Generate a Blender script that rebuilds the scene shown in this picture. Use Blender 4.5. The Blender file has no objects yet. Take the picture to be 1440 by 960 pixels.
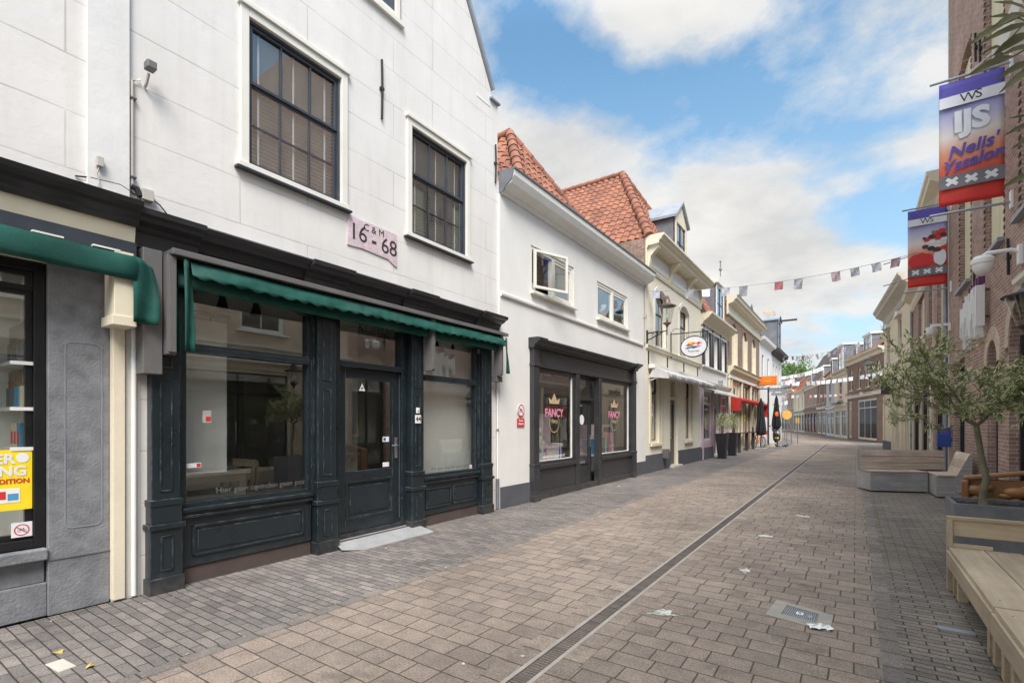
import bpy, math, random
from mathutils import Vector, Matrix
R = math.radians
rnd = random.Random(7)
sc = bpy.context.scene
col = sc.collection

# ------------------------------------------------------------------ camera, world, sun, exposure
F_PX = 700.0
THETA = math.atan(483/700.0)
cam_d = bpy.data.cameras.new("camera"); cam = bpy.data.objects.new("camera", cam_d); col.objects.link(cam)
cam.location = (0, 0, 1.55); cam.rotation_euler = (R(90), 0, THETA)
cam_d.sensor_width = 36; cam_d.lens = 36*F_PX/1440; cam_d.shift_y = (594-480)/1440.0
cam_d.clip_start = .05; cam_d.clip_end = 2000
sc.camera = cam
sc.render.resolution_x = 1024; sc.render.resolution_y = 682
sc.view_settings.view_transform = 'Standard'; sc.view_settings.look = 'None'
sc.view_settings.exposure = 1.16; sc.view_settings.gamma = 1
SUN_EL, SUN_AZ = 52.0, 140.0     # azimuth measured clockwise from +Y (down the street)
SUN_DIR = Vector((math.sin(R(SUN_AZ))*math.cos(R(SUN_EL)), math.cos(R(SUN_AZ))*math.cos(R(SUN_EL)), math.sin(R(SUN_EL))))
sun_d = bpy.data.lights.new("sun", 'SUN'); sun_d.energy = 2.1; sun_d.angle = R(28); sun_d.color = (1, .935, .855)
sun = bpy.data.objects.new("sun", sun_d); col.objects.link(sun)
sun.rotation_euler = SUN_DIR.to_track_quat('Z', 'Y').to_euler()

class NT:
    """small helper around a node tree"""
    def __init__(s, nt): s.t = nt; nt.nodes.clear()
    def n(s, typ, **k):
        nd = s.t.nodes.new(typ)
        for a, v in k.items():
            if a.startswith('i_'):
                key = a[2:]; key = int(key) if key.isdigit() else key.replace('_', ' ')
                if hasattr(v, 'node'): s.t.links.new(v, nd.inputs[key])
                else: nd.inputs[key].default_value = v
            else: setattr(nd, a, v)
        return nd
    def l(s, a, b): s.t.links.new(a, b)
    def math(s, op, a, b=None, c=None, clamp=False):
        nd = s.t.nodes.new('ShaderNodeMath'); nd.operation = op; nd.use_clamp = clamp
        for i, v in enumerate((a, b, c)):
            if v is None: continue
            if hasattr(v, 'node'): s.l(v, nd.inputs[i])
            else: nd.inputs[i].default_value = v
        return nd.outputs[0]
    def mix(s, f, a, b, mode='MIX'):
        nd = s.t.nodes.new('ShaderNodeMix'); nd.data_type = 'RGBA'; nd.blend_type = mode
        for i, v in ((0, f), (6, a), (7, b)):
            if hasattr(v, 'node'): s.l(v, nd.inputs[i])
            else: nd.inputs[i].default_value = v if i == 0 else (*v[:3], 1)
        return nd.outputs[2]
    def ramp(s, f, stops, interp='LINEAR'):
        nd = s.t.nodes.new('ShaderNodeValToRGB'); s.l(f, nd.inputs[0]); cr = nd.color_ramp; cr.interpolation = interp
        while len(cr.elements) < len(stops): cr.elements.new(.5)
        for e, (p, c) in zip(cr.elements, stops):
            e.position = p; e.color = (c, c, c, 1) if isinstance(c, (int, float)) else (*c, 1)
        return nd.outputs[0]
    def noise(s, vec, scale, detail=4, rough=.55, w=None):
        nd = s.t.nodes.new('ShaderNodeTexNoise'); nd.inputs['Scale'].default_value = scale
        nd.inputs['Detail'].default_value = detail; nd.inputs['Roughness'].default_value = rough
        if vec is not None: s.l(vec, nd.inputs['Vector'])
        return nd.outputs['Fac']

world = bpy.data.worlds.new("World"); sc.world = world; world.use_nodes = True
w = NT(world.node_tree)
sky = w.n('ShaderNodeTexSky', sky_type='NISHITA', sun_disc=False, sun_elevation=R(SUN_EL), sun_rotation=R(SUN_AZ))
sky.air_density = 1.0; sky.dust_density = 1.0; sky.ozone_density = 2.0
tc = w.n('ShaderNodeTexCoord')
sep = w.n('ShaderNodeSeparateXYZ'); w.l(tc.outputs['Generated'], sep.inputs[0])
zc = w.math('MAXIMUM', sep.outputs[2], 0.0)
zz = w.math('ADD', zc, .22)
cx = w.math('DIVIDE', sep.outputs[0], zz); cy = w.math('DIVIDE', sep.outputs[1], zz)
cv = w.n('ShaderNodeCombineXYZ', i_0=cx, i_1=cy, i_2=3.7)
n1 = w.noise(cv.outputs[0], 1.6, 10, .60)
# thicker and thinner cloud in chosen world directions
def lobe(dx, dy, dz, width, amount):
    L = math.sqrt(dx*dx+dy*dy+dz*dz)
    vm = w.n('ShaderNodeVectorMath', operation='DOT_PRODUCT'); w.l(tc.outputs['Generated'], vm.inputs[0]); vm.inputs[1].default_value = (dx/L, dy/L, dz/L)
    f = w.math('SUBTRACT', 1.0, vm.outputs['Value'])
    f = w.math('DIVIDE', f, width); f = w.math('MULTIPLY', f, -1.0); f = w.math('EXPONENT', f)
    return w.math('MULTIPLY', f, amount)
def pxdir(px, py):
    a, b = (px-720)/F_PX, (594-py)/F_PX; c, s = math.cos(THETA), math.sin(THETA)
    return (a*c-s, a*s+c, b)
dens = n1
for (p, wd, am) in [((1000, 170), .012, -.10), ((1170, 170), .014, -.13), ((860, 120), .006, -.10), ((1000, 120), .003, -.04), ((760, 80), .006, -.10), ((1160, 460), .012, -.09), ((1250, 330), .006, -.04), ((930, 215), .003, -.05),
                    ((790, 240), .010, .14), ((900, 330), .018, .17), ((1000, 10), .012, .26), ((880, 20), .004, .10), ((1120, 360), .014, .14), ((1270, 30), .010, .16), ((690, 170), .004, .06), ((1040, 290), .004, .07), ((-200, -300), .3, .12)]:
    dens = w.math('ADD', dens, lobe(*pxdir(*p), wd, am))
fac = w.ramp(dens, [(.45, 0.0), (.51, .35), (.575, .88), (.68, 1.0)])
n2 = w.noise(cv.outputs[0], 3.0, 6, .6)
shade = w.ramp(n2, [(.32, (4.15, 4.15, 4.12)), (.60, (5.45, 5.35, 5.15))])
hs = w.n('ShaderNodeHueSaturation', i_Saturation=1.2, i_Value=1.42, i_Hue=.485, i_Color=sky.outputs[0])
horizon = w.ramp(sep.outputs[2], [(0.0, 1.0), (.22, .5), (.6, .12)])
skyc = w.mix(horizon, hs.outputs[0], (3.7, 4.8, 5.6))
colr = w.mix(fac, skyc, shade)
# unseen sky overhead and round the sun brightened, added to light the street
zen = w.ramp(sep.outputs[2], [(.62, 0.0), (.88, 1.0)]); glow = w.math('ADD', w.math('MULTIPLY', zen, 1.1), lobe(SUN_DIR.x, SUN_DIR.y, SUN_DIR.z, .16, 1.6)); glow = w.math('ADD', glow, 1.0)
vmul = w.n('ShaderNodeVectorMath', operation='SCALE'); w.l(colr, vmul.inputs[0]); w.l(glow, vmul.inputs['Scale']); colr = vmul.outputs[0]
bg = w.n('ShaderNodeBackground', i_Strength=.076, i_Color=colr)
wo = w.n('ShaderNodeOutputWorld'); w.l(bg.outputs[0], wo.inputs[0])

# ------------------------------------------------------------------ materials
MATS = {}
def newmat(name):
    m = bpy.data.materials.new(name); m.use_nodes = True; MATS[name] = m
    t = NT(m.node_tree); out = t.n('ShaderNodeOutputMaterial'); return m, t, out
def bsdf(t, out, colv, rough, metal=0.0, spec=.5, bump=None, bstr=.2, bdist=.01, coat=0):
    b = t.n('ShaderNodeBsdfPrincipled')
    for k, v in (('Base Color', colv), ('Roughness', rough), ('Metallic', metal), ('Specular IOR Level', spec), ('Coat Weight', coat)):
        if hasattr(v, 'node'): t.l(v, b.inputs[k])
        else: b.inputs[k].default_value = (*v[:3], 1) if k == 'Base Color' else v
    if bump is not None:
        bm = t.n('ShaderNodeBump', i_Strength=bstr, i_Distance=bdist, i_Height=bump); t.l(bm.outputs[0], b.inputs['Normal'])
    t.l(b.outputs[0], out.inputs[0]); return b
def obj_coord(t): return t.n('ShaderNodeTexCoord').outputs['Object']
def M(name, c, rough=.6, var=.12, scale=2.5, bump=.15, bscale=60, metal=0.0, spec=.5, dirt=None, dscale=1.2, coat=0):
    m, t, out = newmat(name); oc = obj_coord(t)
    n = t.noise(oc, scale, 5); k = t.ramp(n, [(.3, 1-var), (.7, 1+var)])
    cc = t.mix(1.0, c, k, 'MULTIPLY')
    if dirt:
        d = t.ramp(t.noise(oc, dscale, 8, .65), [(.52, 0.0), (.72, .75)]); cc = t.mix(d, cc, dirt)
    n2 = t.noise(oc, bscale, 3)
    rr = t.math('MULTIPLY_ADD', n, .25, rough-.12)
    bsdf(t, out, cc, rr, metal, spec, n2, bump, .01, coat); return m
def wallvec(t, dx=0, dz=0):
    oc = obj_coord(t); s = t.n('ShaderNodeSeparateXYZ'); t.l(oc, s.inputs[0])
    a = t.math('ADD', s.outputs[0], s.outputs[1]); a = t.math('ADD', a, dx); b = t.math('ADD', s.outputs[2], dz)
    return oc, t.n('ShaderNodeCombineXYZ', i_0=a, i_1=b, i_2=0.0).outputs[0], s
def plaster(name, c, ashlar=None, stain=(.55, .52, .46), amt=.5, bump=.25, dz=0.0):
    m, t, out = newmat(name); oc, v, s = wallvec(t, 0.35, dz)
    n = t.noise(oc, 1.3, 7, .6); cc = t.mix(1.0, c, t.ramp(n, [(.3, .93), (.7, 1.04)]), 'MULTIPLY')
    # faint vertical weather streaks and blotches
    mp = t.n('ShaderNodeMapping', i_Scale=(3.2, 3.2, .35)); t.l(oc, mp.inputs[0])
    st = t.ramp(t.noise(mp.outputs[0], 1.6, 6, .65), [(.50, 0.0), (.75, .55*amt)])
    cc = t.mix(st, cc, stain)
    bl = t.ramp(t.noise(oc, 2.3, 10, .75), [(.60, 0.0), (.70, .6*amt)]); cc = t.mix(bl, cc, stain)
    lowz = t.ramp(s.outputs[2], [(0.0, .5*amt), (.45, 0.0)]); cc = t.mix(lowz, cc, stain)
    h = t.math('ADD', t.math('MULTIPLY', t.noise(oc, 16, 6, .6), .5), t.math('MULTIPLY', t.noise(oc, 2.2, 3), 1.0))
    if ashlar:
        bw, rh = ashlar
        # joints wander a little
        wob = t.math('MULTIPLY', t.math('SUBTRACT', t.noise(oc, 1.1, 2), .5), .03)
        v2 = t.n('ShaderNodeVectorMath', operation='ADD'); t.l(v, v2.inputs[0]); cb = t.n('ShaderNodeCombineXYZ', i_0=0.0, i_1=wob, i_2=0.0); t.l(cb.outputs[0], v2.inputs[1])
        br = t.n('ShaderNodeTexBrick', offset=.37, offset_frequency=2, i_Scale=1.0, i_Mortar_Size=.0075, i_Mortar_Smooth=.3, i_Brick_Width=bw, i_Row_Height=rh)
        t.l(v2.outputs[0], br.inputs['Vector'])
        worn = t.ramp(t.noise(oc, 1.7, 4), [(.35, .25), (.6, 1.0)])
        jf = t.math('MULTIPLY', br.outputs['Fac'], worn)
        cc = t.mix(t.math('MULTIPLY', jf, .6), cc, (.36, .34, .31)); h = t.math('SUBTRACT', h, t.math('MULTIPLY', jf, 1.5))
    bsdf(t, out, cc, .85, 0, .3, h, bump, .02); return m
def brickmat(name, c1, c2, mortar, bw=.22, rh=.066, bump=.6, var=.2):
    m, t, out = newmat(name); oc, v, s = wallvec(t)
    br = t.n('ShaderNodeTexBrick', offset=.5, i_Scale=1.0, i_Mortar_Size=.006, i_Mortar_Smooth=.2, i_Brick_Width=bw, i_Row_Height=rh, i_Color1=(*c1, 1), i_Color2=(*c2, 1), i_Mortar=(*mortar, 1))
    t.l(v, br.inputs['Vector'])
    n = t.noise(oc, 1.2, 6, .6); cc = t.mix(1.0, br.outputs['Color'], t.ramp(n, [(.3, 1-var), (.7, 1+var)]), 'MULTIPLY')
    n3 = t.noise(oc, 9, 4); cc = t.mix(1.0, cc, t.ramp(n3, [(.3, 1-var*.8), (.7, 1+var*.8)]), 'MULTIPLY')
    h = t.math('MULTIPLY_ADD', t.noise(oc, 70, 3), .35, t.math('MULTIPLY', br.outputs['Fac'], -1.0))
    bsdf(t, out, cc, .82, 0, .25, h, bump, .008); return m
def paver(name, c1, c2, mortar, bw, rh, rot=0.0, off=.5, ms=.008, sq=1.0, moss=.5, light=None):
    m, t, out = newmat(name); oc = obj_coord(t)
    mp = t.n('ShaderNodeMapping', i_Rotation=(0, 0, rot)); t.l(oc, mp.inputs[0])
    # every row drifts slightly so joints are not ruler straight
    wn = t.n('ShaderNodeTexNoise', i_Scale=2.3, i_Detail=2.0); t.l(oc, wn.inputs['Vector'])
    wv = t.n('ShaderNodeVectorMath', operation='MULTIPLY_ADD'); t.l(wn.outputs['Color'], wv.inputs[0]); wv.inputs[1].default_value = (.018, .018, 0); t.l(mp.outputs[0], wv.inputs[2])
    br = t.n('ShaderNodeTexBrick', offset=off, squash=sq, squash_frequency=3, i_Scale=1.0, i_Mortar_Size=ms, i_Mortar_Smooth=.35, i_Bias=0.0, i_Brick_Width=bw, i_Row_Height=rh, i_Color1=(*c1, 1), i_Color2=(*c2, 1), i_Mortar=(*mortar, 1))
    t.l(wv.outputs[0], br.inputs['Vector'])
    big = t.noise(oc, .55, 6, .62); cc = t.mix(1.0, br.outputs['Color'], t.ramp(big, [(.3, .74), (.7, 1.2)]), 'MULTIPLY')
    mid = t.noise(oc, 7, 6, .7); cc = t.mix(1.0, cc, t.ramp(mid, [(.3, .80), (.7, 1.18)]), 'MULTIPLY')
    fine = t.noise(oc, 70, 5, .75); cc = t.mix(1.0, cc, t.ramp(fine, [(.35, .62), (.65, 1.36)]), 'MULTIPLY')
    grit = t.ramp(t.noise(oc, 160, 2, .5), [(.66, 0.0), (.72, .55)]); cc = t.mix(grit, cc, (.45, .42, .38))
    dark = t.ramp(t.noise(oc, 1.7, 7, .7), [(.56, 0.0), (.72, .62)]); cc = t.mix(dark, cc, (.065, .056, .047))
    pale = t.ramp(t.noise(oc, 4.3, 8, .75), [(.66, 0.0), (.74, .4)]); cc = t.mix(pale, cc, (.42, .38, .32))
    mo = t.math('MULTIPLY', br.outputs['Fac'], t.ramp(t.noise(oc, 1.1, 4, .6), [(.50, 0.0), (.62, moss)]))
    cc = t.mix(mo, cc, (.07, .09, .025))
    h = t.math('MULTIPLY_ADD', fine, .25, t.math('MULTIPLY', br.outputs['Fac'], -1.2))
    tilt = t.noise(oc, 3.5, 2); h = t.math('ADD', h, t.math('MULTIPLY', tilt, 1.6))
    bsdf(t, out, cc, .78, 0, .3, h, .75, .012); return m
def wood(name, c, c2, along=1, knots=True, rough=.65, sc_=1.0):
    m, t, out = newmat(name); oc = obj_coord(t)
    s = [14*sc_, 14*sc_, 14*sc_]; s[along] = .9
    mp = t.n('ShaderNodeMapping', i_Scale=tuple(s)); t.l(oc, mp.inputs[0])
    g = t.noise(mp.outputs[0], 1.6, 7, .68)
    cc = t.mix(t.ramp(g, [(.32, 0.0), (.68, 1.0)]), c, c2)
    big = t.noise(oc, 1.9, 4); cc = t.mix(1.0, cc, t.ramp(big, [(.3, .82), (.7, 1.15)]), 'MULTIPLY')
    oi = t.n('ShaderNodeObjectInfo'); cc = t.mix(1.0, cc, t.ramp(oi.outputs['Random'], [(0.0, .78), (1.0, 1.18)]), 'MULTIPLY')
    if knots:
        vo = t.n('ShaderNodeTexVoronoi', i_Scale=2.6); t.l(oc, vo.inputs['Vector'])
        cc = t.mix(t.ramp(vo.outputs['Distance'], [(.03, .8), (.07, 0.0)]), cc, (c[0]*.3, c[1]*.22, c[2]*.18))
    bsdf(t, out, cc, rough, 0, .3, g, .3, .006); return m

def worn_paint(name, c, wear=(.30, .33, .34), rough=.30):
    m, t, out = newmat(name); oc = obj_coord(t); n = t.noise(oc, 3, 5); cc = t.mix(1.0, c, t.ramp(n, [(.3, .85), (.7, 1.2)]), 'MULTIPLY')
    bv = t.n('ShaderNodeBevel', samples=4, i_Radius=.008); g = t.n('ShaderNodeNewGeometry'); dt = t.n('ShaderNodeVectorMath', operation='DOT_PRODUCT'); t.l(bv.outputs[0], dt.inputs[0]); t.l(g.outputs['Normal'], dt.inputs[1])
    e = t.math('SUBTRACT', 1.0, dt.outputs['Value']); e = t.ramp(e, [(.01, 0.0), (.11, 1.0)])
    br = t.ramp(t.noise(oc, 9, 6, .7), [(.47, .03), (.66, .9)]); cc = t.mix(t.math('MULTIPLY', e, br), cc, wear)
    chips = t.ramp(t.noise(oc, 26, 8, .75), [(.70, 0.0), (.73, .8)]); cc = t.mix(chips, cc, (.22, .23, .23))
    s = t.n('ShaderNodeSeparateXYZ'); t.l(oc, s.inputs[0]); lo = t.math('MULTIPLY', t.ramp(s.outputs[2], [(0.0, .6), (.25, 0.0)]), t.ramp(t.noise(oc, 8, 6, .7), [(.4, 0.0), (.65, 1.0)])); cc = t.mix(lo, cc, (.12, .105, .09))
    mp = t.n('ShaderNodeMapping', i_Scale=(30, 30, 1.5)); t.l(oc, mp.inputs[0])
    bsdf(t, out, cc, t.math('MULTIPLY_ADD', n, .2, rough-.1), 0, .5, t.noise(mp.outputs[0], 2, 4), .12, .004); return m
worn_paint('green_paint', (.014, .021, .025)); worn_paint('charcoal_front', (.034, .034, .036), (.16, .16, .16), .36)

M('black_paint', (.018, .018, .020), .38, .2, 3, .08, 40)
M('black_frame', (.012, .012, .013), .35, .2, 3, .05, 40)
M('navy_sash', (.035, .043, .055), .4, .15, 3, .05, 40)
M('charcoal_plinth', (.085, .088, .10), .75, .15, 2, .2, 40)
M('bluestone', (.195, .20, .212), .6, .22, 6.5, .5, 45, dirt=(.115, .118, .128), dscale=7)
M('white_paint', (.74, .73, .69), .5, .05, 3, .06, 40)
M('cream_paint', (.68, .62, .47), .55, .06, 3, .08, 40)
M('ivory_paint', (.71, .685, .61), .55, .05, 3, .06, 40)
M('zinc', (.30, .33, .37), .5, .15, 3, .1, 30, metal=.35)
M('grey_metal', (.15, .145, .14), .45, .12, 3, .06, 40, metal=.2)
M('steel', (.55, .55, .56), .3, .08, 5, .05, 40, metal=.9)
M('lead_grey', (.16, .165, .18), .6, .2, 3, .15, 20)
M('green_fabric', (.017, .078, .062), .8, .3, 2.2, .5, 160, spec=.15, dirt=(.05, .12, .10), dscale=2.0)
M('grey_fabric', (.55, .54, .52), .8, .1, 3, .25, 200, spec=.2)
M('red_fabric', (.42, .035, .03), .8, .12, 3, .2, 200, spec=.2)
M('black_fabric', (.022, .023, .026), .85, .2, 4, .3, 100, spec=.2)
M('brown_base', (.075, .055, .048), .8, .2, 3, .3, 60)
M('concrete', (.32, .30, .26), .8, .15, 4, .35, 80, dirt=(.2, .19, .16), dscale=3)
M('drain_iron', (.13, .108, .095), .6, .25, 8, .2, 60, metal=.3)
M('dark_void', (.012, .012, .012), .9, .1, 2, 0, 20)
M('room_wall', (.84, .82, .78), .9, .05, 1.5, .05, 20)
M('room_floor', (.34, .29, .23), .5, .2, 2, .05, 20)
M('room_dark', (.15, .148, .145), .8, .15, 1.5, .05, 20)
M('soil', (.05, .035, .025), .95, .4, 10, .8, 40)
M('planter_grey', (.19, .195, .205), .65, .22, 4, .3, 60, dirt=(.30, .27, .23), dscale=3.5)
M('black_pot', (.022, .022, .025), .45, .1, 4, .05, 30)
M('bark', (.20, .185, .12), .85, .3, 9, .7, 45)
M('carved_wood', (.26, .125, .045), .42, .3, 4, .4, 14)
M('white_plastic', (.78, .78, .77), .35, .03, 3, .03, 30)
M('beige_plastic', (.45, .42, .37), .5, .1, 3, .05, 30)
M('red_paint', (.55, .03, .025), .35, .1, 4, .05, 30)
M('orange_paint', (.85, .16, .02), .4, .06, 4, .05, 30)
M('yellow_paint', (.60, .34, .08), .45, .06, 4, .05, 30)
M('blue_paint', (.03, .07, .28), .4, .1, 4, .05, 30)
M('maroon_paint', (.09, .02, .025), .4, .2, 3, .08, 30)
M('lilac_paint', (.48, .36, .42), .55, .08, 3, .06, 30)
M('pink_goods', (.75, .30, .40), .6, .15, 6, .1, 30)
M('pale_pink', (.80, .62, .66), .6, .1, 6, .1, 30)
M('paper_white', (.80, .79, .76), .7, .04, 6, .1, 50)
M('blind_slat', (.78, .77, .74), .55, .06, 2, .02, 30)
M('rubber', (.015, .015, .015), .7, .1, 4, .1, 60)
M('plaque_pink', (.58, .47, .50), .8, .16, 6, .5, 30, dirt=(.38, .22, .24), dscale=5)
M('ink', (.035, .028, .025), .6, .1, 4, .05, 30)
M('purple_paint', (.12, .03, .12), .5, .1, 4, .05, 30)
M('shutter_cream', (.60, .56, .38), .6, .08, 2, .06, 30)
M('mossy_tile', (.085, .075, .065), .9, .4, 6, .8, 18, dirt=(.13, .12, .07), dscale=5)
M('copper_brown', (.16, .11, .10), .45, .2, 4, .1, 30, metal=.4)
M('pigeon_grey', (.05, .052, .06), .7, .3, 20, .1, 30)
M('pale_stone', (.50, .47, .40), .8, .1, 3, .2, 30)
M('aluminium', (.62, .62, .61), .42, .10, 6, .1, 40, metal=.55)
M('sofa_cream', (.50, .47, .41), .85, .05, 4, .2, 90)
M('box_wood', (.32, .22, .14), .6, .1, 4, .1, 40)
plaster('render_white', (.70, .69, .665), None, (.52, .50, .45), .55)
plaster('ashlar_white', (.70, .68, .645), (2.1, .468), (.50, .46, .40), .55, .22, dz=.115)
plaster('render_clean', (.73, .715, .68), None, (.6, .6, .58), .3, .12)
plaster('render_cream', (.74, .66, .50), None, (.5, .45, .36), .5)
plaster('render_pale', (.66, .63, .57), None, (.45, .42, .36), .6)
brickmat('painted_brick', (.80, .75, .62), (.77, .72, .59), (.70, .65, .53), bump=.35, var=.04)
brickmat('brick_red', (.40, .25, .20), (.27, .175, .145), (.50, .46, .41))
brickmat('brick_brown', (.27, .17, .125), (.18, .115, .09), (.32, .28, .24))
brickmat('brick_sand', (.58, .47, .36), (.50, .40, .30), (.55, .50, .44))
brickmat('brick_dark', (.15, .095, .08), (.10, .065, .058), (.16, .14, .13))
paver('lane_pavers', (.305, .245, .198), (.232, .190, .158), (.095, .077, .060), .265, .178, 0, .5, .0055, .76, moss=.85)
paver('walk_left', (.235, .205, .185), (.145, .132, .124), (.05, .043, .037), .215, .078, 0, .47, .005, moss=.25)
paver('walk_right', (.245, .210, .175), (.150, .134, .118), (.048, .042, .034), .21, .0715, 0, .5, .0055, moss=.8)
paver('border_row', (.23, .20, .175), (.17, .152, .136), (.06, .053, .045), .24, 5, R(90), .5, .006, moss=.6)
paver('gutter_row', (.32, .258, .205), (.215, .178, .148), (.085, .068, .052), .24, 5, R(90), .5, .006, moss=.9)
M('channel', (.34, .31, .27), .8, .15, 6, .3, 60)
wood('larch', (.56, .47, .35), (.44, .35, .245), 1)
wood('larch_side', (.50, .40, .275), (.39, .295, .19), 0)
wood('weathered', (.66, .55, .44), (.36, .29, .235), 0)
wood('weathered_grey', (.50, .48, .46), (.29, .285, .285), 0)

def roofmat(name, c, c2):
    m, t, out = newmat(name); oc = obj_coord(t)
    vo = t.n('ShaderNodeTexVoronoi', i_Scale=4.2, i_Randomness=.9); t.l(oc, vo.inputs['Vector'])
    s = t.n('ShaderNodeSeparateColor'); t.l(vo.outputs['Color'], s.inputs[0])
    cc = t.mix(s.outputs[0], c, c2)
    cc = t.mix(t.ramp(t.noise(oc, 2.2, 8, .7), [(.52, 0.0), (.7, .7)]), cc, (.12, .07, .05))
    bsdf(t, out, cc, .75, 0, .3, t.noise(oc, 30, 4), .4, .01); return m
roofmat('pantile', (.34, .145, .085), (.20, .082, .055))
roofmat('tile_grey', (.10, .085, .08), (.14, .12, .11))
def glassmat(name, tint=(.93, .95, .94), extra=.10, rough=0.0, tmul=1.0):
    m, t, out = newmat(name)
    g = t.n('ShaderNodeNewGeometry'); ior = t.math('MULTIPLY_ADD', g.outputs['Backfacing'], 1/1.52-1.52, 1.52)
    fr = t.n('ShaderNodeFresnel', i_IOR=ior)
    f = t.math('MULTIPLY_ADD', fr.outputs[0], 1.35 if extra > 0 else .75, extra, clamp=True)
    # hardly visible waviness of old panes
    oc = obj_coord(t); bm = t.n('ShaderNodeBump', i_Strength=.05, i_Distance=.005, i_Height=t.noise(oc, 2.4, 2))
    gl = t.n('ShaderNodeBsdfGlossy', i_Roughness=rough, i_Color=(1, 1, 1, 1)); t.l(bm.outputs[0], gl.inputs['Normal'])
    tr = t.n('ShaderNodeBsdfTransparent', i_Color=(*tint, 1))
    mx = t.n('ShaderNodeMixShader', i_0=f); t.l(tr.outputs[0], mx.inputs[1]); t.l(gl.outputs[0], mx.inputs[2]); t.l(mx.outputs[0], out.inputs[0]); return m
glassmat('glass'); glassmat('lamp_glass', (.85, .87, .86), .02)
glassmat('old_glass', (.88, .90, .90), .04); glassmat('far_glass', (.6, .62, .62), -.14)
def leafmat(name, c, c2, tr=.25):
    m, t, out = newmat(name); oc = obj_coord(t)
    g = t.n('ShaderNodeNewGeometry'); cc = t.mix(g.outputs['Random Per Island'], c, c2)
    cc = t.mix(g.outputs['Backfacing'], cc, tuple(min(1, v*1.5+.03) for v in c2))
    d = t.n('ShaderNodeBsdfPrincipled', i_Roughness=.5); t.l(cc, d.inputs['Base Color'])
    tl = t.n('ShaderNodeBsdfTranslucent'); t.l(cc, tl.inputs['Color'])
    mx = t.n('ShaderNodeMixShader', i_0=tr); t.l(d.outputs[0], mx.inputs[1]); t.l(tl.outputs[0], mx.inputs[2]); t.l(mx.outputs[0], out.inputs[0]); return m
leafmat('olive_leaf', (.135, .175, .06), (.33, .345, .17))
leafmat('big_leaf', (.10, .115, .045), (.15, .155, .07))
leafmat('tree_leaf', (.045, .10, .018), (.12, .20, .045))
def gradmat(name, stops, z0, z1):
    m, t, out = newmat(name); s = t.n('ShaderNodeSeparateXYZ'); t.l(obj_coord(t), s.inputs[0])
    f = t.math('DIVIDE', t.math('SUBTRACT', s.outputs[2], z0), z1-z0)
    bsdf(t, out, t.ramp(f, stops), .6, 0, .3, t.noise(obj_coord(t), 6, 2), .2, .02); return m
RED, WH, BL = (.60, .035, .03), (.72, .66, .60), (.12, .10, .42)
gradmat('banner_print', [(0.0, RED), (.22, (.62, .07, .05)), (.42, (.72, .30, .18)), (.56, WH), (.70, (.45, .45, .62)), (.9, BL), (1.0, BL)], -2.05, 0)
def flatc(name, c, rough=.6): return M(name, c, rough, .05, 5, .02, 30)
flatc('flag_white', (.72, .72, .74), .8); flatc('flag_red', (.55, .20, .21), .8); flatc('flag_pink', (.74, .55, .56), .8); flatc('flag_blue', (.42, .43, .52), .8); flatc('flag_grey', (.56, .57, .60), .8)
flatc('print_blue', (.09, .07, .36)); flatc('print_black', (.03, .03, .03)); flatc('print_white', (.75, .75, .76)); flatc('print_red', (.60, .03, .03)); flatc('print_cyan', (.08, .30, .50)); flatc('print_pink', (.72, .25, .36)); flatc('print_gold', (.50, .40, .22)); flatc('print_green', (.10, .30, .08)); flatc('print_yellow', (.90, .68, .02)); flatc('gold', (.7, .55, .25), .4)

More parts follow.
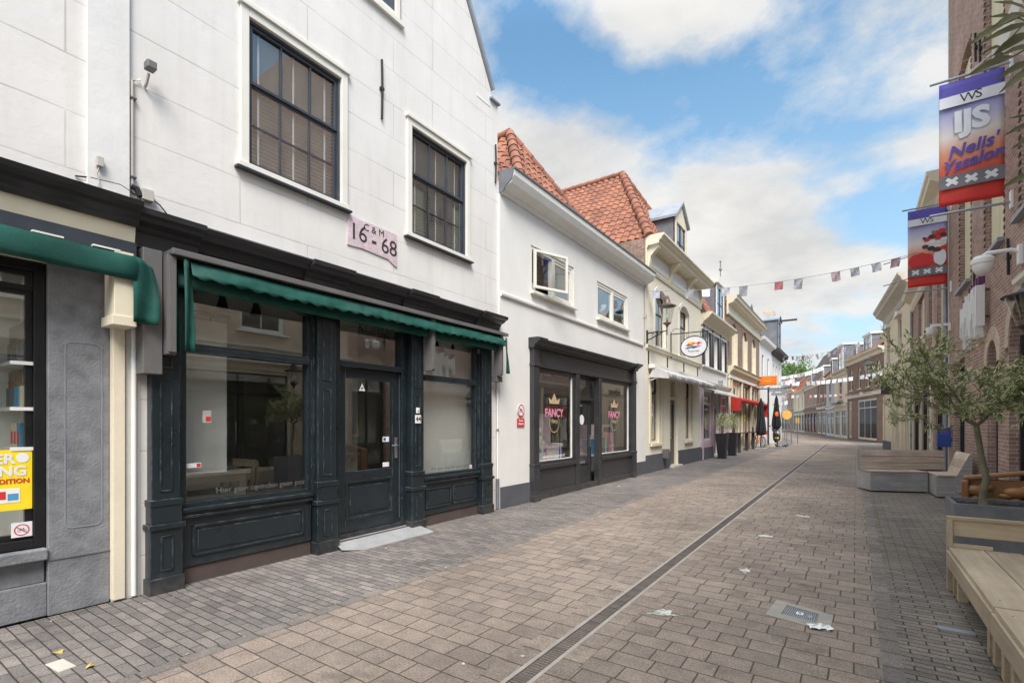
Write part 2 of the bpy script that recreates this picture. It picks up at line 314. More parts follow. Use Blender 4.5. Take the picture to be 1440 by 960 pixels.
# ------------------------------------------------------------------ mesh building
class MB:
    def __init__(s): s.v = []; s.f = []; s.smooth = False
    def add(s, vs, fs):
        o = len(s.v); s.v += [tuple(v) for v in vs]; s.f += [tuple(i+o for i in f) for f in fs]; return s
    def box(s, x0, x1, y0, y1, z0, z1):
        x0, x1 = sorted((x0, x1)); y0, y1 = sorted((y0, y1)); z0, z1 = sorted((z0, z1))
        vs = [(x, y, z) for z in (z0, z1) for y in (y0, y1) for x in (x0, x1)]
        return s.add(vs, [(0, 2, 3, 1), (4, 5, 7, 6), (0, 1, 5, 4), (2, 6, 7, 3), (0, 4, 6, 2), (1, 3, 7, 5)])
    def obox(s, c, sx, sy, sz, mat):
        """box centred on c, turned by the matrix"""
        vs = []
        for z in (-.5, .5):
            for y in (-.5, .5):
                for x in (-.5, .5): vs.append(Vector(c)+mat @ Vector((x*sx, y*sy, z*sz)))
        return s.add(vs, [(0, 2, 3, 1), (4, 5, 7, 6), (0, 1, 5, 4), (2, 6, 7, 3), (0, 4, 6, 2), (1, 3, 7, 5)])
    def prism(s, poly, a, b, axis='x'):
        """polygon in the plane across the axis, extruded from a to b. x:(y,z) y:(x,z) z:(x,y)"""
        def P(p, t): return {'x': (t, p[0], p[1]), 'y': (p[0], t, p[1]), 'z': (p[0], p[1], t)}[axis]
        n = len(poly); vs = [P(p, a) for p in poly]+[P(p, b) for p in poly]
        return s.add(vs, [tuple(range(n))[::-1], tuple(range(n, 2*n))]+[(i, (i+1) % n, n+(i+1) % n, n+i) for i in range(n)])
    def tube(s, pts, r, n=8, r2=None):
        pts = [Vector(p) for p in pts]; rings = []
        r2 = r if r2 is None else r2; up = Vector((0, 0, 1))
        for i, p in enumerate(pts):
            d = (pts[min(i+1, len(pts)-1)]-pts[max(i-1, 0)]).normalized()
            a = d.cross(up if abs(d.z) < .95 else Vector((1, 0, 0))).normalized(); b = d.cross(a)
            rr = r+(r2-r)*i/max(1, len(pts)-1)
            rings.append([p+(a*math.cos(2*math.pi*k/n)+b*math.sin(2*math.pi*k/n))*rr for k in range(n)])
        vs = [v for q in rings for v in q]; fs = []
        for i in range(len(pts)-1):
            for k in range(n): fs.append((i*n+k, i*n+(k+1) % n, (i+1)*n+(k+1) % n, (i+1)*n+k))
        fs.append(tuple(range(n))[::-1]); m = (len(pts)-1)*n; fs.append(tuple(range(m, m+n)))
        s.smooth = True; return s.add(vs, fs)
    def lathe(s, prof, c=(0, 0, 0), n=20, sx=1, sy=1, rot=0):
        vs = []; fs = []; m = len(prof)
        for k in range(n):
            a = 2*math.pi*k/n+rot
            for r, z in prof: vs.append((c[0]+r*math.cos(a)*sx, c[1]+r*math.sin(a)*sy, c[2]+z))
        for k in range(n):
            for i in range(m-1):
                a, b = k*m+i, ((k+1) % n)*m+i; fs.append((a, b, b+1, a+1))
        fs.append(tuple(k*m for k in range(n))[::-1]); fs.append(tuple(k*m+m-1 for k in range(n)))
        s.smooth = n > 8; return s.add(vs, fs)
    def ball(s, c, r, sx=1, sy=1, sz=1, n=12):
        m = n//2; prof = [(max(1e-4, r*math.sin(math.pi*i/m)), -r*math.cos(math.pi*i/m)*sz) for i in range(m+1)]
        s.lathe(prof, c, n, sx, sy); s.smooth = True; return s
    def build(s, name, mat, parent=None, bevel=0, smooth=None, loc=None, rot=None):
        me = bpy.data.meshes.new(name); me.from_pydata(s.v, [], s.f); me.update()
        me.materials.append(MATS[mat])
        if s.smooth if smooth is None else smooth:
            me.polygons.foreach_set('use_smooth', [True]*len(me.polygons)); me.set_sharp_from_angle(angle=R(38))
        o = bpy.data.objects.new(name, me); col.objects.link(o)
        if parent is not None: o.parent = parent
        if loc: o.location = loc
        if rot: o.rotation_euler = rot
        if bevel:
            b = o.modifiers.new('bevel', 'BEVEL'); b.width = bevel; b.segments = 2; b.limit_method = 'ANGLE'; b.angle_limit = R(40)
        return o
def tag(o, label=None, cat=None, group=None, kind=None):
    if label: o['label'] = label
    if cat: o['category'] = cat
    if group: o['group'] = group
    if kind: o['kind'] = kind
    return o
def empty(name, loc, rz=0, label=None, cat=None, group=None):
    o = bpy.data.objects.new(name, None); col.objects.link(o); o.location = loc; o.rotation_euler = (0, 0, rz)
    o.empty_display_size = .2; tag(o, label, cat, group); return o
def copy_tree(o, parent=None):
    kids = [k for k in bpy.data.objects if k.parent == o]
    c = o.copy(); col.objects.link(c); c.parent = parent
    for k in kids: copy_tree(k, c)
    return c
def text_mesh(body, size, depth=.003, shear=0.0, bold=0.0, spacing=1.0, align='CENTER'):
    cu = bpy.data.curves.new('lettering', 'FONT'); cu.body = body; cu.size = size; cu.extrude = depth; cu.shear = shear; cu.offset = bold
    cu.align_x = align; cu.align_y = 'CENTER'; cu.space_character = spacing; cu.resolution_u = 3
    o = bpy.data.objects.new('lettering', cu); dg = bpy.context.evaluated_depsgraph_get()
    col.objects.link(o); dg.update(); me = bpy.data.meshes.new_from_object(o.evaluated_get(dg)); bpy.data.objects.remove(o); bpy.data.curves.remove(cu)
    return me
def text(name, body, size, mat, parent, loc, rot=(R(90), 0, 0), **k):
    """lettering standing in the local xz plane, facing -y"""
    me = text_mesh(body, size, **k); me.materials.append(MATS[mat]); me.name = name
    o = bpy.data.objects.new(name, me); col.objects.link(o); o.parent = parent; o.location = loc; o.rotation_euler = rot; return o

# ------------------------------------------------------------------ houses
class House:
    """front view: x to the right along the facade, y into the house, z up. off is subtracted from every x"""
    def __init__(s, name, ox, oy, rz, label, cat='house', off=0.0, sgn=1, group=None):
        s.root = empty(name, (ox, oy, 0), rz, label, cat, group); s.off = off; s.sgn = sgn
    def X(s, x): return (x-s.off)*s.sgn
    def xs(s, a, b): a, b = s.X(a), s.X(b); return (min(a, b), max(a, b))
    def bx(s, mb, a, b, y0, y1, z0, z1): a, b = s.xs(a, b); return mb.box(a, b, y0, y1, z0, z1)
    def part(s, name, mb, mat, bevel=0, parent=None, label=None):
        o = mb.build(name, mat, parent or s.root, bevel)
        if label: o['label'] = label
        return o
    def wall(s, a, b, z0, top, ops, mat, thick=.18, name='wall', y=0.0):
        """front wall with openings (x0,x1,z0,z1[,rise]) and real reveals. top is a number or function of x"""
        a, b = s.xs(a, b); tf = top if callable(top) else (lambda x: top)
        O = []
        for o in ops:
            x0, x1 = s.xs(o[0], o[1]); O.append((x0, x1, o[2], o[3], o[4] if len(o) > 4 else 0))
        xs = sorted({a, b, *[o[0] for o in O], *[o[1] for o in O], *[s.X(p) for p in getattr(s, 'brk', [])]})
        xs = [x for x in xs if a-1e-6 <= x <= b+1e-6]; mb = MB()
        for x0, x1 in zip(xs, xs[1:]):
            xm = (x0+x1)/2; cuts = sorted((o[2], o[3]) for o in O if o[0]-1e-6 <= xm <= o[1]+1e-6); z = z0
            for c0, c1 in cuts:
                if c0 > z+1e-6: mb.add([(x0, y, z), (x1, y, z), (x1, y, c0), (x0, y, c0)], [(0, 1, 2, 3)])
                z = c1
            mb.add([(x0, y, z), (x1, y, z), (x1, y, tf(x1)), (x0, y, tf(x0))], [(0, 1, 2, 3)])
            mb.add([(x0, y, tf(x0)), (x1, y, tf(x1)), (x1, y+thick, tf(x1)), (x0, y+thick, tf(x0))], [(0, 1, 2, 3)])
        for x0, x1, c0, c1, rise in O:
            mb.add([(x0, y, c0), (x0, y+thick, c0), (x0, y+thick, c1), (x0, y, c1)], [(0, 1, 2, 3)])
            mb.add([(x1, y, c0), (x1, y+thick, c0), (x1, y+thick, c1), (x1, y, c1)], [(3, 2, 1, 0)])
            mb.add([(x0, y, c0), (x1, y, c0), (x1, y+thick, c0), (x0, y+thick, c0)], [(0, 1, 2, 3)])
            if rise <= 0:
                mb.add([(x0, y, c1), (x1, y, c1), (x1, y+thick, c1), (x0, y+thick, c1)], [(3, 2, 1, 0)])
            else:
                n = 10; w2 = (x1-x0)/2; arc = []
                for i in range(n+1):
                    u = -1+2*i/n
                    if rise >= w2*.95: z = c1-rise+rise*math.sqrt(max(0, 1-u*u))
                    else:
                        Rr = (w2*w2+rise*rise)/(2*rise); z = c1-Rr+math.sqrt(Rr*Rr-(u*w2)**2)
                    arc.append((x0+w2*(1+u), z))
                for i in range(n):
                    p, q = arc[i], arc[i+1]
                    mb.add([(p[0], y, p[1]), (q[0], y, q[1]), (q[0], y, c1+.0005), (p[0], y, c1+.0005)], [(0, 1, 2, 3)])
                    mb.add([(p[0], y, p[1]), (q[0], y, q[1]), (q[0], y+thick, q[1]), (p[0], y+thick, p[1])], [(3, 2, 1, 0)])
                    mb.add([(p[0], y+thick, p[1]), (q[0], y+thick, q[1]), (q[0], y+thick, c1+.0005), (p[0], y+thick, c1+.0005)], [(3, 2, 1, 0)])
        return s.part(name, mb, mat)
    def body(s, a, b, h, depth, mat, y0=.18, room='room_wall', floors=(), roomdepth=3.0, name='side_wall'):
        """side walls, back and flat top, and one open-fronted room behind the facade per storey"""
        a, b = s.xs(a, b); mb = MB(); e = .004
        mb.add([(a+e, .003, 0), (a+e, depth, 0), (a+e, depth, h-.01), (a+e, .003, h-.01)], [(0, 1, 2, 3)])
        mb.add([(b-e, .003, 0), (b-e, depth, 0), (b-e, depth, h-.01), (b-e, .003, h-.01)], [(0, 1, 2, 3)])
        mb.add([(a+e, depth, 0), (b-e, depth, 0), (b-e, depth, h-.01), (a+e, depth, h-.01)], [(0, 1, 2, 3)])
        mb.add([(a+e, y0, h-.01), (b-e, y0, h-.01), (b-e, depth, h-.01), (a+e, depth, h-.01)], [(0, 1, 2, 3)])
        s.part(name, mb, mat)
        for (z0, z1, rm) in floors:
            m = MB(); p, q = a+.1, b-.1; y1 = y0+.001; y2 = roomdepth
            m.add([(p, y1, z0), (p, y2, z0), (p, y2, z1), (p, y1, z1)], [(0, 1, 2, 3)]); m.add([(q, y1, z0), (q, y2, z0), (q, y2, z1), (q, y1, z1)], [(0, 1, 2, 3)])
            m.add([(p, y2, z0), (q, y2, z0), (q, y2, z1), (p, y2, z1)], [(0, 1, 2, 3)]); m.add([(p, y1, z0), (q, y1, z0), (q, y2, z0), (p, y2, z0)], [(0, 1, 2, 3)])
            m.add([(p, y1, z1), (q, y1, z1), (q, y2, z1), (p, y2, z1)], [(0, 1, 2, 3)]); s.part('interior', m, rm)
    def window(s, a, b, z0, z1, cols=2, rows=(1,), fr='white_paint', sash=None, y=.06, fw=.06, sw=.04, mt=.022, glass='glass', blind=None, rise=0, name='window', split=None, depth=.08, bev=.004):
        """frame + sash bars + pane. split is the height of a transom or meeting rail"""
        a, b = s.xs(a, b); mb = MB(); d = depth; zt = z1
        mb.box(a, a+fw, y, y+d, z0, zt); mb.box(b-fw, b, y, y+d, z0, zt); mb.box(a+fw, b-fw, y, y+d, zt-fw-rise, zt); mb.box(a+fw, b-fw, y, y+d, z0, z0+fw)
        fo = s.part(name, mb, fr, bev)
        m = MB(); ia, ib, iz0, iz1 = a+fw, b-fw, z0+fw, zt-fw-rise; yy = y+.018; sd = .045
        def rect(p, q, r0, r1, c, rr, yo):
            m.box(p, p+sw, yo, yo+sd, r0, r1); m.box(q-sw, q, yo, yo+sd, r0, r1); m.box(p+sw, q-sw, yo, yo+sd, r0, r0+sw); m.box(p+sw, q-sw, yo, yo+sd, r1-sw, r1)
            for i in range(1, c):
                x = p+(q-p)*i/c; m.box(x-mt/2, x+mt/2, yo+.004, yo+sd-.006, r0+sw, r1-sw)
            for j in range(1, rr):
                z = r0+(r1-r0)*j/rr; m.box(p+sw, q-sw, yo+.007, yo+sd-.009, z-mt/2, z+mt/2)
        if split: rect(ia, ib, iz0, split, cols, rows[0], yy+.02); rect(ia, ib, split-.012, iz1, cols, rows[-1] if len(rows) > 1 else 1, yy)
        else: rect(ia, ib, iz0, iz1, cols, rows[0], yy)
        s.part('sash', m, sash or fr, bev, fo)
        g = MB(); g.box(ia+.01, ib-.01, yy+.028, yy+.034, iz0+.01, iz1-.01); s.part('pane', g, glass, 0, fo)
        if blind:
            q = MB(); nz = int((iz1-iz0)/.045)
            for i in range(nz):
                z = iz0+.02+i*.045; q.add([(ia+.02, yy+.075, z+.012), (ib-.02, yy+.075, z+.012), (ib-.02, yy+.105, z-.012), (ia+.02, yy+.105, z-.012)], [(0, 1, 2, 3)])
            for k in (.12, .5, .88):
                x = ia+(ib-ia)*k; q.box(x-.012, x+.012, yy+.07, yy+.072, iz0, iz1)
            s.part('blind', q, blind, 0, fo)
        return fo
    def sill(s, a, b, z, out=.08, h=.05, mat='white_paint', inn=.05, parent=None, name='sill'):
        mb = MB(); s.bx(mb, a, b, -out, inn, z-h, z); return s.part(name, mb, mat, .005, parent)
    def cornice(s, a, b, prof, mat, name='cornice', bevel=0, parent=None):
        """prof is a list of (out, z); closed against the wall"""
        a, b = s.xs(a, b); zs = [p[1] for p in prof]
        poly = [(.02, prof[0][1])]+[(-o, z) for o, z in prof]+[(.02, prof[-1][1])]
        return s.part(name, MB().prism(poly, a, b, 'x'), mat, bevel, parent)

def tiled_slope(mb, p0, p1, q0, q1, tw=.24, th=.30, amp=.028, step=.022):
    """pantiles on the quad p0-p1 (eaves) q0-q1 (top); p and q may meet"""
    p0, p1, q0, q1 = map(Vector, (p0, p1, q0, q1)); n = ((p1-p0).cross(((q0+q1)/2-(p0+p1)/2))).normalized()
    if n.z < 0: n = -n
    L = (p1-p0).length; H = ((q0+q1)/2-(p0+p1)/2).length; e = (p1-p0).normalized(); rows = max(2, round(H/th))
    for j in range(rows):
        t0, t1 = j/rows, min(1, (j+1.08)/rows)
        a0, a1 = p0.lerp(q0, t0), p1.lerp(q1, t0); b0, b1 = p0.lerp(q0, t1), p1.lerp(q1, t1)
        if (a1-a0).length < .05: continue
        # sample across on a common grid so courses line up
        s0, s1 = (a0-p0).dot(e), (a1-p0).dot(e); r0, r1 = (b0-p0).dot(e), (b1-p0).dot(e)
        k = max(2, int((s1-s0)/tw*8)); vs = []
        jit = rnd.uniform(-.004, .004)
        for i in range(k+1):
            u = i/k; su = s0+(s1-s0)*u; ru = min(max(su, r0), r1)
            ph = su/tw*2*math.pi; wv = amp*(math.sin(ph)+.35*math.sin(2*ph+.6))
            base_a = a0+e*(su-s0); vs.append(base_a+n*(wv+step+jit))
            wv2 = amp*(math.sin(ru/tw*2*math.pi)+.35*math.sin(2*ru/tw*2*math.pi+.6)); vs.append(b0+e*(ru-r0)+n*(wv2-step*.2)); vs.append(base_a+n*(wv-.012))
        fs = []
        for i in range(k): fs.append((3*i, 3*i+3, 3*i+4, 3*i+1)); fs.append((3*i+2, 3*i+5, 3*i+3, 3*i))
        mb.add(vs, fs)
    mb.smooth = True
def ridge_tiles(mb, a, b, r=.11, ln=.34):
    a, b = Vector(a), Vector(b); L = (b-a).length; n = max(1, int(L/ln)); d = (b-a)/n
    for i in range(n):
        p = a+d*i; mb.tube([p-d*.04, p+d*.5, p+d*1.08], r*1.12, 12, r*.92)

# ------------------------------------------------------------------ the setting
def sheet(name, poly, z, mat, kind='structure'):
    mb = MB(); mb.add([(x, y, z) for x, y in poly], [tuple(range(len(poly)))]); o = mb.build(name, mat); o['kind'] = kind; return o
M('ground_earth', (.17, .15, .13), .9, .2, .3, .2, 5)
sheet('ground', [(-700, -300), (700, -300), (700, 900), (-700, 900)], -.03, 'ground_earth')
def strip(name, L, Rr, z, mat):
    mb = MB(); n = len(L); mb.add([(x, y, z) for x, y in L]+[(x, y, z) for x, y in Rr], [(i, i+1, n+i+1, n+i) for i in range(n-1)])
    mb.f = [tuple(reversed(f)) for f in mb.f]; o = mb.build(name, mat); o['kind'] = 'structure'; return o
YS = [-14, -6, 0, 6, 12, 18, 24, 30, 36, 40, 43, 46, 49, 52, 56, 60, 66, 72, 80, 90, 100, 120, 170]
def curve_shift(y):  # the street bends left from about 44 m on
    t = (y-47)/3.0; return -.235*3.0*(math.log(1+math.exp(t)) if t < 30 else t)
def line(x): return [(x+curve_shift(y), y) for y in YS]
strip('street', line(-3.55), line(.14), 0.0, 'lane_pavers')
strip('pavement_left', line(-9.5), line(-3.66), 0.0, 'walk_left')
strip('pavement_right', line(.25), line(5.0), 0.0, 'walk_right')
strip('kerb_row_left', line(-3.66), line(-3.55), .002, 'border_row')
strip('kerb_row_right', line(.14), line(.25), .002, 'border_row')
strip('gutter_row_left', line(-1.90), line(-1.745), .003, 'gutter_row')
strip('gutter_row_right', line(-1.585), line(-1.44), .003, 'gutter_row')

# slot drain down the middle
dr = empty('slot_drain', (-1.665, 0, 0), 0, 'long dark iron slot drain running down the middle of the paved street', 'drain')
mb = MB(); mb.box(-.080, -.052, -14, 44, -.02, .0045); mb.box(.052, .080, -14, 44, -.02, .0045); mb.build('channel_edge', 'channel', dr)
mb = MB(); mb.box(-.062, .062, -14, 44, -.06, -.022); mb.build('channel_bottom', 'dark_void', dr)
mb = MB(); mb.box(-.052, -.044, -14, 44, -.02, .003); mb.box(.044, .052, -14, 44, -.02, .003)
y = -2.0
while y < 44:
    st = .03 if y < 14 else .09
    mb.box(-.048, .048, y, y+st*.5, -.02, .003)
    y += st
for k in range(-4, 88): mb.box(-.048, .048, k*.5-.004, k*.5+.02, -.02, .0035)
mb.build('grating', 'drain_iron', dr)
# ================================================================== HOUSE 0 (leftmost, shop with green awning)
XF = -5.3
def lhouse(name, y0, label, cat='house', xf=XF): return House(name, xf, y0, R(90), label, cat, off=y0)
h = lhouse('shop_house', -6.0, 'white rendered shop house cut by the left frame edge, bluestone pilaster and green awning', 'house')
H0 = h
h.wall(-6, 1.70, 0, 9.5, [(-2.2, 1.58, 0, 3.36), (-4.6, -3.2, 4.3, 5.9), (-1.6, -.2, 4.3, 5.9), (-5.2, -3.0, .5, 2.8)], 'ashlar_white')
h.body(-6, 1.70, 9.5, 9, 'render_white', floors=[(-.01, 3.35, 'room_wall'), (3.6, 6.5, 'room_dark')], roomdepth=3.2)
for a, b in ((-4.6, -3.2), (-1.6, -.2)): h.window(a, b, 4.3, 5.9, 3, (2, 1), 'white_paint', 'navy_sash', split=5.2, blind='blind_slat')
h.window(-5.2, -3.0, .5, 2.8, 2, (1,), 'black_frame')
mb = MB(); h.bx(mb, 1.40, 1.70, -.035, .0, 3.43, 9.5); h.part('wall_strip', mb, 'render_white', .006)
# bluestone pilaster with a rounded sunk panel
def round_rect(x0, x1, z0, z1, r, n=5):
    pts = []
    for cx_, cz_, a0 in ((x1-r, z0+r, -90), (x1-r, z1-r, 0), (x0+r, z1-r, 90), (x0+r, z0+r, 180)):
        for i in range(n+1): a = R(a0+90*i/n); pts.append((cx_+r*math.cos(a), cz_+r*math.sin(a)))
    return pts
mb = MB(); h.bx(mb, 1.17, 1.57, .02, .2, 0, 2.9); h.part('pilaster', mb, 'bluestone', .006)
p = h.X(1.27); q = h.X(1.52)
rr = round_rect(p, q, .68, 2.22, .05); ri = round_rect(p+.008, q-.008, .688, 2.212, .045)
mb = MB(); n = len(rr); mb.add([(x, .016, z) for x, z in rr]+[(x, .016, z) for x, z in ri]+[(x, .019, z) for x, z in rr]+[(x, .019, z) for x, z in ri], [(i, (i+1) % n, n+(i+1) % n, n+i) for i in range(n)]+[(i, (i+1) % n, 2*n+(i+1) % n, 2*n+i) for i in range(n)]+[(n+i, n+(i+1) % n, 3*n+(i+1) % n, 3*n+i) for i in range(n)])
h.part('panel_moulding', mb, 'zinc')
mb = MB(); h.bx(mb, 1.17, 1.57, .012, .03, .445, .46); h.part('stone_joint', mb, 'lead_grey')
mb = MB(); h.bx(mb, -2.2, 1.17, .045, .2, 0, .27); h.bx(mb, -2.2, 1.16, .065, .2, .27, .46); h.part('stall_riser', mb, 'bluestone', .008)
mb = MB(); h.bx(mb, -2.2, 1.165, -.01, .25, .46, .55); h.part('stone_sill', mb, 'bluestone', .01)
wf = h.window(-2.2, 1.165, .56, 2.82, 1, (1,), 'black_frame', 'black_frame', y=.06, fw=.07, sw=.045, split=2.60, name='shop_window', depth=.10)
mb = MB(); h.bx(mb, -2.2, 1.58, .045, .2, 2.83, 3.0); h.part('lintel_board', mb, 'cream_paint')
mb = MB(); h.bx(mb, 1.573, 1.66, -.05, .18, 0.02, 2.9); h.part('corner_board', mb, 'render_cream', .004)
mb = MB(); h.bx(mb, 1.52, 1.655, -.26, -.03, 2.40, 2.98); h.bx(mb, 1.50, 1.67, -.275, -.02, 2.36, 2.44); h.part('awning_side_box', mb, 'cream_paint', .004)
h.cornice(-6, 1.70, [(.03, 2.98), (.18, 2.985), (.18, 3.10)], 'navy_sash', 'fascia')
h.cornice(-6, 1.70, [(.14, 3.10), (.16, 3.24)], 'cream_paint', 'frieze')
h.cornice(-6, 1.71, [(.18, 3.24), (.21, 3.27), (.21, 3.29), (.26, 3.33), (.27, 3.36), (.31, 3.39), (.32, 3.43)], 'black_paint', 'cornice')
# awning cloth, rolled: striped top edge, green front, drooping end
def awning_cloth(h, a, b, pts, mat, name, wave=.006, n=60, bottomwave=0, wl=.16, parent=None, th=.006):
    """pts profile (out, z) from top to bottom swept along the facade"""
    A, B = h.X(a), h.X(b); vs = []; fs = []; m = len(pts)
    for i in range(n+1):
        u = i/n; x = A+(B-A)*u
        for k, (o, z) in enumerate(pts):
            zz_ = z+(bottomwave*math.sin(x/wl*2*math.pi) if k == m-1 else 0)
            vs.append((x, -(o+(wave*math.sin(x*7.3+k)+wave*.8*math.sin(x*19+k*1.7)+wave*.5*math.sin(x*43))*k/m), zz_+wave*.6*math.sin(x*3.1)))
    for i in range(n):
        for k in range(m-1): fs.append((i*m+k, (i+1)*m+k, (i+1)*m+k+1, i*m+k+1))
    mb = MB(); mb.add(vs, fs); mb.smooth = True; o = mb.build(name, mat, parent or h.root)
    so = o.modifiers.new('thickness', 'SOLIDIFY'); so.thickness = th; return o
aw = awning_cloth(h, -6, 1.66, [(.20, 2.975), (.28, 2.955), (.31, 2.90), (.30, 2.80), (.285, 2.755)], 'green_fabric', 'awning_cloth', .012)
for k in range(29, 42, 2): mb = MB(); h.bx(mb, -6+k*.18, -6+k*.18+.18, -.262, -.215, 2.972, 2.986); h.part('awning_stripe', mb, 'ivory_paint')
def drape(h, x0, x1, out, z0, z1, mat, name, lean=.05):
    vs = []; fs = []; nz = 10; nx = 6
    for j in range(nz+1):
        t = j/nz
        for i in range(nx+1):
            u = i/nx; vs.append((h.X(x0+(x1-x0)*u+lean*math.sin(t*2.6)*u), -(out+.025*math.sin(u*5+t*2)-.06*(1-t)*u), z0+(z1-z0)*t-(.04*u if j == 0 else 0)))
    for j in range(nz):
        for i in range(nx): a = j*(nx+1)+i; fs.append((a, a+1, a+nx+2, a+nx+1))
    mb = MB(); mb.add(vs, fs); mb.smooth = True; o = mb.build(name, mat, h.root); so = o.modifiers.new('thickness', 'SOLIDIFY'); so.thickness = .008; return o
drape(h, 1.64, 1.80, .27, 2.96, 2.40, 'green_fabric', 'awning_end_flap')
# poster, sticker on the pane
pane_y = .06
def flat(parent, name, mat, x0, x1, z0, z1, y, th=.002):
    return MB().box(x0, x1, y-th, y, z0, z1).build(name, mat, parent)
ps = empty('poster', h.root.matrix_world @ Vector((0, 0, 0)), 0)
bpy.context.view_layer.update()
def wpt(h, x, y, z):  # facade coordinates to world
    c, s = math.cos(h.root.rotation_euler[2]), math.sin(h.root.rotation_euler[2]); X = h.X(x); o = h.root.location
    return (o.x+X*c-y*s, o.y+X*s+y*c, z)
ps.location = wpt(h, .86, .085, .87); ps.rotation_euler = (0, 0, R(90)); tag(ps, 'yellow summer reading poster stuck inside the left shop window', 'poster')
MB().box(-.32, .23, 0, .003, 0, .47).build('sheet', 'print_yellow', ps)
text('lettering', 'SUMMER', .105, 'print_white', ps, (.13, -.002, .395), bold=.003, depth=.001, align='RIGHT')
text('lettering', 'READING', .105, 'print_white', ps, (.20, -.002, .30), bold=.003, depth=.001, align='RIGHT')
text('lettering', 'SPECIAL EDITION', .05, 'print_red', ps, (.215, -.002, .225), bold=.0015, depth=.001, align='RIGHT')
mb = MB(); mb.box(.02, .16, -.002, 0, .06, .17); mb.build('printed_picture', 'paper_white', ps)
MB().box(.03, .08, -.004, -.002, .09, .15).build('printed_picture', 'print_red', ps); MB().box(.09, .15, -.004, -.002, .08, .13).build('printed_picture', 'print_cyan', ps)
mb = MB(); mb.prism([(-.30+.0, .02), (-.02, .02), (-.0, .06), (-.06, .09), (-.28, .08)], -.003, 0, 'y'); mb.build('printed_burst', 'paper_white', ps)
mb = MB(); mb.lathe([(.038, 0), (.038, .0015)], (0, 0, 0), 18); sb = mb.build('printed_sun', 'paper_white', ps, loc=(.175, -.001, .405), rot=(R(90), 0, 0))
def no_sign(parent, x, y, z, r=.045, what='bike', th=.0015):
    """red ring with bar, drawing inside; faces -y"""
    def ring(r0, r1, n=28):
        m = MB(); m.add([(x+r0*math.cos(2*math.pi*i/n), y, z+r0*math.sin(2*math.pi*i/n)) for i in range(n)]+[(x+r1*math.cos(2*math.pi*i/n), y, z+r1*math.sin(2*math.pi*i/n)) for i in range(n)], [(i, (i+1) % n, n+(i+1) % n, n+i) for i in range(n)]); return m
    m = ring(r*.83, r); c = R(40); dx, dz = math.cos(c), -math.sin(c); t = r*.07
    m.add([(x-dx*r*.85-dz*t, y-.0004, z-dz*r*.85+dx*t), (x+dx*r*.85-dz*t, y-.0004, z+dz*r*.85+dx*t), (x+dx*r*.85+dz*t, y-.0004, z+dz*r*.85-dx*t), (x-dx*r*.85+dz*t, y-.0004, z-dz*r*.85-dx*t)], [(0, 1, 2, 3)])
    o = m.build('red_ring', 'print_red', parent)
    def seg(m, a, b, w_): 
        a, b = Vector(a), Vector(b); d = (b-a).normalized(); nn = Vector((-d.y, d.x))*w_
        m.add([(x+p_.x*r, y-.0002, z+p_.y*r) for p_ in (a+nn, b+nn, b-nn, a-nn)], [(0, 1, 2, 3)])
    m = MB()
    for cx_ in (-.34, .34):
        for i in range(12): seg(m, (cx_+.22*math.cos(i*math.pi/6), -.14+.22*math.sin(i*math.pi/6)), (cx_+.22*math.cos((i+1)*math.pi/6), -.14+.22*math.sin((i+1)*math.pi/6)), .02)
    for a, b in (((-.34, -.14), (-.12, .2)), ((-.12, .2), (.24, .2)), ((.34, -.14), (.2, .32)), ((-.12, .2), (0, -.14)), ((0, -.14), (.24, .2)), ((-.2, .26), (-.05, .26)), ((.14, .32), (.26, .32))): seg(m, a, b, .025)
    m.build('bicycle_drawing', 'print_black', parent)
st = empty('sticker', wpt(h, 1.03, .082, .71), R(90), 'small round no bicycles sticker below the yellow poster', 'sticker')
MB().box(-.06, .06, 0, .002, -.055, .06).build('backing', 'print_white', st); no_sign(st, 0, -.001, 0, .045)
# display behind the pane: white back panel with three shelves
mb = MB(); h.bx(mb, -2.1, 1.12, .62, .65, .5, 3.2); h.bx(mb, 1.12, 1.15, .12, .65, .5, 3.2); h.part('display_panel', mb, 'room_wall')
mb = MB(); h.bx(mb, -2.1, 1.12, .12, .62, .54, .56); h.part('display_floor', mb, 'room_floor')
cab = empty('display_shelf', wpt(h, 0.7, .36, 1.3), R(90), 'white wall shelves behind the left shop window', 'shelf')
for z in (2.02, 1.66, 1.345):
    MB().box(.27, .415, -.28, .24, z-1.315, z-1.3+.012).build('shelf_board', 'white_paint', cab)
def pack(y_, out, z, mat, wd, hh, lab, grp, stick=True):
    r_ = empty('boxed_brush' if stick else 'picture_card', wpt(h, y_, out, z), 0, lab, 'packaged brush' if stick else 'card', grp)
    MB().box(-wd/2, wd/2, -.02, .02, 0, hh*.55).build('packet', mat, r_, .003)
    if stick: MB().tube([(0, 0, hh*.5), (0, 0, hh)], .012, 8).build('handle', 'box_wood', r_)
    else: MB().box(-wd/2+.012, wd/2-.012, -.023, -.02, .02, hh*.35).build('print', 'print_red', r_)
for k in range(5): pack(1.055, .55-k*.095, 2.035, 'lead_grey', .07, .31, ('leftmost', 'second', 'middle', 'fourth', 'rightmost')[k]+' grey packet with wooden stick on the top shelf', 'brushes on the top shelf')
for k in range(6): pack(1.055, .58-k*.085, 1.675, ('lead_grey', 'lead_grey', 'lead_grey', 'print_cyan', 'print_cyan', 'cream_paint')[k], .07, .30, ('leftmost dark grey packet with stick on the middle shelf', 'second dark grey packet with stick on the middle shelf', 'dark grey packet touching the blue ones on the middle shelf', 'left bright blue packet with stick on the middle shelf', 'right bright blue packet with stick on the middle shelf', 'cream packet with stick at the end of the middle shelf')[k], 'brushes on the middle shelf')
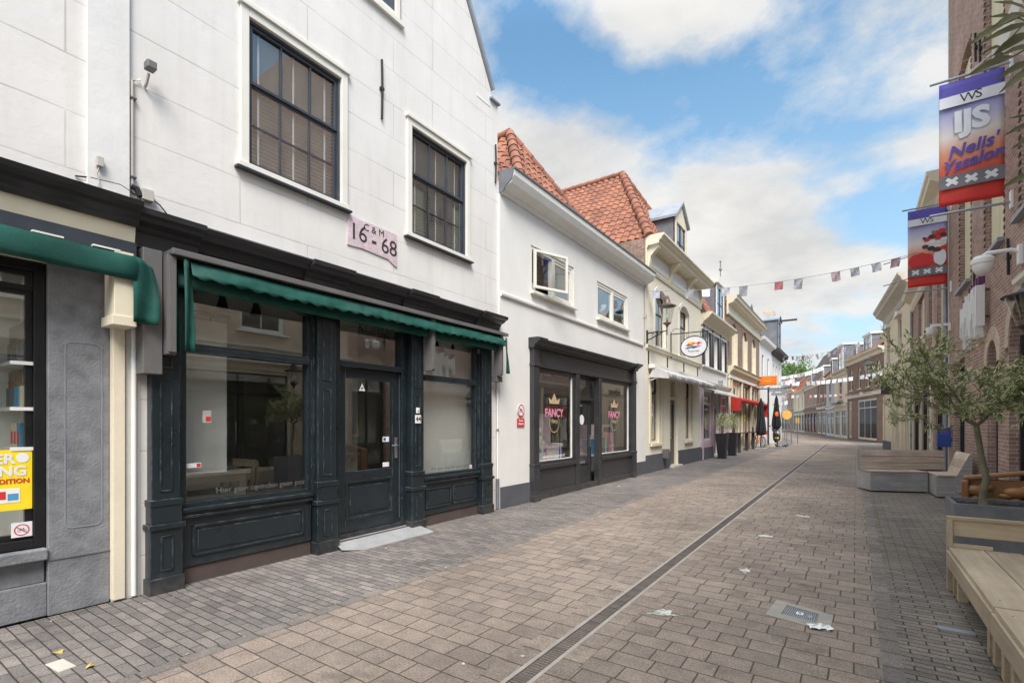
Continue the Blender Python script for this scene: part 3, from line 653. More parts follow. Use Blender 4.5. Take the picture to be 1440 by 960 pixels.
for k in range(3): pack(1.055, .42-k*.10, 1.36, ('cream_paint', 'cream_paint', 'print_cyan')[k], .075, .34, ('left cream printed card on the bottom shelf', 'right cream printed card on the bottom shelf', 'blue edged card at the end of the bottom shelf')[k], 'cards on the bottom shelf', False)
sk = empty('wall_socket', wpt(h, 1.118, .35, .70), 0, 'white double power socket low inside the left shop window', 'socket')
MB().box(-.035, .035, -.02, 0, -.05, .06).build('plate', 'white_plastic', sk, .004)
mb = MB(); mb.tube([(0, -.024, .03), (0, -.019, .03)], .02, 12); mb.tube([(0, -.024, -.02), (0, -.019, -.02)], .02, 12); mb.build('outlet', 'beige_plastic', sk)

# downpipe and cables between the two houses
dp = empty('downpipe', wpt(h, 1.70, -.03, 0), R(90), 'white painted drainpipe rising between the bluestone pilaster and dark shopfront', 'pipe')
MB().tube([(0.03, 0, .02), (.03, 0, 2.42)], .022, 10).build('pipe', 'white_paint', dp)
mb = MB(); mb.box(-.02, .08, .02, .06, 0, 2.9); mb.build('casing', 'white_paint', dp)

# ================================================================== HOUSE 1 (the 1668 gable house)
h = H1 = lhouse('gable_house', 1.70, 'white gable house dated 1668 with dark green shopfront and long green awning', 'house')
def gable(x):
    x += 1.70
    if x < 2.20 or x > 7.02: return 7.24
    pk = 4.61; k = (11.4-7.42)/(pk-2.2); return 7.42+k*(x-2.2) if x <= pk else 7.42+k*(7.02-x)
h.brk = [2.2, 2.2001, 4.61, 7.02, 7.0201]
ops = [(2.67, 3.99, 4.24, 5.92), (5.02, 6.42, 4.24, 5.92), (3.75, 4.93, 7.14, 8.5), (1.95, 6.86, 0.0, 3.06)]
h.wall(1.70, 7.22, 0, gable, ops, 'ashlar_white', .2)
# cap strips along the gable edge
mb = MB()
for a, b in (((2.18, 7.42), (4.61, 11.4)), ((4.61, 11.4), (7.04, 7.42))):
    A, B = Vector((h.X(a[0]), 0, a[1])), Vector((h.X(b[0]), 0, b[1])); d = (B-A).normalized(); nn = Vector((-d.z, 0, d.x))
    mb.add([A+Vector((0, -.05, 0)), B+Vector((0, -.05, 0)), B+nn*.06+Vector((0, -.05, 0)), A+nn*.06+Vector((0, -.05, 0)), A+Vector((0, .25, 0)), B+Vector((0, .25, 0)), B+nn*.06+Vector((0, .25, 0)), A+nn*.06+Vector((0, .25, 0))], [(0, 1, 2, 3), (7, 6, 5, 4), (0, 4, 5, 1), (1, 5, 6, 2), (2, 6, 7, 3), (3, 7, 4, 0)])
h.part('gable_coping', mb, 'zinc')
mb = MB(); h.bx(mb, 6.98, 7.25, -.05, .25, 7.24, 7.275); h.bx(mb, 1.68, 2.24, -.05, .25, 7.24, 7.275); h.part('shoulder_cap', mb, 'zinc', .004)
mb = MB(); h.bx(mb, 6.62, 7.0, -.006, .01, 7.10, 7.15)
h.part('gable_step', mb, 'white_paint', .003)
h.body(1.70, 7.22, 7.2, 10, 'render_white', y0=.2, floors=[(3.6, 6.6, 'room_dark')])
mb = MB(); A = h.X(2.25); B = h.X(6.97); C = h.X(4.61)
mb.add([(A, .2, 7.2), (A, 10, 7.2), (C, 10, 11.2), (C, .2, 11.2), (B, .2, 7.2), (B, 10, 7.2)], [(0, 1, 2, 3), (4, 5, 2, 3)]); h.part('roof', mb, 'tile_grey')
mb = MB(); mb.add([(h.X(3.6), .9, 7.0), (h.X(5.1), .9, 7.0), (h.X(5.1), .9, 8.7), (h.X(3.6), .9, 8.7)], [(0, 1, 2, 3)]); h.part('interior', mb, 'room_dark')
# shop room behind: floor, ceiling, partitions
mb = MB(); z1 = 3.04; p, q = h.X(1.75), h.X(7.1); e = .2
mb.add([(p, e, 0.06), (q, e, .06), (q, 5, .06), (p, 5, .06)], [(0, 1, 2, 3)]); h.part('shop_floor', mb, 'room_floor')
mb = MB(); mb.add([(p, e, z1), (q, e, z1), (q, 5, z1), (p, 5, z1)], [(0, 1, 2, 3)]); mb.add([(p, e, 0), (p, 5, 0), (p, 5, z1), (p, e, z1)], [(0, 1, 2, 3)]); mb.add([(q, e, 0), (q, 5, 0), (q, 5, z1), (q, e, z1)], [(0, 1, 2, 3)])
h.part('shop_ceiling', mb, 'room_wall')
mb = MB(); mb.add([(p, 5, 0), (q, 5, 0), (q, 5, z1), (p, 5, z1)], [(0, 1, 2, 3)]); h.part('back_wall', mb, 'beige_plastic')
mb = MB(); h.bx(mb, 2.0, 2.68, .30, .34, 1.02, 2.62); h.part('display_screen', mb, 'room_wall')
mb = MB(); h.bx(mb, 5.05, 6.8, .26, .30, .72, 3.04); h.part('screen_wall', mb, 'room_wall')
mb = MB(); h.bx(mb, 4.45, 5.03, 1.1, 1.15, .45, 3.04); h.part('screen_wall', mb, 'room_wall')
def vblock(h, a, b, y0, y1, z0, z1, mat, name, bevel=0, parent=None): m = MB(); h.bx(m, a, b, y0, y1, z0, z1); return h.part(name, m, mat, bevel, parent)
# shopfront carpentry
def pilaster(a, b, out=.10):
    m = MB(); h.bx(m, a, b, -out, .12, .62, 3.06); h.bx(m, a-.035, b+.035, -out-.035, .12, .58, .63); h.bx(m, a-.02, b+.02, -out-.02, .12, .79, .85); h.bx(m, a-.012, b+.012, -out-.012, .12, .63, .79)
    h.bx(m, a-.015, b+.015, -out-.015, .12, .12, .58); h.bx(m, a-.03, b+.03, -out-.03, .12, -.005, .14); po = h.part('pilaster', m, 'green_paint', .006)
    m = MB(); w_ = (b-a)*.28
    for z0, z1 in ((.2, .52), (.92, 1.95), (2.05, 2.85)):
        x0, x1, o = a+w_, b-w_, out+(.0155 if z1 < .6 else 0)
        for (u0, u1, v0, v1) in ((x0, x0+.012, z0, z1), (x1-.012, x1, z0, z1), (x0, x1, z0, z0+.012), (x0, x1, z1-.012, z1)): h.bx(m, u0, u1, -o-.009, -o+.001, v0, v1)
    h.part('panel_moulding', m, 'green_paint', .002, po)
    return po
for a, b in ((1.84, 2.07), (3.52, 3.77), (5.03, 5.25), (6.66, 6.92)): pilaster(a, b)
def riser(a, b, nm='stall_riser', z0=.17, z1=.72, out=.03, double=False):
    vblock(h, a, b, -out+.02, .14, -.005, z0, 'brown_base', 'brick_base')
    m = MB(); h.bx(m, a, b, -out, .12, z0, .64); h.bx(m, a, b, -out-.035, .13, .64, .665); h.bx(m, a, b, -out-.02, .13, .665, .70); h.bx(m, a, b, -out-.05, .13, .70, .735); ro = h.part(nm, m, 'green_paint', .005)
    m = MB(); cells = [(a+.1, b-.1)] if not double else [(a+.08, (a+b)/2-.02), ((a+b)/2+.02, b-.08)]
    for x0, x1 in cells:
        y0 = z0+.09; y1 = .56
        for (u0, u1, v0, v1) in ((x0, x1, y0, y0+.022), (x0, x1, y1-.022, y1), (x0, x0+.022, y0, y1), (x1-.022, x1, y0, y1)): h.bx(m, u0, u1, -out-.016, -out+.001, v0, v1)
        h.bx(m, x0+.05, x1-.05, -out-.008, -out+.001, y0+.05, y1-.05)
    h.part('riser_panel', m, 'green_paint', .004, ro)
riser(2.10, 3.48); riser(5.285, 6.62, double=True)
def shopwin(a, b, z0, z1, zt, rise, nm='shop_window'):
    m = MB(); f = .055; y0, y1 = -.02, .08
    h.bx(m, a, a+f, y0, y1, z0, z1); h.bx(m, b-f, b, y0, y1, z0, z1); h.bx(m, a+f, b-f, y0, y1, z0, z0+.045); h.bx(m, a+f, b-f, y0, y1, z1-.03, z1)
    h.bx(m, a+f, b-f, y0-.03, y1, zt-.04, zt+.012); h.bx(m, a+f, b-f, y0-.008, y1-.003, zt+.012, zt+.045)
    h.bx(m, a-.02, a, y0-.03, y1-.005, z0+.002, z1-.002); h.bx(m, b, b+.02, y0-.03, y1-.005, z0+.002, z1-.002)
    # curved head: top corners filled to a segmental arch
    A, B = h.X(a)+f, h.X(b)-f; w2 = (B-A)/2; Rr = (w2*w2+rise*rise)/(2*rise); n_ = 12; top = z1-.03
    for i in range(n_):
        u0, u1 = -1+2*i/n_, -1+2*(i+1)/n_
        za, zb = top-Rr+math.sqrt(Rr*Rr-(u0*w2)**2), top-Rr+math.sqrt(Rr*Rr-(u1*w2)**2)
        xa, xb = A+w2*(1+u0), A+w2*(1+u1); m.prism([(xa, za), (xb, zb), (xb, top+.001), (xa, top+.001)], y0+.004, y1-.004, 'y')
    wo_ = h.part(nm, m, 'green_paint', .004)
    g = MB(); h.bx(g, a+.03, b-.03, .03, .036, z0+.02, zt-.01); h.bx(g, a+.03, b-.03, .03, .036, zt+.005, z1-.01); h.part('pane', g, 'glass', 0, wo_)
    return wo_
w1 = shopwin(2.10, 3.49, .735, 2.93, 2.27, .10)
w3 = shopwin(5.285, 6.63, .735, 2.93, 2.22, .09)
# head beam
vblock(h, 1.84, 6.92, -.02, .12, 2.93, 3.06, 'green_paint', 'head_beam', .004)
# door with its frame, slightly recessed
D0, D1 = 3.80, 5.0
m = MB(); h.bx(m, D0, D0+.10, .0, .16, .08, 2.93); h.bx(m, D1-.07, D1, .0, .16, .08, 2.93); h.bx(m, D0+.10, D1-.07, -.01, .16, 2.26, 2.33)
A, B = h.X(D0)+.1, h.X(D1)-.07; w2 = (B-A)/2; rise = .09; Rr = (w2*w2+rise*rise)/(2*rise)
for i in range(12):
    u0, u1 = -1+2*i/12, -1+2*(i+1)/12; za, zb = 2.93-Rr+math.sqrt(Rr*Rr-(u0*w2)**2), 2.93-Rr+math.sqrt(Rr*Rr-(u1*w2)**2)
    m.prism([(A+w2*(1+u0), za), (A+w2*(1+u1), zb), (A+w2*(1+u1), 2.931), (A+w2*(1+u0), 2.931)], .004, .15, 'y')
df = h.part('door_frame', m, 'green_paint', .004)
m = MB(); h.bx(m, D0+.06, D1-.03, .07, .076, 2.31, 2.95); h.part('transom_pane', m, 'glass', 0, df)
m = MB(); a, b = D0+.105, D1-.075; y0, y1 = .06, .11
h.bx(m, a, a+.12, y0, y1, .14, 2.25); h.bx(m, b-.12, b, y0, y1, .14, 2.25); h.bx(m, a+.12, b-.12, y0, y1, 2.12, 2.25); h.bx(m, a+.12, b-.12, y0, y1, .80, .92); h.bx(m, a+.12, b-.12, y0, y1, .14, .30); h.bx(m, a+.12, b-.12, y0+.02, y1, .30, .80)
for (u0, u1, v0, v1) in ((a+.12, b-.12, .30, .33), (a+.12, b-.12, .77, .80), (a+.12, a+.15, .33, .77), (b-.15, b-.12, .33, .77)): h.bx(m, u0, u1, y0-.008, y0+.021, v0, v1)
h.bx(m, a+.20, b-.20, y0+.008, y0+.021, .38, .72)
do = h.part('door', m, 'green_paint', .005)
m = MB(); h.bx(m, a+.10, b-.10, .082, .088, .91, 2.13); h.part('door_pane', m, 'glass', 0, do)
m = MB(); hx = h.X(b-.06); m.box(hx-.022, hx+.022, .045, .06, 1.05, 1.34); m.tube([(hx, .045, 1.23), (hx, .005, 1.23), (hx-.11, .002, 1.23)], .009, 8); h.part('door_handle', m, 'steel', .002, do)
m = MB(); h.bx(m, b+.003, b+.010, .045, .06, .2, 2.24); h.part('edge_strip', m, 'steel', 0, do)
vblock(h, D0-.02, D1+.02, -.06, .18, .0, .08, 'brown_base', 'door_step', .006)
vblock(h, D0+.1, D1-.07, -.0, .16, .08, .14, 'green_paint', 'threshold', .006)
# cornice over the shopfront with breaks above the pilasters
base = [(.03, 3.06), (.03, 3.20), (.05, 3.21), (.06, 3.25), (.10, 3.28), (.16, 3.30), (.18, 3.335), (.22, 3.36), (.23, 3.385)]
h.cornice(1.72, 7.15, base, 'charcoal_front', 'cornice')
for a, b in ((1.68, 2.23), (3.36, 3.93), (4.88, 5.42), (6.52, 7.17)):
    h.cornice(a, b, [(.085, 3.10), (.085, 3.23), (.11, 3.25), (.12, 3.28), (.19, 3.31), (.22, 3.335), (.27, 3.355), (.28, 3.40)], 'charcoal_front', 'cornice_block')
h.cornice(1.72, 7.15, [(.02, 3.386), (.235, 3.387), (.24, 3.40)], 'lead_grey', 'lead_flashing')
# awning: head box, cloth roll, scalloped valance, arms
m = MB(); h.bx(m, 1.92, 7.10, -.30, -.09, 3.055, 3.095); h.bx(m, 1.92, 7.10, -.33, -.29, 3.045, 3.10); ab = h.part('awning_box', m, 'grey_metal', .006)
awning_cloth(h, 2.08, 7.0, [(.24, 3.05), (.29, 3.00), (.315, 2.95), (.325, 2.90), (.335, 2.865)], 'green_fabric', 'awning_cloth', .01, 220, .013, .17)
awning_cloth(h, 2.0, 7.02, [(.13, 3.05), (.22, 2.88), (.235, 2.82), (.22, 2.78)], 'green_fabric', 'awning_roll', .006, 60)
for a, z0 in ((1.90, 2.16), (5.24, 2.30), (6.93, 2.36)):
    m = MB(); h.bx(m, a, a+.075, -.27, -.135, z0, 3.05); h.bx(m, a+.008, a+.067, -.29, -.27, z0+.02, 3.03); h.part('awning_arm', m, 'grey_metal', .004)
m = MB(); h.bx(m, 1.74, 1.89, -.20, -.02, 1.98, 3.08); h.part('awning_side_box', m, 'grey_metal', .006)
drape(h, 2.02, 2.10, .30, 3.03, 2.20, 'green_fabric', 'awning_end_flap', .02); drape(h, 7.0, 7.10, .33, 3.02, 2.40, 'green_fabric', 'awning_end_flap', .03)
drape(h, 1.98, 2.03, .18, 3.03, 2.20, 'green_fabric', 'awning_end_flap', .02)
m = MB(); h.bx(m, 6.93, 7.1, -.20, -.09, 2.26, 2.36); h.bx(m, 6.60, 6.66, -.06, -.02, 2.72, 2.80); h.part('awning_motor', m, 'grey_metal', .005)
# upper windows with white surrounds, blinds, sills
for a, b in ((2.67, 3.99), (5.02, 6.42)):
    m = MB()
    h.bx(m, a-.005, a+.085, -.03, .03, 4.28, 5.93); h.bx(m, b-.085, b+.005, -.03, .03, 4.28, 5.93); h.bx(m, a-.03, b+.03, -.055, .03, 5.93, 5.985); h.bx(m, a+.085, b-.085, -.03, .03, 5.84, 5.93); h.bx(m, a-.03, b+.03, -.045, .06, 4.22, 4.285)
    h.part('window_surround', m, 'ivory_paint', .006)
    m = MB(); h.bx(m, a-.06, b+.04, -.075, .0, 4.195, 4.219); h.part('lead_sill', m, 'navy_sash', .003)
    h.window(a+.085, b-.085, 4.285, 5.84, 3, (2, 1), 'navy_sash', 'navy_sash', y=.01, fw=.03, sw=.035, mt=.02, split=5.19, blind='blind_slat', glass='old_glass')
h.window(3.80, 4.88, 7.20, 8.48, 2, (2, 1), 'ivory_paint', 'navy_sash', y=-.02, fw=.07, split=7.9, glass='old_glass')
m = MB(); h.bx(m, 3.74, 4.94, -.05, .06, 7.13, 7.20); h.part('sill', m, 'ivory_paint', .005)
# wall anchors
for yy, z0, z1 in ((4.55, 5.66, 6.46), (7.14, 5.82, 6.5), (2.0, 5.7, 6.4)):
    m = MB(); x = h.X(yy); m.tube([(x, -.02, z0), (x, -.025, z0+.2), (x, -.03, (z0+z1)/2+.02), (x, -.02, z1)], .016, 8); m.box(x-.028, x+.028, -.04, 0, (z0+z1)/2-.015, (z0+z1)/2+.025); h.part('wall_anchor', m, 'rubber')
# date plaque
pq = empty('date_plaque', wpt(h, 4.42, -.004, 3.99), R(90), 'faded pink painted date plaque reading 16 C & M 68 on white gable house', 'plaque')
m = MB(); vs = [(-.42, -.19), (-.2, -.175), (.0, -.185), (.25, -.20), (.38, -.27), (.405, -.26), (.40, .185), (.1, .195), (-.2, .19), (-.41, .205)]
m.prism(vs, -.012, .008, 'y'); m.build('painted_field', 'plaque_pink', pq, .003)
text('lettering', '16', .30, 'ink', pq, (-.255, -.014, .0), bold=.0, depth=.001, spacing=.95); text('lettering', '68', .30, 'ink', pq, (.26, -.014, -.04), bold=.0, depth=.001, spacing=.95)
text('lettering', '-', .26, 'ink', pq, (.0, -.014, -.02), bold=.006, depth=.001); text('lettering', 'C & M', .13, 'ink', pq, (.0, -.014, .115), bold=.0, depth=.001)
# stickers and lettering on the shop panes, number plate
def tex_on(h, parent_name, label, cat, x, y, z, body, size, mat, **k):
    e_ = empty(parent_name, wpt(h, x, y, z), h.root.rotation_euler[2], label, cat); text('lettering', body, size, mat, e_, (0, 0, 0), **k); return e_
tex_on(h, 'window_lettering', 'small grey line of lettering low on the large left pane of dark green shopfront', 'lettering', 2.95, .028, .86, 'Hier gaan openden geen post', .085, 'grey_metal', depth=.0008)
tex_on(h, 'window_lettering', 'small grey line of lettering low on the right pane of dark green shopfront', 'lettering', 5.98, .028, .84, 'Hier gaan openden geen post', .075, 'grey_metal', depth=.0008)
tex_on(h, 'window_lettering', 'black letters across the arched glass above the dark green door', 'lettering', 4.5, .068, 2.80, 'KL IMA', .15, 'print_black', depth=.0008, spacing=1.2)
s_ = empty('sticker', wpt(h, 2.22, .028, 1.13), R(90), 'small white sticker with red mark on the left pane of dark green shopfront', 'sticker'); MB().box(-.085, .085, -.002, 0, -.02, .025).build('backing', 'print_white', s_); MB().box(.045, .08, -.004, -.002, -.015, .02).build('red_mark', 'print_red', s_)
s_ = empty('sticker', wpt(h, 2.36, .028, 1.62), R(90), 'red and white sticker high on the left pane of dark green shopfront', 'sticker'); MB().box(-.04, .04, -.002, 0, -.07, .05).build('backing', 'beige_plastic', s_); MB().box(-.012, .035, -.004, -.002, -.055, -.01).build('red_mark', 'print_red', s_)
s_ = empty('sticker', wpt(h, 4.30, .08, 2.02), R(90), 'white triangular sticker at the top of the dark green door glass', 'sticker'); MB().prism([(-.05, -.05), (.05, -.05), (0, .05)], -.002, 0, 'y').build('triangle', 'print_white', s_); MB().prism([(-.02, -.03), (.02, -.01), (.01, 0), (-.025, -.02)], -.004, -.002, 'y').build('mark', 'print_black', s_)
s_ = empty('sticker', wpt(h, 4.70, .08, 1.32), R(90), 'white and blue card sticker beside the door handle', 'sticker'); MB().box(-.05, .06, -.002, 0, -.035, .035).build('backing', 'print_white', s_); MB().box(-.04, 0, -.004, -.002, -.02, .02).build('blue_mark', 'blue_paint', s_)
s_ = empty('sticker', wpt(h, 4.70, .08, .97), R(90), 'pale sticker at the foot of the dark green door glass', 'sticker'); MB().box(-.05, .06, -.002, 0, -.03, .03).build('backing', 'print_white', s_)
s_ = empty('sticker', wpt(h, 6.50, .028, .80), R(90), 'tiny white and red sticker in the corner of right pane of dark green shopfront', 'sticker'); MB().box(-.03, .03, -.002, 0, -.04, .04).build('backing', 'print_white', s_); no_sign(s_, 0, -.003, 0, .025)
np_ = empty('number_plate', wpt(h, 5.14, -.102, 1.60), R(90), 'white number 44 plate on the pilaster right of the dark green door', 'number plate')
MB().box(-.055, .055, -.012, 0, -.06, .06).build('plate', 'white_plastic', np_, .003); text('lettering', '44', .1, 'print_black', np_, (0, -.013, 0), bold=.002, depth=.0008)
db = empty('doorbell', wpt(h, 5.13, -.102, 1.72), R(90), 'small white doorbell above the number 44 plate', 'doorbell'); MB().box(-.03, .03, -.02, 0, -.035, .045).build('case', 'white_plastic', db, .004); MB().tube([(0, -.026, 0), (0, -.02, 0)], .012, 10).build('button', 'zinc', db)
# things inside the empty shop
def inside(h, name, label, cat, x, y, z): return empty(name, wpt(h, x, y, z), h.root.rotation_euler[2], label, cat)
tr_ = inside(h, 'ceiling_spotlights', 'black ceiling track with three black spotlights behind large left pane', 'spotlights', 2.75, .5, 3.03)
MB().box(-.6, .6, -.02, .02, -.03, 0).build('track', 'black_paint', tr_)
for k in (-.4, -.02, .36):
    MB().lathe([(.03, .0), (.035, -.05), (.065, -.17), (.06, -.17)], (k, 0, -.05), 14).build('spotlight', 'black_paint', tr_)
t2 = copy_tree(tr_); t2.location = wpt(h, 2.9, 1.9, 3.03); tag(t2, 'second black ceiling track with spotlights deeper in the empty shop', 'spotlights')
t3 = copy_tree(tr_); t3.location = wpt(h, 5.95, .3, 3.0); tag(t3, 'black track spotlights behind right pane of dark green shopfront', 'spotlights')
cb_ = inside(h, 'display_counter', 'pale low counter standing inside behind the large left pane', 'counter', 2.75, 1.25, .06)
MB().box(-.5, .5, -.25, .25, 0, .86).build('body', 'sofa_cream', cb_, .01); MB().box(-.54, .54, -.28, .28, .86, .91).build('top', 'white_paint', cb_, .006)
bx_ = inside(h, 'wooden_crate', 'brown wooden crate beside the pale counter inside the shop', 'crate', 3.75, 1.9, .06); m = MB()
m.box(-.3, .3, -.2, .2, 0, .5); m.build('body', 'box_wood', bx_, .006)
m = MB(); [m.box(-.31, .31, -.21, .21, z, z+.02) for z in (.1, .25, .4)]; m.build('slat', 'room_floor', bx_)
cb2 = inside(h, 'tall_cabinet', 'tall dark cabinet with a steel handle at the back of the empty shop', 'cabinet', 3.55, 2.9, .06)
MB().box(-.5, .5, -.3, .3, 0, 2.2).build('body', 'room_dark', cb2, .01); MB().box(-.48, .48, -.33, -.301, .05, 2.15).build('door', 'black_paint', cb2, .01); MB().box(-.30, -.27, -.37, -.331, .9, 1.7).build('handle', 'steel', cb2, .004)
pf = inside(h, 'notice_board', 'pale framed board leaning on the back wall of the empty shop', 'frame', 2.2, 4.9, 1.2)
MB().box(-.6, .6, -.03, 0, 0, .9).build('frame', 'grey_metal', pf, .01); MB().box(-.52, .52, -.04, -.03, .08, .82).build('sheet', 'beige_plastic', pf)
st_ = inside(h, 'step_stool', 'small wooden stool inside behind the left shop pane', 'stool', 3.35, 1.3, .06)
MB().box(-.22, .22, -.18, .18, .42, .46).build('seat', 'box_wood', st_, .006)
for x_, y_ in ((-.18, -.14), (.18, -.14), (-.18, .14), (.18, .14)): MB().box(x_-.02, x_+.02, y_-.02, y_+.02, 0, .42).build('leg', 'box_wood', st_, .003)

# wall fittings between the houses: floodlight, junction boxes, cables
fl = empty('floodlight', wpt(h, 1.82, -.10, 4.72), R(90), 'small grey floodlight on a conduit high on the white wall', 'floodlight')
MB().box(-.035, .04, -.07, .02, -.03, .04).build('housing', 'grey_metal', fl, .008); MB().tube([(0, 0, -.05), (0, .05, -.12), (0, .09, -.14)], .012, 6).build('bracket', 'beige_plastic', fl)
cd_ = empty('conduit', wpt(h, 1.72, -.02, 3.6), R(90), 'thin white cable conduit running down the wall below the floodlight', 'conduit')
MB().tube([(0.06, 0, 1.02), (0, 0, .98), (0, 0, .02), (.03, 0, -.04), (.10, 0, -.02)], .012, 8).build('pipe', 'beige_plastic', cd_)
for z in (.12, .82): MB().box(-.02, .03, -.02, .02, z, z+.012).build('clip', 'grey_metal', cd_)
jb = empty('junction_box', wpt(h, 1.83, -.03, 3.60), R(90), 'beige junction box with black cable above the dark cornice corner', 'junction box')
MB().box(-.045, .045, -.03, .03, -.05, .05).build('box', 'beige_plastic', jb, .004); MB().tube([(-.12, .0, .04), (-.08, -.01, .03), (-.06, -.01, -.03)], .025, 8).build('plug', 'rubber', jb)
MB().tube([(.04, 0, -.02), (.10, .0, -.05), (.20, .0, -.16), (.26, .02, -.20)], .006, 6).build('cable', 'rubber', jb)
MB().tube([(-.50, .02, -.02), (-.4, .0, 0), (-.2, 0, .02), (-.05, 0, -.04)], .007, 6).build('cable', 'rubber', jb)
MB().tube([(-.45, .02, -.05), (-.3, 0, -.10), (-.1, 0, -.11), (-.02, 0, -.05)], .008, 6).build('cable', 'white_plastic', jb)
j2 = empty('junction_box', wpt(h, 1.48, -.06, 3.74), R(90), 'small beige box with dangling wire left of the conduit', 'junction box')
MB().box(-.022, .022, -.02, .02, -.035, .045).build('box', 'beige_plastic', j2, .003); MB().tube([(0, 0, -.03), (-.02, 0, -.10), (.0, .01, -.16), (-.01, .01, -.2)], .005, 6).build('cable', 'beige_plastic', j2)
pp = empty('downpipe', wpt(h, 7.17, -.04, 0), R(90), 'thin pipe with dark lower half at the right corner of gable house', 'pipe')
MB().tube([(0, 0, .55), (0, 0, 3.3)], .018, 10).build('pipe', 'white_paint', pp); MB().tube([(0, 0, .02), (0, 0, .55)], .03, 10).build('shoe', 'lead_grey', pp)
MB().tube([(0, 0, 1.40), (0, 0, 1.44)], .026, 10).build('clip', 'steel', pp)
# ramp plate in front of the door
rp = empty('ramp_plate', (-5.16, 4.55, 0), 0, 'grey metal tread plate ramp lying before the dark green door', 'ramp')
m = MB(); z0, z1 = .012, .085; m.add([(-.14, -.74, z1), (-.14, .62, z1), (.25, .62, z0), (.25, -.58, z0), (.09, -.80, .03), (-.14, -.74, z1-.008), (-.14, .62, z1-.008), (.25, .62, z0-.01), (.25, -.58, z0-.01), (.09, -.80, .022)], [(0, 4, 3, 2, 1), (5, 6, 7, 8, 9), (0, 1, 6, 5), (1, 2, 7, 6), (2, 3, 8, 7), (3, 4, 9, 8), (4, 0, 5, 9)])
m.build('plate', 'aluminium', rp)
m = MB()
for i in range(26):
    for j in range(8):
        x, y_ = -.115+j*.048, -.56+i*.045; z = z1+(z0-z1)*(x+.14)/.39+.001; a = R(45) if (i+j) % 2 else R(-45); dx, dy = math.cos(a)*.013, math.sin(a)*.013
        m.add([(x-dx, y_-dy, z), (x+dy*.3, y_-dx*.3, z+.003), (x+dx, y_+dy, z), (x-dy*.3, y_+dx*.3, z+.003)], [(0, 1, 2, 3)])
m.build('tread_pattern', 'steel', rp)
# ================================================================== HOUSE 2 (white, FANCY shop)
h = H2 = lhouse('shop_house', 7.22, 'smooth white low house with dark grey shopfront reading FANCY and open upper window', 'house', -5.25)
S0, S1 = 8.22, 13.72
h.wall(7.22, 14.75, 0, 5.85, [(8.27, 10.07, 4.13, 5.05), (11.30, 13.30, 4.13, 5.05), (S0+.1, S1-.1, .02, 3.0)], 'render_clean')
h.body(7.22, 14.75, 5.9, 7, 'render_white', floors=[(3.6, 5.7, 'room_dark'), (-.01, 3.1, 'room_wall')], roomdepth=2.2)
vblock(h, 7.23, S0, -.018, .02, -.01, .39, 'charcoal_plinth', 'plinth'); vblock(h, S1, 14.75, -.018, .02, -.01, .39, 'charcoal_plinth', 'plinth')
h.cornice(7.235, 14.5, [(.02, 3.82), (.045, 3.84), (.05, 3.88), (.02, 3.90)], 'render_clean', 'string_course')
h.cornice(7.235, 14.75, [(.03, 5.66), (.06, 5.67), (.07, 5.73), (.12, 5.75), (.24, 5.80), (.27, 5.86), (.30, 5.92), (.31, 6.02)], 'white_paint', 'gutter_box', .004)
h.cornice(7.225, 14.76, [(.0, 6.021), (.33, 6.022), (.335, 6.05), (.30, 6.06)], 'lead_grey', 'gutter_lining')
m = MB(); a = h.X(7.232); m.prism([(.02, 5.67), (-.07, 5.67), (-.12, 5.75), (-.27, 5.86), (-.31, 6.03), (.02, 6.03)], a-.016, a, 'x'); h.part('gutter_end', m, 'lead_grey')
# upper windows: two lights each; in the first one the left sash stands open
def twolight(a, b, z0, z1, open_left):
    m = MB(); f = .07; y0, y1 = .02, .12; mid = (a+b)/2
    h.bx(m, a, a+f, y0, y1, z0, z1); h.bx(m, b-f, b, y0, y1, z0, z1); h.bx(m, a+f, b-f, y0, y1, z0, z0+f); h.bx(m, a+f, b-f, y0, y1, z1-f, z1); h.bx(m, mid-.045, mid+.045, y0-.012, y1, z0+f, z1-f)
    wo_ = h.part('window', m, 'ivory_paint', .005)
    def sash(x0, x1, par, yo):
        s_ = MB(); t = .05; s_.box(x0, x0+t, yo, yo+.05, z0+f+.01, z1-f-.01); s_.box(x1-t, x1, yo, yo+.05, z0+f+.01, z1-f-.01); s_.box(x0+t, x1-t, yo, yo+.05, z0+f+.01, z0+f+.06); s_.box(x0+t, x1-t, yo, yo+.05, z1-f-.06, z1-f-.01)
        o = s_.build('sash', 'ivory_paint', par, .004)
        g = MB().box(x0+.03, x1-.03, yo+.02, yo+.026, z0+f+.03, z1-f-.03).build('pane', 'glass', par); return o, g
    if open_left:
        so, go = sash(0, h.X(mid)-h.X(a)-.02, wo_, -.05)
        for o in (so, go): o.location = (h.X(a)+.06, -.01, 0); o.rotation_euler = (0, 0, R(-20))
    else: sash(h.X(a)+f, h.X(mid)-.045, wo_, .03)
    sash(h.X(mid)+.045, h.X(b)-f, wo_, .03)
    h.sill(a-.03, b+.03, z0+.005, .09, .05, 'ivory_paint', .03, wo_)
twolight(8.27, 10.07, 4.13, 5.05, True); twolight(11.30, 13.30, 4.13, 5.05, False)
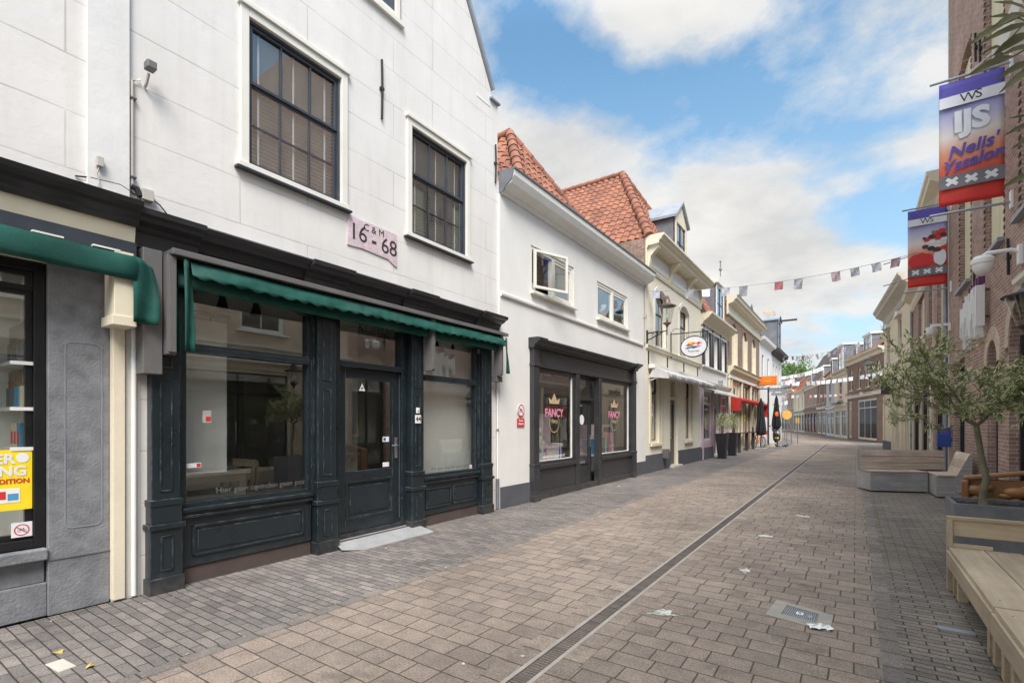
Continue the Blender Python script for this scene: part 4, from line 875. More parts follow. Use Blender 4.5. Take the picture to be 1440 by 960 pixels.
# leafy houseplant in the open window
hp = empty('potted_plant', wpt(h, 8.55, .16, 4.22), R(90), 'bright green potted plant on the sill of the open upper window', 'plant')
MB().lathe([(.07, 0), (.09, .14), (.085, .14), (.07, .1)], (0, 0, 0), 14).build('pot', 'white_paint', hp)
m = MB()
for i in range(160):
    a, e_ = rnd.uniform(0, 6.28), rnd.uniform(-.3, 1.4); rr_ = rnd.uniform(.06, .2); c = Vector((math.cos(a)*math.cos(e_)*rr_, math.sin(a)*math.cos(e_)*rr_*.8, .22+math.sin(e_)*rr_))
    u = Vector((rnd.uniform(-1, 1), rnd.uniform(-1, 1), rnd.uniform(-1, 1))).normalized()*.04; v = u.cross(Vector((rnd.uniform(-1, 1), .3, 1))).normalized()*.02
    m.add([c-u, c+v, c+u, c-v], [(0, 1, 2, 3)])
m.build('leaves', 'tree_leaf', hp)
m = MB(); [m.tube([(0, 0, .1), (x, y_, .3)], .006, 5) for x, y_ in ((-.1, .02), (.08, .05), (.02, -.08))]; m.build('stems', 'bark', hp)
# shopfront
def cf(a, b, y0, y1, z0, z1, name='frame_post', bev=.005, par=None): return vblock(h, a, b, y0, y1, z0, z1, 'charcoal_front', name, bev, par)
def cpil(a, b):
    m = MB(); h.bx(m, a, b, -.10, .1, .7, 3.02); h.bx(m, a-.02, b+.02, -.125, .1, -.01, .12); h.bx(m, a-.01, b+.01, -.112, .1, .12, .70); h.bx(m, a-.02, b+.02, -.125, .1, .70, .745); h.bx(m, a-.015, b+.015, -.12, .1, 2.66, 2.72)
    for (u0, u1, v0, v1) in ((a+.05, a+.06, .2, .62), (b-.06, b-.05, .2, .62), (a+.05, b-.05, .2, .21), (a+.05, b-.05, .61, .62)): h.bx(m, u0, u1, -.12, -.11, v0, v1)
    h.part('pilaster', m, 'charcoal_front', .005)
cpil(S0, S0+.2); cpil(S1-.2, S1)
cf(S0+.2, S1-.2, -.05, .1, 2.66, 2.74, 'architrave'); cf(S0+.2, S1-.2, -.03, .1, 2.74, 3.02, 'fascia')
h.cornice(S0-.03, S1+.03, [(.08, 3.02), (.09, 3.06), (.14, 3.09), (.17, 3.12), (.22, 3.14), (.23, 3.18), (.20, 3.2)], 'charcoal_front', 'cornice')
for a, b in ((S0-.05, S0+.24), (S1-.24, S1+.05)): h.cornice(a, b, [(.13, 3.015), (.14, 3.065), (.19, 3.095), (.22, 3.125), (.27, 3.145), (.28, 3.195), (.22, 3.21)], 'charcoal_front', 'cornice_block')
def pinkwin(a, b):
    cf(a, b, -.03, .1, -.01, .12, 'base_board'); m = MB(); h.bx(m, a, b, -.02, .1, .12, .62); 
    for (u0, u1, v0, v1) in ((a+.12, b-.12, .2, .215), (a+.12, b-.12, .53, .545), (a+.12, a+.135, .2, .545), (b-.135, b-.12, .2, .545)): h.bx(m, u0, u1, -.03, -.019, v0, v1)
    h.part('stall_riser', m, 'charcoal_front', .004); cf(a, b, -.07, .1, .62, .70, 'sill')
    m = MB(); h.bx(m, a, a+.07, -.0, .1, .70, 2.66); h.bx(m, b-.07, b, -.0, .1, .70, 2.66); h.bx(m, a+.07, b-.07, 0, .1, .70, .76); h.bx(m, a+.07, b-.07, 0, .1, 2.58, 2.66); wo_ = h.part('shop_window', m, 'charcoal_front', .004)
    m = MB(); h.bx(m, a+.07, a+.085, .03, .07, .76, 2.58); h.bx(m, b-.085, b-.07, .03, .07, .76, 2.58); h.bx(m, a+.085, b-.085, .03, .07, .76, .775); h.part('bead', m, 'ivory_paint', 0, wo_)
    m = MB(); h.bx(m, a+.06, b-.06, .05, .056, .75, 2.60); h.part('pane', m, 'glass', 0, wo_)
pinkwin(S0+.2, 10.12); pinkwin(11.50, S1-.2)
cf(10.12, 10.30, -.04, .1, 0, 2.66); cf(11.34, 11.50, -.04, .1, 0, 2.66)
cf(10.30, 11.34, .10, .2, 2.08, 2.16, 'transom'); cf(10.30, 11.34, .10, .22, 2.58, 2.66, 'transom'); cf(10.30, 11.34, -.02, .3, -.01, .10, 'door_step')
m = MB(); h.bx(m, 10.32, 11.32, .15, .156, 2.16, 2.58); h.part('transom_pane', m, 'glass')
m = MB(); a, b = 10.33, 11.31
h.bx(m, a, a+.13, .16, .21, .10, 2.08); h.bx(m, b-.13, b, .16, .21, .10, 2.08); h.bx(m, a+.13, b-.13, .16, .21, 1.98, 2.08); h.bx(m, a+.13, b-.13, .16, .21, .10, .22); h.bx(m, a+.13, b-.13, .16, .21, .55, .66); h.bx(m, a+.13, b-.13, .175, .21, .22, .55)
dd = h.part('door', m, 'charcoal_front', .004)
m = MB(); h.bx(m, a+.12, b-.12, .18, .186, .65, 1.99); h.part('door_pane', m, 'glass', 0, dd)
m = MB(); h.bx(m, 10.65, 10.95, .145, .16, .57, .635); h.part('letter_slot', m, 'steel', .003, dd)
m = MB(); x = h.X(b-.06); m.box(x-.02, x+.02, .14, .16, .95, 1.25); m.tube([(x, .15, 1.14), (x, .10, 1.14), (x-.12, .10, 1.14)], .012, 8); h.part('door_handle', m, 'steel', 0, dd)
# crown logo and lettering on both panes
def fancy(x):
    e_ = empty('window_sign', wpt(h, x, .035, 1.75), R(90), 'FANCY window sign in pink and gold with a crown on the %s pane' % ('left' if x < 10 else 'right'), 'window sign')
    text('lettering', 'FANCY', .24, 'print_pink', e_, (0, 0, 0), bold=.006, depth=.001); text('lettering', 'Party', .13, 'print_gold', e_, (0, 0, -.17), shear=.3, depth=.001)
    m = MB(); pts = [(-.2, .2), (-.24, .33), (-.12, .27), (0, .42), (.12, .27), (.24, .33), (.2, .2)]; m.prism(pts, -.001, .001, 'y'); m.build('crown', 'print_gold', e_)
    m = MB(); m.prism([(-.05, .27), (.05, .27), (0, .36)], -.003, -.0015, 'y'); m.build('crown_jewel', 'print_pink', e_)
    m = MB(); n = 30; r0, r1 = .20, .215; m.add([(r0*math.cos(2*math.pi*i/n), 0, -.2+r0*math.sin(2*math.pi*i/n)) for i in range(n)]+[(r1*math.cos(2*math.pi*i/n), 0, -.2+r1*math.sin(2*math.pi*i/n)) for i in range(n)], [(i, (i+1) % n, n+(i+1) % n, n+i) for i in range(n) if i < 4 or i > 11 or True]); m.build('ring', 'print_gold', e_)
fancy(9.25); fancy(12.45)
e_ = empty('window_lettering', wpt(h, 9.25, .035, .84), R(90), 'small white line of lettering along the foot of FANCY shop window', 'lettering'); text('lettering', 'www.fancyparty.nl', .10, 'print_white', e_, (0, 0, 0), depth=.001, spacing=1.2)
s_ = empty('sticker', wpt(h, 10.82, .175, 1.62), R(90), 'round white sticker on the glass of FANCY shop door', 'sticker'); MB().lathe([(.12, 0), (.12, .002)], (0, 0, 0), 24).build('disc', 'paper_white', s_, rot=(R(90), 0, 0))
s_ = empty('sticker', wpt(h, 10.60, .175, 1.85), R(90), 'small blue sticker high on the FANCY shop door glass', 'sticker'); MB().box(-.05, .05, -.002, 0, -.06, .06).build('square', 'print_cyan', s_)
e_ = empty('window_lettering', wpt(h, 12.5, .035, 2.36), R(90), 'large dark letters at the top of right FANCY window', 'lettering'); text('lettering', 'newlok', .26, 'print_black', e_, (0, 0, 0), bold=.006, depth=.001)
# goods in the windows
m = MB(); h.bx(m, S0+.2, 10.1, .16, .9, .70, .73); h.bx(m, 11.5, S1-.2, .16, .9, .70, .73); h.part('display_floor', m, 'white_paint')
m = MB(); h.bx(m, S0+.2, 10.1, .62, .66, .7, 1.75); h.bx(m, 11.5, S1-.2, .62, .66, .7, 1.5); h.part('display_back', m, 'pale_pink')
dz = empty('dress', wpt(h, 8.62, .45, .73), R(90), 'pink tulle dress on a stand in left FANCY window', 'dress')
MB().lathe([(.26, .25), (.24, .32), (.21, .45), (.17, .6), (.14, .7), (.09, .82), (.075, .9), (.10, 1.02), (.08, 1.1), (.03, 1.12)], (0, 0, 0), 18).build('skirt', 'pink_goods', dz); MB().tube([(0, 0, 0), (0, 0, .3)], .015, 8).build('stand', 'steel', dz)
tb = empty('teddy_bear', wpt(h, 9.15, .38, 1.07), R(90), 'cream plush bear seated on pink box in left FANCY window', 'toy')
MB().ball((0, 0, .11), .11, 1, .9, 1.1).ball((0, -.02, .28), .08).ball((-.07, -.02, .35), .03).ball((.07, -.02, .35), .03).ball((-.09, -.08, .04), .045).ball((.09, -.08, .04), .045).build('body', 'ivory_paint', tb)
def giftbox(x, y_, z, w_, hh, mat, mat2, lab):
    g = empty('gift_box', wpt(h, x, y_, z), R(90), lab, 'box', 'boxes in the FANCY windows'); MB().box(-w_/2, w_/2, -.1, .1, 0, hh*.8).build('base', mat, g, .004); MB().box(-w_/2-.008, w_/2+.008, -.108, .108, hh*.8, hh).build('lid', mat2, g, .004); MB().box(-.02, .02, -.112, .112, .003, hh+.004).build('ribbon', 'print_white', g)
giftbox(9.2, .38, .73, .36, .34, 'pink_goods', 'pale_pink', 'pink gift box under the plush bear')
giftbox(8.9, .22, .73, .24, .26, 'paper_white', 'print_cyan', 'white box with blue lid front left in FANCY window')
giftbox(9.5, .24, .73, .28, .3, 'paper_white', 'pale_pink', 'white box with pale pink lid front right in left FANCY window')
giftbox(9.82, .3, .73, .18, .36, 'print_blue', 'paper_white', 'tall purple box at right end of left FANCY window')
giftbox(11.95, .35, .73, .3, .5, 'print_cyan', 'paper_white', 'pale blue tall box in right FANCY window')
giftbox(12.5, .4, .73, .42, .42, 'lead_grey', 'grey_metal', 'dark grey box in the middle of right FANCY window')
giftbox(12.95, .4, .73, .24, .7, 'pink_goods', 'maroon_paint', 'tall pink box with maroon lid at right end of FANCY window')
# no-bicycles sign on the wall
ns = empty('no_bicycles_sign', wpt(h, 7.88, -.012, 1.78), R(90), 'round red no bicycles sign with red plate below on smooth white wall', 'sign')
MB().lathe([(.115, 0), (.115, .01)], (0, 0, 0), 28).build('disc', 'print_white', ns, rot=(R(90), 0, 0)); no_sign(ns, 0, -.0125, 0, .115)
MB().box(-.12, .12, -.01, 0, -.30, -.15).build('lower_plate', 'print_red', ns); text('lettering', 'fietsen', .055, 'print_white', ns, (0, -.012, -.19), bold=.001, depth=.0005); text('lettering', 'plaatsen', .055, 'print_white', ns, (0, -.012, -.25), bold=.001, depth=.0005)
# roof: hipped wing toward the street
m = MB(); ap = (h.X(9.7), 1.5, 8.4); bl = (h.X(7.95), .0, 6.03); br = (h.X(11.45), .0, 6.03); bk = (h.X(9.7), 7, 8.4)
tiled_slope(m, bl, br, ap, ap); h.part('roof', m, 'pantile')
m = MB(); tiled_slope(m, (h.X(7.95), 7, 6.03), bl, bk, ap); tiled_slope(m, br, (h.X(11.45), 7, 6.03), ap, bk); h.part('roof', m, 'pantile')
m = MB(); ridge_tiles(m, bl, ap); ridge_tiles(m, br, ap, .09); ridge_tiles(m, ap, bk); h.part('ridge_tiles', m, 'pantile')
m = MB(); tiled_slope(m, (h.X(7.3), .05, 6.03), (h.X(8.2), .05, 6.03), (h.X(7.3), 2.0, 8.2), (h.X(8.2), 2.0, 8.2)); h.part('roof', m, 'pantile')
m = MB(); x = h.X(10.5); m.box(x-.22, x+.22, .30, .62, 6.62, 6.66); m.box(x-.22, x+.22, .25, .30, 6.3, 6.62); o = h.part('roof_window', m, 'lead_grey')
pp = empty('downpipe', wpt(h, 14.62, -.04, 0), R(90), 'thin grey drainpipe between the white house and cream brick house', 'pipe'); MB().tube([(0, 0, 3.95), (0, 0, 5.7)], .03, 8).build('pipe', 'beige_plastic', pp); MB().box(-.05, .05, -.03, .03, 4.7, 4.8).build('clip', 'beige_plastic', pp)

# ================================================================== HOUSE 3 (painted cream brick, cornice with brackets)
h = H3 = lhouse('shop_house', 14.75, 'cream painted brick house with bracketed cornice, orange hipped roof and dormer', 'house', -5.25)
h.wall(14.75, 21.3, 0, 7.15, [(15.62, 16.82, 4.0, 5.85, .25), (18.3, 19.5, 4.0, 5.85, .25), (15.22, 16.15, .9, 3.05), (17.2, 18.12, .02, 3.1), (19.0, 19.98, .88, 3.15)], 'painted_brick', .22)
h.body(14.75, 21.3, 7.18, 8, 'brick_brown', y0=.22, floors=[(-.01, 3.2, 'room_wall'), (3.6, 6.2, 'room_dark')])
for a, b in ((15.62, 16.82), (18.3, 19.5)):
    h.window(a+.0, b-.0, 4.0, 5.85, 1, (1,), 'ivory_paint', 'black_frame', y=.10, fw=.05, split=5.1, glass='old_glass', rise=.1)
    m = MB(); A, B = h.X(a), h.X(b); w2 = (B-A)/2; rise = .25; Rr = (w2*w2+rise*rise)/(2*rise)
    for i in range(12):
        u0, u1 = -1+2*i/12, -1+2*(i+1)/12; f = lambda u: 5.85-Rr+math.sqrt(Rr*Rr-(u*w2)**2); k = 1.13
        m.prism([(A+w2*(1+u0), f(u0)), (A+w2*(1+u1), f(u1)), (A+w2+w2*u1*k, f(u1)+.14), (A+w2+w2*u0*k, f(u0)+.14)], -.03, .02, 'y')
    m.box(A-.12, A, -.02, .02, 4.0, 5.6); m.box(B, B+.12, -.02, .02, 4.0, 5.6); m.box(A-.14, B+.14, -.05, .05, 3.93, 4.0); h.part('window_surround', m, 'ivory_paint', .003)
h.cornice(14.78, 21.28, [(.03, 3.82), (.06, 3.84), (.06, 3.90), (.09, 3.92), (.03, 3.95)], 'cream_paint', 'string_course')
for yy in (14.98, 16.85, 18.8, 20.75): vblock(h, yy-.02, yy+.02, -.03, .01, 3.25, 3.75, 'rubber', 'wall_anchor')
h.cornice(14.76, 21.29, [(.04, 6.20), (.06, 6.28), (.04, 6.30), (.03, 6.85), (.05, 6.86), (.07, 6.92), (.40, 6.94), (.42, 7.02), (.48, 7.06), (.50, 7.12), (.56, 7.16), (.56, 7.22)], 'cream_paint', 'cornice')
for yy in (14.95, 17.1, 19.2, 21.1):
    m = MB(); x = h.X(yy); m.prism([(0, 6.28), (-.06, 6.28), (-.10, 6.45), (-.12, 6.6), (-.22, 6.72), (-.36, 6.84), (-.38, 6.94), (0, 6.94)], x-.10, x+.10, 'x'); h.part('cornice_bracket', m, 'cream_paint', .004)
for a, b in ((15.15, 16.9), (17.3, 19.0), (19.4, 20.9)): vblock(h, a, b, -.052, -.025, 6.38, 6.80, 'white_paint', 'frieze_panel', .004)
vblock(h, 14.75, 17.19, -.02, .02, -.01, .55, 'charcoal_plinth', 'plinth'); vblock(h, 18.13, 21.3, -.02, .02, -.01, .55, 'charcoal_plinth', 'plinth')
for a, b, z0, z1 in ((15.22, 16.15, .9, 3.05), (19.0, 19.98, .88, 3.15)):
    h.window(a, b, z0, z1, 1, (1,), 'cream_paint', 'charcoal_front', y=.10, fw=.07, split=2.5, name='shop_window'); h.sill(a-.08, b+.08, z0, .08, .09, 'cream_paint')
    m = MB(); A, B = h.X(a), h.X(b); m.box(A-.14, A, -.03, .02, z0, z1); m.box(B, B+.3, -.03, .02, z0, z1); h.part('window_surround', m, 'cream_paint', .003)
m = MB(); A, B = h.X(17.2), h.X(18.12); m.box(A, A+.07, .08, .2, .02, 3.1); m.box(B-.07, B, .08, .2, .02, 3.1); m.box(A+.07, B-.07, .08, .2, 2.36, 2.46); m.box(A+.07, B-.07, .08, .2, 3.02, 3.1); df_ = h.part('door_frame', m, 'cream_paint', .003)
m = MB(); m.box(A+.08, B-.08, .12, .17, .08, 1.0); m.box(A+.08, A+.18, .12, .17, 1.0, 2.35); m.box(B-.18, B-.08, .12, .17, 1.0, 2.35); m.box(A+.18, B-.18, .12, .17, 2.22, 2.35); d3 = h.part('door', m, 'charcoal_front', .003)
m = MB(); m.box(A+.17, B-.17, .14, .146, .99, 2.24); h.part('door_pane', m, 'glass', 0, d3); m = MB()
for i in range(4): x = A+.24+i*.14; m.tube([(x, .115, 1.02), (x, .115, 2.2)], .008, 5)
h.part('door_grille', m, 'rubber', 0, d3); m = MB(); m.box(A+.08, B-.08, .14, .146, 2.46, 3.02); h.part('transom_pane', m, 'glass', 0, df_)
vblock(h, 17.1, 18.2, -.15, .2, -.01, .07, 'pale_stone', 'door_step', .006)
m = MB(); m.box(h.X(16.4)-.1, h.X(16.4)+.1, -.20, -.02, .38, .68); h.part('vent_box', m, 'grey_metal', .01)
# grey-white awning
m = MB(); h.bx(m, 14.95, 21.1, -.22, -.02, 3.22, 3.34); h.part('awning_box', m, 'white_paint', .006)
awning_cloth(h, 15.0, 21.05, [(.18, 3.26), (.62, 3.05), (.64, 3.03), (.645, 2.86)], 'grey_fabric', 'awning_cloth', .01, 80, .02, .3)
m = MB(); A, B = h.X(15.02), h.X(21.03)
for x in (A, B): m.tube([(x, -.05, 2.85), (x, -.62, 3.02)], .014, 6)
h.part('awning_arm', m, 'white_paint')
m = MB(); m.prism([(-.02, 2.95), (-.18, 3.26), (-.62, 3.05), (-.64, 2.88)], h.X(14.99), h.X(15.0), 'x'); h.part('awning_cheek', m, 'grey_fabric')
def goods_poster(hh, x, z, mat, lab, w_=.3, k=.4):
    e_ = empty('poster', wpt(hh, x, .135, z), R(90), lab, 'poster'); MB().box(-w_/2, w_/2, -.003, 0, -w_*k, w_*k).build('sheet', 'paper_white', e_); MB().box(-w_*.4, w_*.4, -.006, -.003, -w_*k*.5, w_*k*.7).build('printed_shape', mat, e_)
goods_poster(h, 15.6, 1.95, 'print_pink', 'pink printed poster in the left ground window of cream brick house', .5); goods_poster(h, 19.4, 1.9, 'print_red', 'red printed poster in the right ground window of cream brick house', .4)
goods_poster(h, 15.65, 2.75, 'print_cyan', 'blue printed card high in the left ground window of cream brick house', .4)
# hipped roof
m = MB(); a0, a1 = (h.X(14.8), -.1, 7.2), (h.X(21.3), -.1, 7.2); ap = (h.X(18.0), 2.05, 11.0); bk = (h.X(18.0), 9, 11.0)
tiled_slope(m, a0, a1, ap, ap); h.part('roof', m, 'pantile')
m = MB(); tiled_slope(m, (h.X(14.8), 9, 7.2), a0, bk, ap); h.part('roof', m, 'pantile'); m = MB(); tiled_slope(m, a1, (h.X(21.3), 9, 7.2), ap, bk, .3, .4); h.part('roof', m, 'pantile')
m = MB(); ridge_tiles(m, a0, ap, .14, .38); ridge_tiles(m, ap, bk, .11); ridge_tiles(m, a1, ap, .12); h.part('ridge_tiles', m, 'pantile')
def dormer(h, a, b, z0, zw, za, y0=-.05, dep=1.8, side='lead_grey', frc='cream_paint', flat_top=False, name='dormer'):
    A, B = h.X(a), h.X(b); C = (A+B)/2; m = MB(); m.prism([(A, z0), (A+.05, z0), (A+.05, zw-.05), (B-.05, zw-.05), (B-.05, z0), (B, z0), (B, zw-.005), (A, zw-.005)], y0, y0+dep, 'y'); o = h.part(name, m, side)
    m = MB()
    if flat_top: m.box(A-.10, B+.10, y0-.12, y0+dep, zw, zw+.16)
    else:
        m.prism([(A-.12, zw-.03), (C, za), (B+.12, zw-.03), (B+.12, zw+.06), (C, za+.10), (A-.12, zw+.06)], y0-.12, y0+dep, 'y')
    h.part('dormer_roof', m, 'zinc' if not flat_top else frc, 0, o)
    m = MB(); m.prism([(A, z0), (A, zw), (C, za-.02) if not flat_top else (C, zw), (B, zw), (B, z0), (B-.16, z0), (B-.16, zw-.12), (A+.16, zw-.12), (A+.16, z0)][::-1], y0-.03, y0+.04, 'y'); h.part('dormer_front', m, frc, 0, o)
    m = MB(); m.box(C-.02, C+.02, y0-.0, y0+.04, z0, zw-.12); m.box(A+.16, B-.16, y0-.0, y0+.04, (z0+zw)/2-.015, (z0+zw)/2+.015); m.box(A+.16, A+.2, y0, y0+.04, z0, zw-.12); m.box(B-.2, B-.16, y0, y0+.04, z0, zw-.12); h.part('dormer_sash', m, 'black_frame', 0, o)
    m = MB(); m.box(A+.16, B-.16, y0+.02, y0+.026, z0, zw-.12); h.part('pane', m, 'old_glass', 0, o); m = MB(); m.box(A+.06, B-.06, y0+.3, y0+.32, z0, zw-.02); h.part('interior', m, 'room_dark', 0, o)
dormer(h, 17.55, 18.95, 7.2, 8.75, 9.4)
# shop lamp on scrolled bracket
def lantern(root, cx, cy, z0, r, hh, style='bell', top='black_paint', glass='lamp_glass'):
    """z0 bottom of the glass; hh height of the glass"""
    if style == 'bell':
        MB().lathe([(.02, z0+hh*1.62), (.03, z0+hh*1.55), (.055, z0+hh*1.5), (.05, z0+hh*1.42), (r*.33, z0+hh*1.38), (r*.36, z0+hh*1.24), (r*.5, z0+hh*1.14), (r*.85, z0+hh*1.03), (r*1.05, z0+hh*1.0), (r*1.05, z0+hh*.97), (.01, z0+hh*.97)], (cx, cy, 0), 24).build('lamp_hood', top, root)
        MB().lathe([(r*.45, z0), (r*.9, z0+hh*.97)], (cx, cy, 0), 20).build('lamp_glass', glass, root)
        MB().lathe([(.01, z0-.12), (.03, z0-.10), (.05, z0-.05), (r*.48, z0), (r*.48, z0+.02), (.03, z0+.03), (.03, z0+.1), (.01, z0+.1)], (cx, cy, 0), 16).build('lamp_base', top, root)
        MB().ball((cx, cy, z0+hh*.4), r*.22, 1, 1, 1.5).build('bulb', 'paper_white', root)
    else:
        n = 6; m = MB(); m.lathe([(.01, z0+hh*1.75), (.02, z0+hh*1.6), (.05, z0+hh*1.55), (.05, z0+hh*1.4), (r*.4, z0+hh*1.35), (r*1.08, z0+hh), (r*1.08, z0+hh*.96), (.01, z0+hh*.96)], (cx, cy, 0), n); m.smooth = False; m.build('lamp_hood', top, root, 0, False)
        m = MB(); m.lathe([(r*.5, z0), (r, z0+hh*.96)], (cx, cy, 0), n); m.f = m.f[:-2]; m.build('lamp_glass', glass, root, 0, False)
        m = MB()
        for k in range(n): a = 2*math.pi*k/n; m.tube([(cx+r*.5*math.cos(a), cy+r*.5*math.sin(a), z0), (cx+r*math.cos(a), cy+r*math.sin(a), z0+hh*.96)], .009, 5)
        m.build('lamp_frame', top, root); m = MB(); m.lathe([(.01, z0-.1), (.03, z0-.07), (r*.5, z0), (r*.5, z0+.02), (.01, z0+.02)], (cx, cy, 0), n); m.build('lamp_base', top, root, 0, False)
        MB().ball((cx, cy, z0+hh*.45), r*.2, 1, 1, 1.6).build('bulb', 'paper_white', root)
def scroll(m, p, q, r, z, sgn=-1):
    """lattice of arcs between wall point p and arm end q (local x=out)"""
    L = q-p
    for k in range(3):
        c = p+L*(.2+.27*k); rr_ = r*(1-.25*k); m.tube([(c+rr_*math.cos(t), 0, z+sgn*rr_*.9+rr_*.8*math.sin(t)) for t in [i*math.pi*2/12 for i in range(13)]], .008, 5)
    m.tube([(p, 0, z+sgn*r*2), (p+L*.4, 0, z+sgn*r*1.1), (q, 0, z)], .012, 6)
def wall_lamp(name, loc, rz, label, reach, arm_z, r, gh, style, top='black_paint', group=None):
    e_ = empty(name, loc, rz, label, 'wall lamp', group); m = MB(); m.box(-.01, .03, -.04, .04, arm_z-.35, arm_z+.08); m.tube([(0, 0, arm_z), (reach, 0, arm_z)], .015, 8); scroll(m, .02, reach*.85, .12, arm_z); m.tube([(reach, 0, arm_z-.12), (reach, 0, arm_z+.15)], .014, 6); m.build('bracket', 'black_frame', e_)
    lantern(e_, reach, 0, arm_z+.22, r, gh, style, top); return e_
wall_lamp('wall_lamp', (-5.24, 14.83, 0), 0, 'large bell topped brown lantern on scrolled black bracket at cream brick house', .62, 4.28, .25, .52, 'bell', 'copper_brown')
# oval hanging sign
os_ = empty('oval_hanging_sign', (-5.24, 17.2, 4.1), 0, 'white oval hanging sign with colourful splash logo on black bracket', 'sign')
MB().lathe([(.40, 0), (.40, .05)], (0, 0, 0), 40, 1.02, .82).build('sign_board', 'print_white', os_, loc=(.78, .025, 0), rot=(R(90), 0, 0))
m = MB(); pts = [(.78+.42*1.0*math.cos(t), -.0, .345*math.sin(t)) for t in [i*math.pi*2/40 for i in range(41)]]; m.tube(pts, .022, 8); m.build('rim', 'black_frame', os_)
m = MB(); m.tube([(0, 0, .48), (1.25, 0, .48)], .016, 8); m.tube([(1.22, 0, .48), (1.22, 0, -.0)], .012, 6); m.tube([(.02, 0, .55), (.02, 0, -.35)], .016, 6); m.tube([(.55, 0, .48), (.55, 0, .3)], .01, 6); m.tube([(1.0, 0, .48), (1.0, 0, .3)], .01, 6)
m.tube([(.02+.18*(1-math.cos(t)), 0, .48+.18*math.sin(t)) for t in [i*.5 for i in range(7)]], .008, 5); m.build('bracket', 'black_frame', os_)
for k, (mt_, x, z) in enumerate((('print_red', .95, .10), ('orange_paint', .78, .10), ('print_yellow', .68, .14), ('print_red', .62, .06), ('print_cyan', .60, -.04), ('print_blue', .8, -.03), ('print_pink', .92, .01), ('print_green', .72, .0))):
    m = MB(); m.prism([(x-.10, z), (x-.03, z+.03), (x, z+.055), (x+.04, z+.025), (x+.11, z+.01), (x+.03, z-.02), (x-.02, z-.035)], -.03-.001*k, -.026, 'y'); m.build('splash_logo', mt_, os_)
text('lettering', 'Restaurant', .085, 'grey_metal', os_, (.78, -.031, -.15), depth=.0008)

# ================================================================== HOUSE 4 (white, shutters, lilac shopfront)
h = H4 = lhouse('shop_house', 21.3, 'white house with dark louvred shutters over lilac and brown shopfront', 'house', -5.25)
wins = [(21.75, 22.75), (23.35, 24.3), (24.9, 25.85)]
h.wall(21.3, 26.5, 0, 6.04, [(a, b, 3.95, 5.45) for a, b in wins]+[(21.6, 23.2, .75, 2.85), (23.35, 24.55, .1, 2.85), (24.7, 26.2, .75, 2.85)], 'white_paint', .2)
h.body(21.3, 26.5, 6.05, 7, 'render_white', y0=.2, floors=[(-.01, 2.95, 'room_wall'), (3.4, 5.75, 'room_dark')])
for a, b in wins:
    h.window(a, b, 3.95, 5.45, 1, (1,), 'white_paint', 'white_paint', y=.08, split=4.9, glass='old_glass'); h.sill(a-.3, b+.3, 3.95, .1, .06, 'white_paint')
    m = MB()
    for x0, x1 in ((a-.26, a+.03), (b-.03, b+.26)): h.part('shutter', MB().box(*h.xs(x0, x1), -.07, -.03, 3.97, 5.43), 'green_paint', .006)
    vblock(h, a-.30, b+.30, -.06, .02, 5.45, 5.54, 'white_paint', 'window_head')
    m = MB(); h.bx(m, a-.26, a-.18, -.1, -.05, 5.50, 5.62); h.part('shutter_hook', m, 'black_frame')
h.cornice(21.32, 26.48, [(.03, 5.62), (.08, 5.64), (.10, 5.72), (.34, 5.90), (.38, 5.96), (.44, 6.02), (.45, 6.10)], 'cream_paint', 'cornice')
h.cornice(21.32, 26.48, [(.03, 3.05), (.12, 3.06), (.16, 3.12), (.22, 3.2), (.22, 3.26)], 'beige_plastic', 'shop_cornice')
vblock(h, 21.31, 23.3, -.05, .02, -.01, .5, 'charcoal_plinth', 'plinth'); vblock(h, 21.31, 23.3, -.04, .1, .5, .75, 'lilac_paint', 'stall_riser', .004); vblock(h, 24.6, 26.4, -.04, .1, .02, .75, 'lilac_paint', 'stall_riser', .004)
h.window(21.6, 23.2, .75, 2.85, 2, (1,), 'lilac_paint', 'white_paint', y=.0, split=2.35, name='shop_window'); h.window(24.7, 26.2, .75, 2.85, 2, (1,), 'lilac_paint', 'white_paint', y=.0, split=2.35, name='shop_window')
m = MB(); A, B = h.X(23.35), h.X(24.55); m.box(A, B, .12, .18, .1, 2.2); d4 = h.part('door', m, 'maroon_paint', .004); m = MB(); m.box(A+.1, A+.5, .10, .121, 1.0, 2.0); m.box(B-.5, B-.1, .10, .121, 1.0, 2.0); m.box(A+.1, A+.5, .10, .121, .3, .8); m.box(B-.5, B-.1, .10, .121, .3, .8); h.part('door_panel', m, 'maroon_paint', .01, d4)
m = MB(); m.box(A, B, .14, .146, 2.28, 2.85); h.part('transom_pane', m, 'old_glass'); vblock(h, 23.35, 24.55, .08, .16, 2.2, 2.28, 'lilac_paint', 'transom')
for x in (21.45, 23.27, 24.63, 26.33): vblock(h, x-.07, x+.07, -.08, .1, .02, 2.95, 'lilac_paint', 'shop_column', .01)
awning_cloth(h, 21.5, 26.3, [(.10, 3.0), (.5, 2.86), (.52, 2.80)], 'grey_fabric', 'awning_cloth', .004, 30)
m = MB(); h.bx(m, 21.45, 26.35, -.56, -.50, 2.76, 2.82); h.bx(m, 21.45, 26.35, -.30, -.26, 2.93, 2.98); h.part('awning_rail', m, 'white_paint')
vblock(h, 24.4, 24.6, -.18, .0, 3.28, 3.5, 'zinc', 'alarm_box', .01)
m = MB(); e0, e1 = (h.X(21.3), -.2, 6.08), (h.X(26.5), -.2, 6.08); r0, r1 = (h.X(21.3), 1.6, 9.3), (h.X(26.5), 1.6, 9.3); tiled_slope(m, e0, e1, r0, r1, .3, .4); h.part('roof', m, 'pantile')
m = MB(); vs = []; 
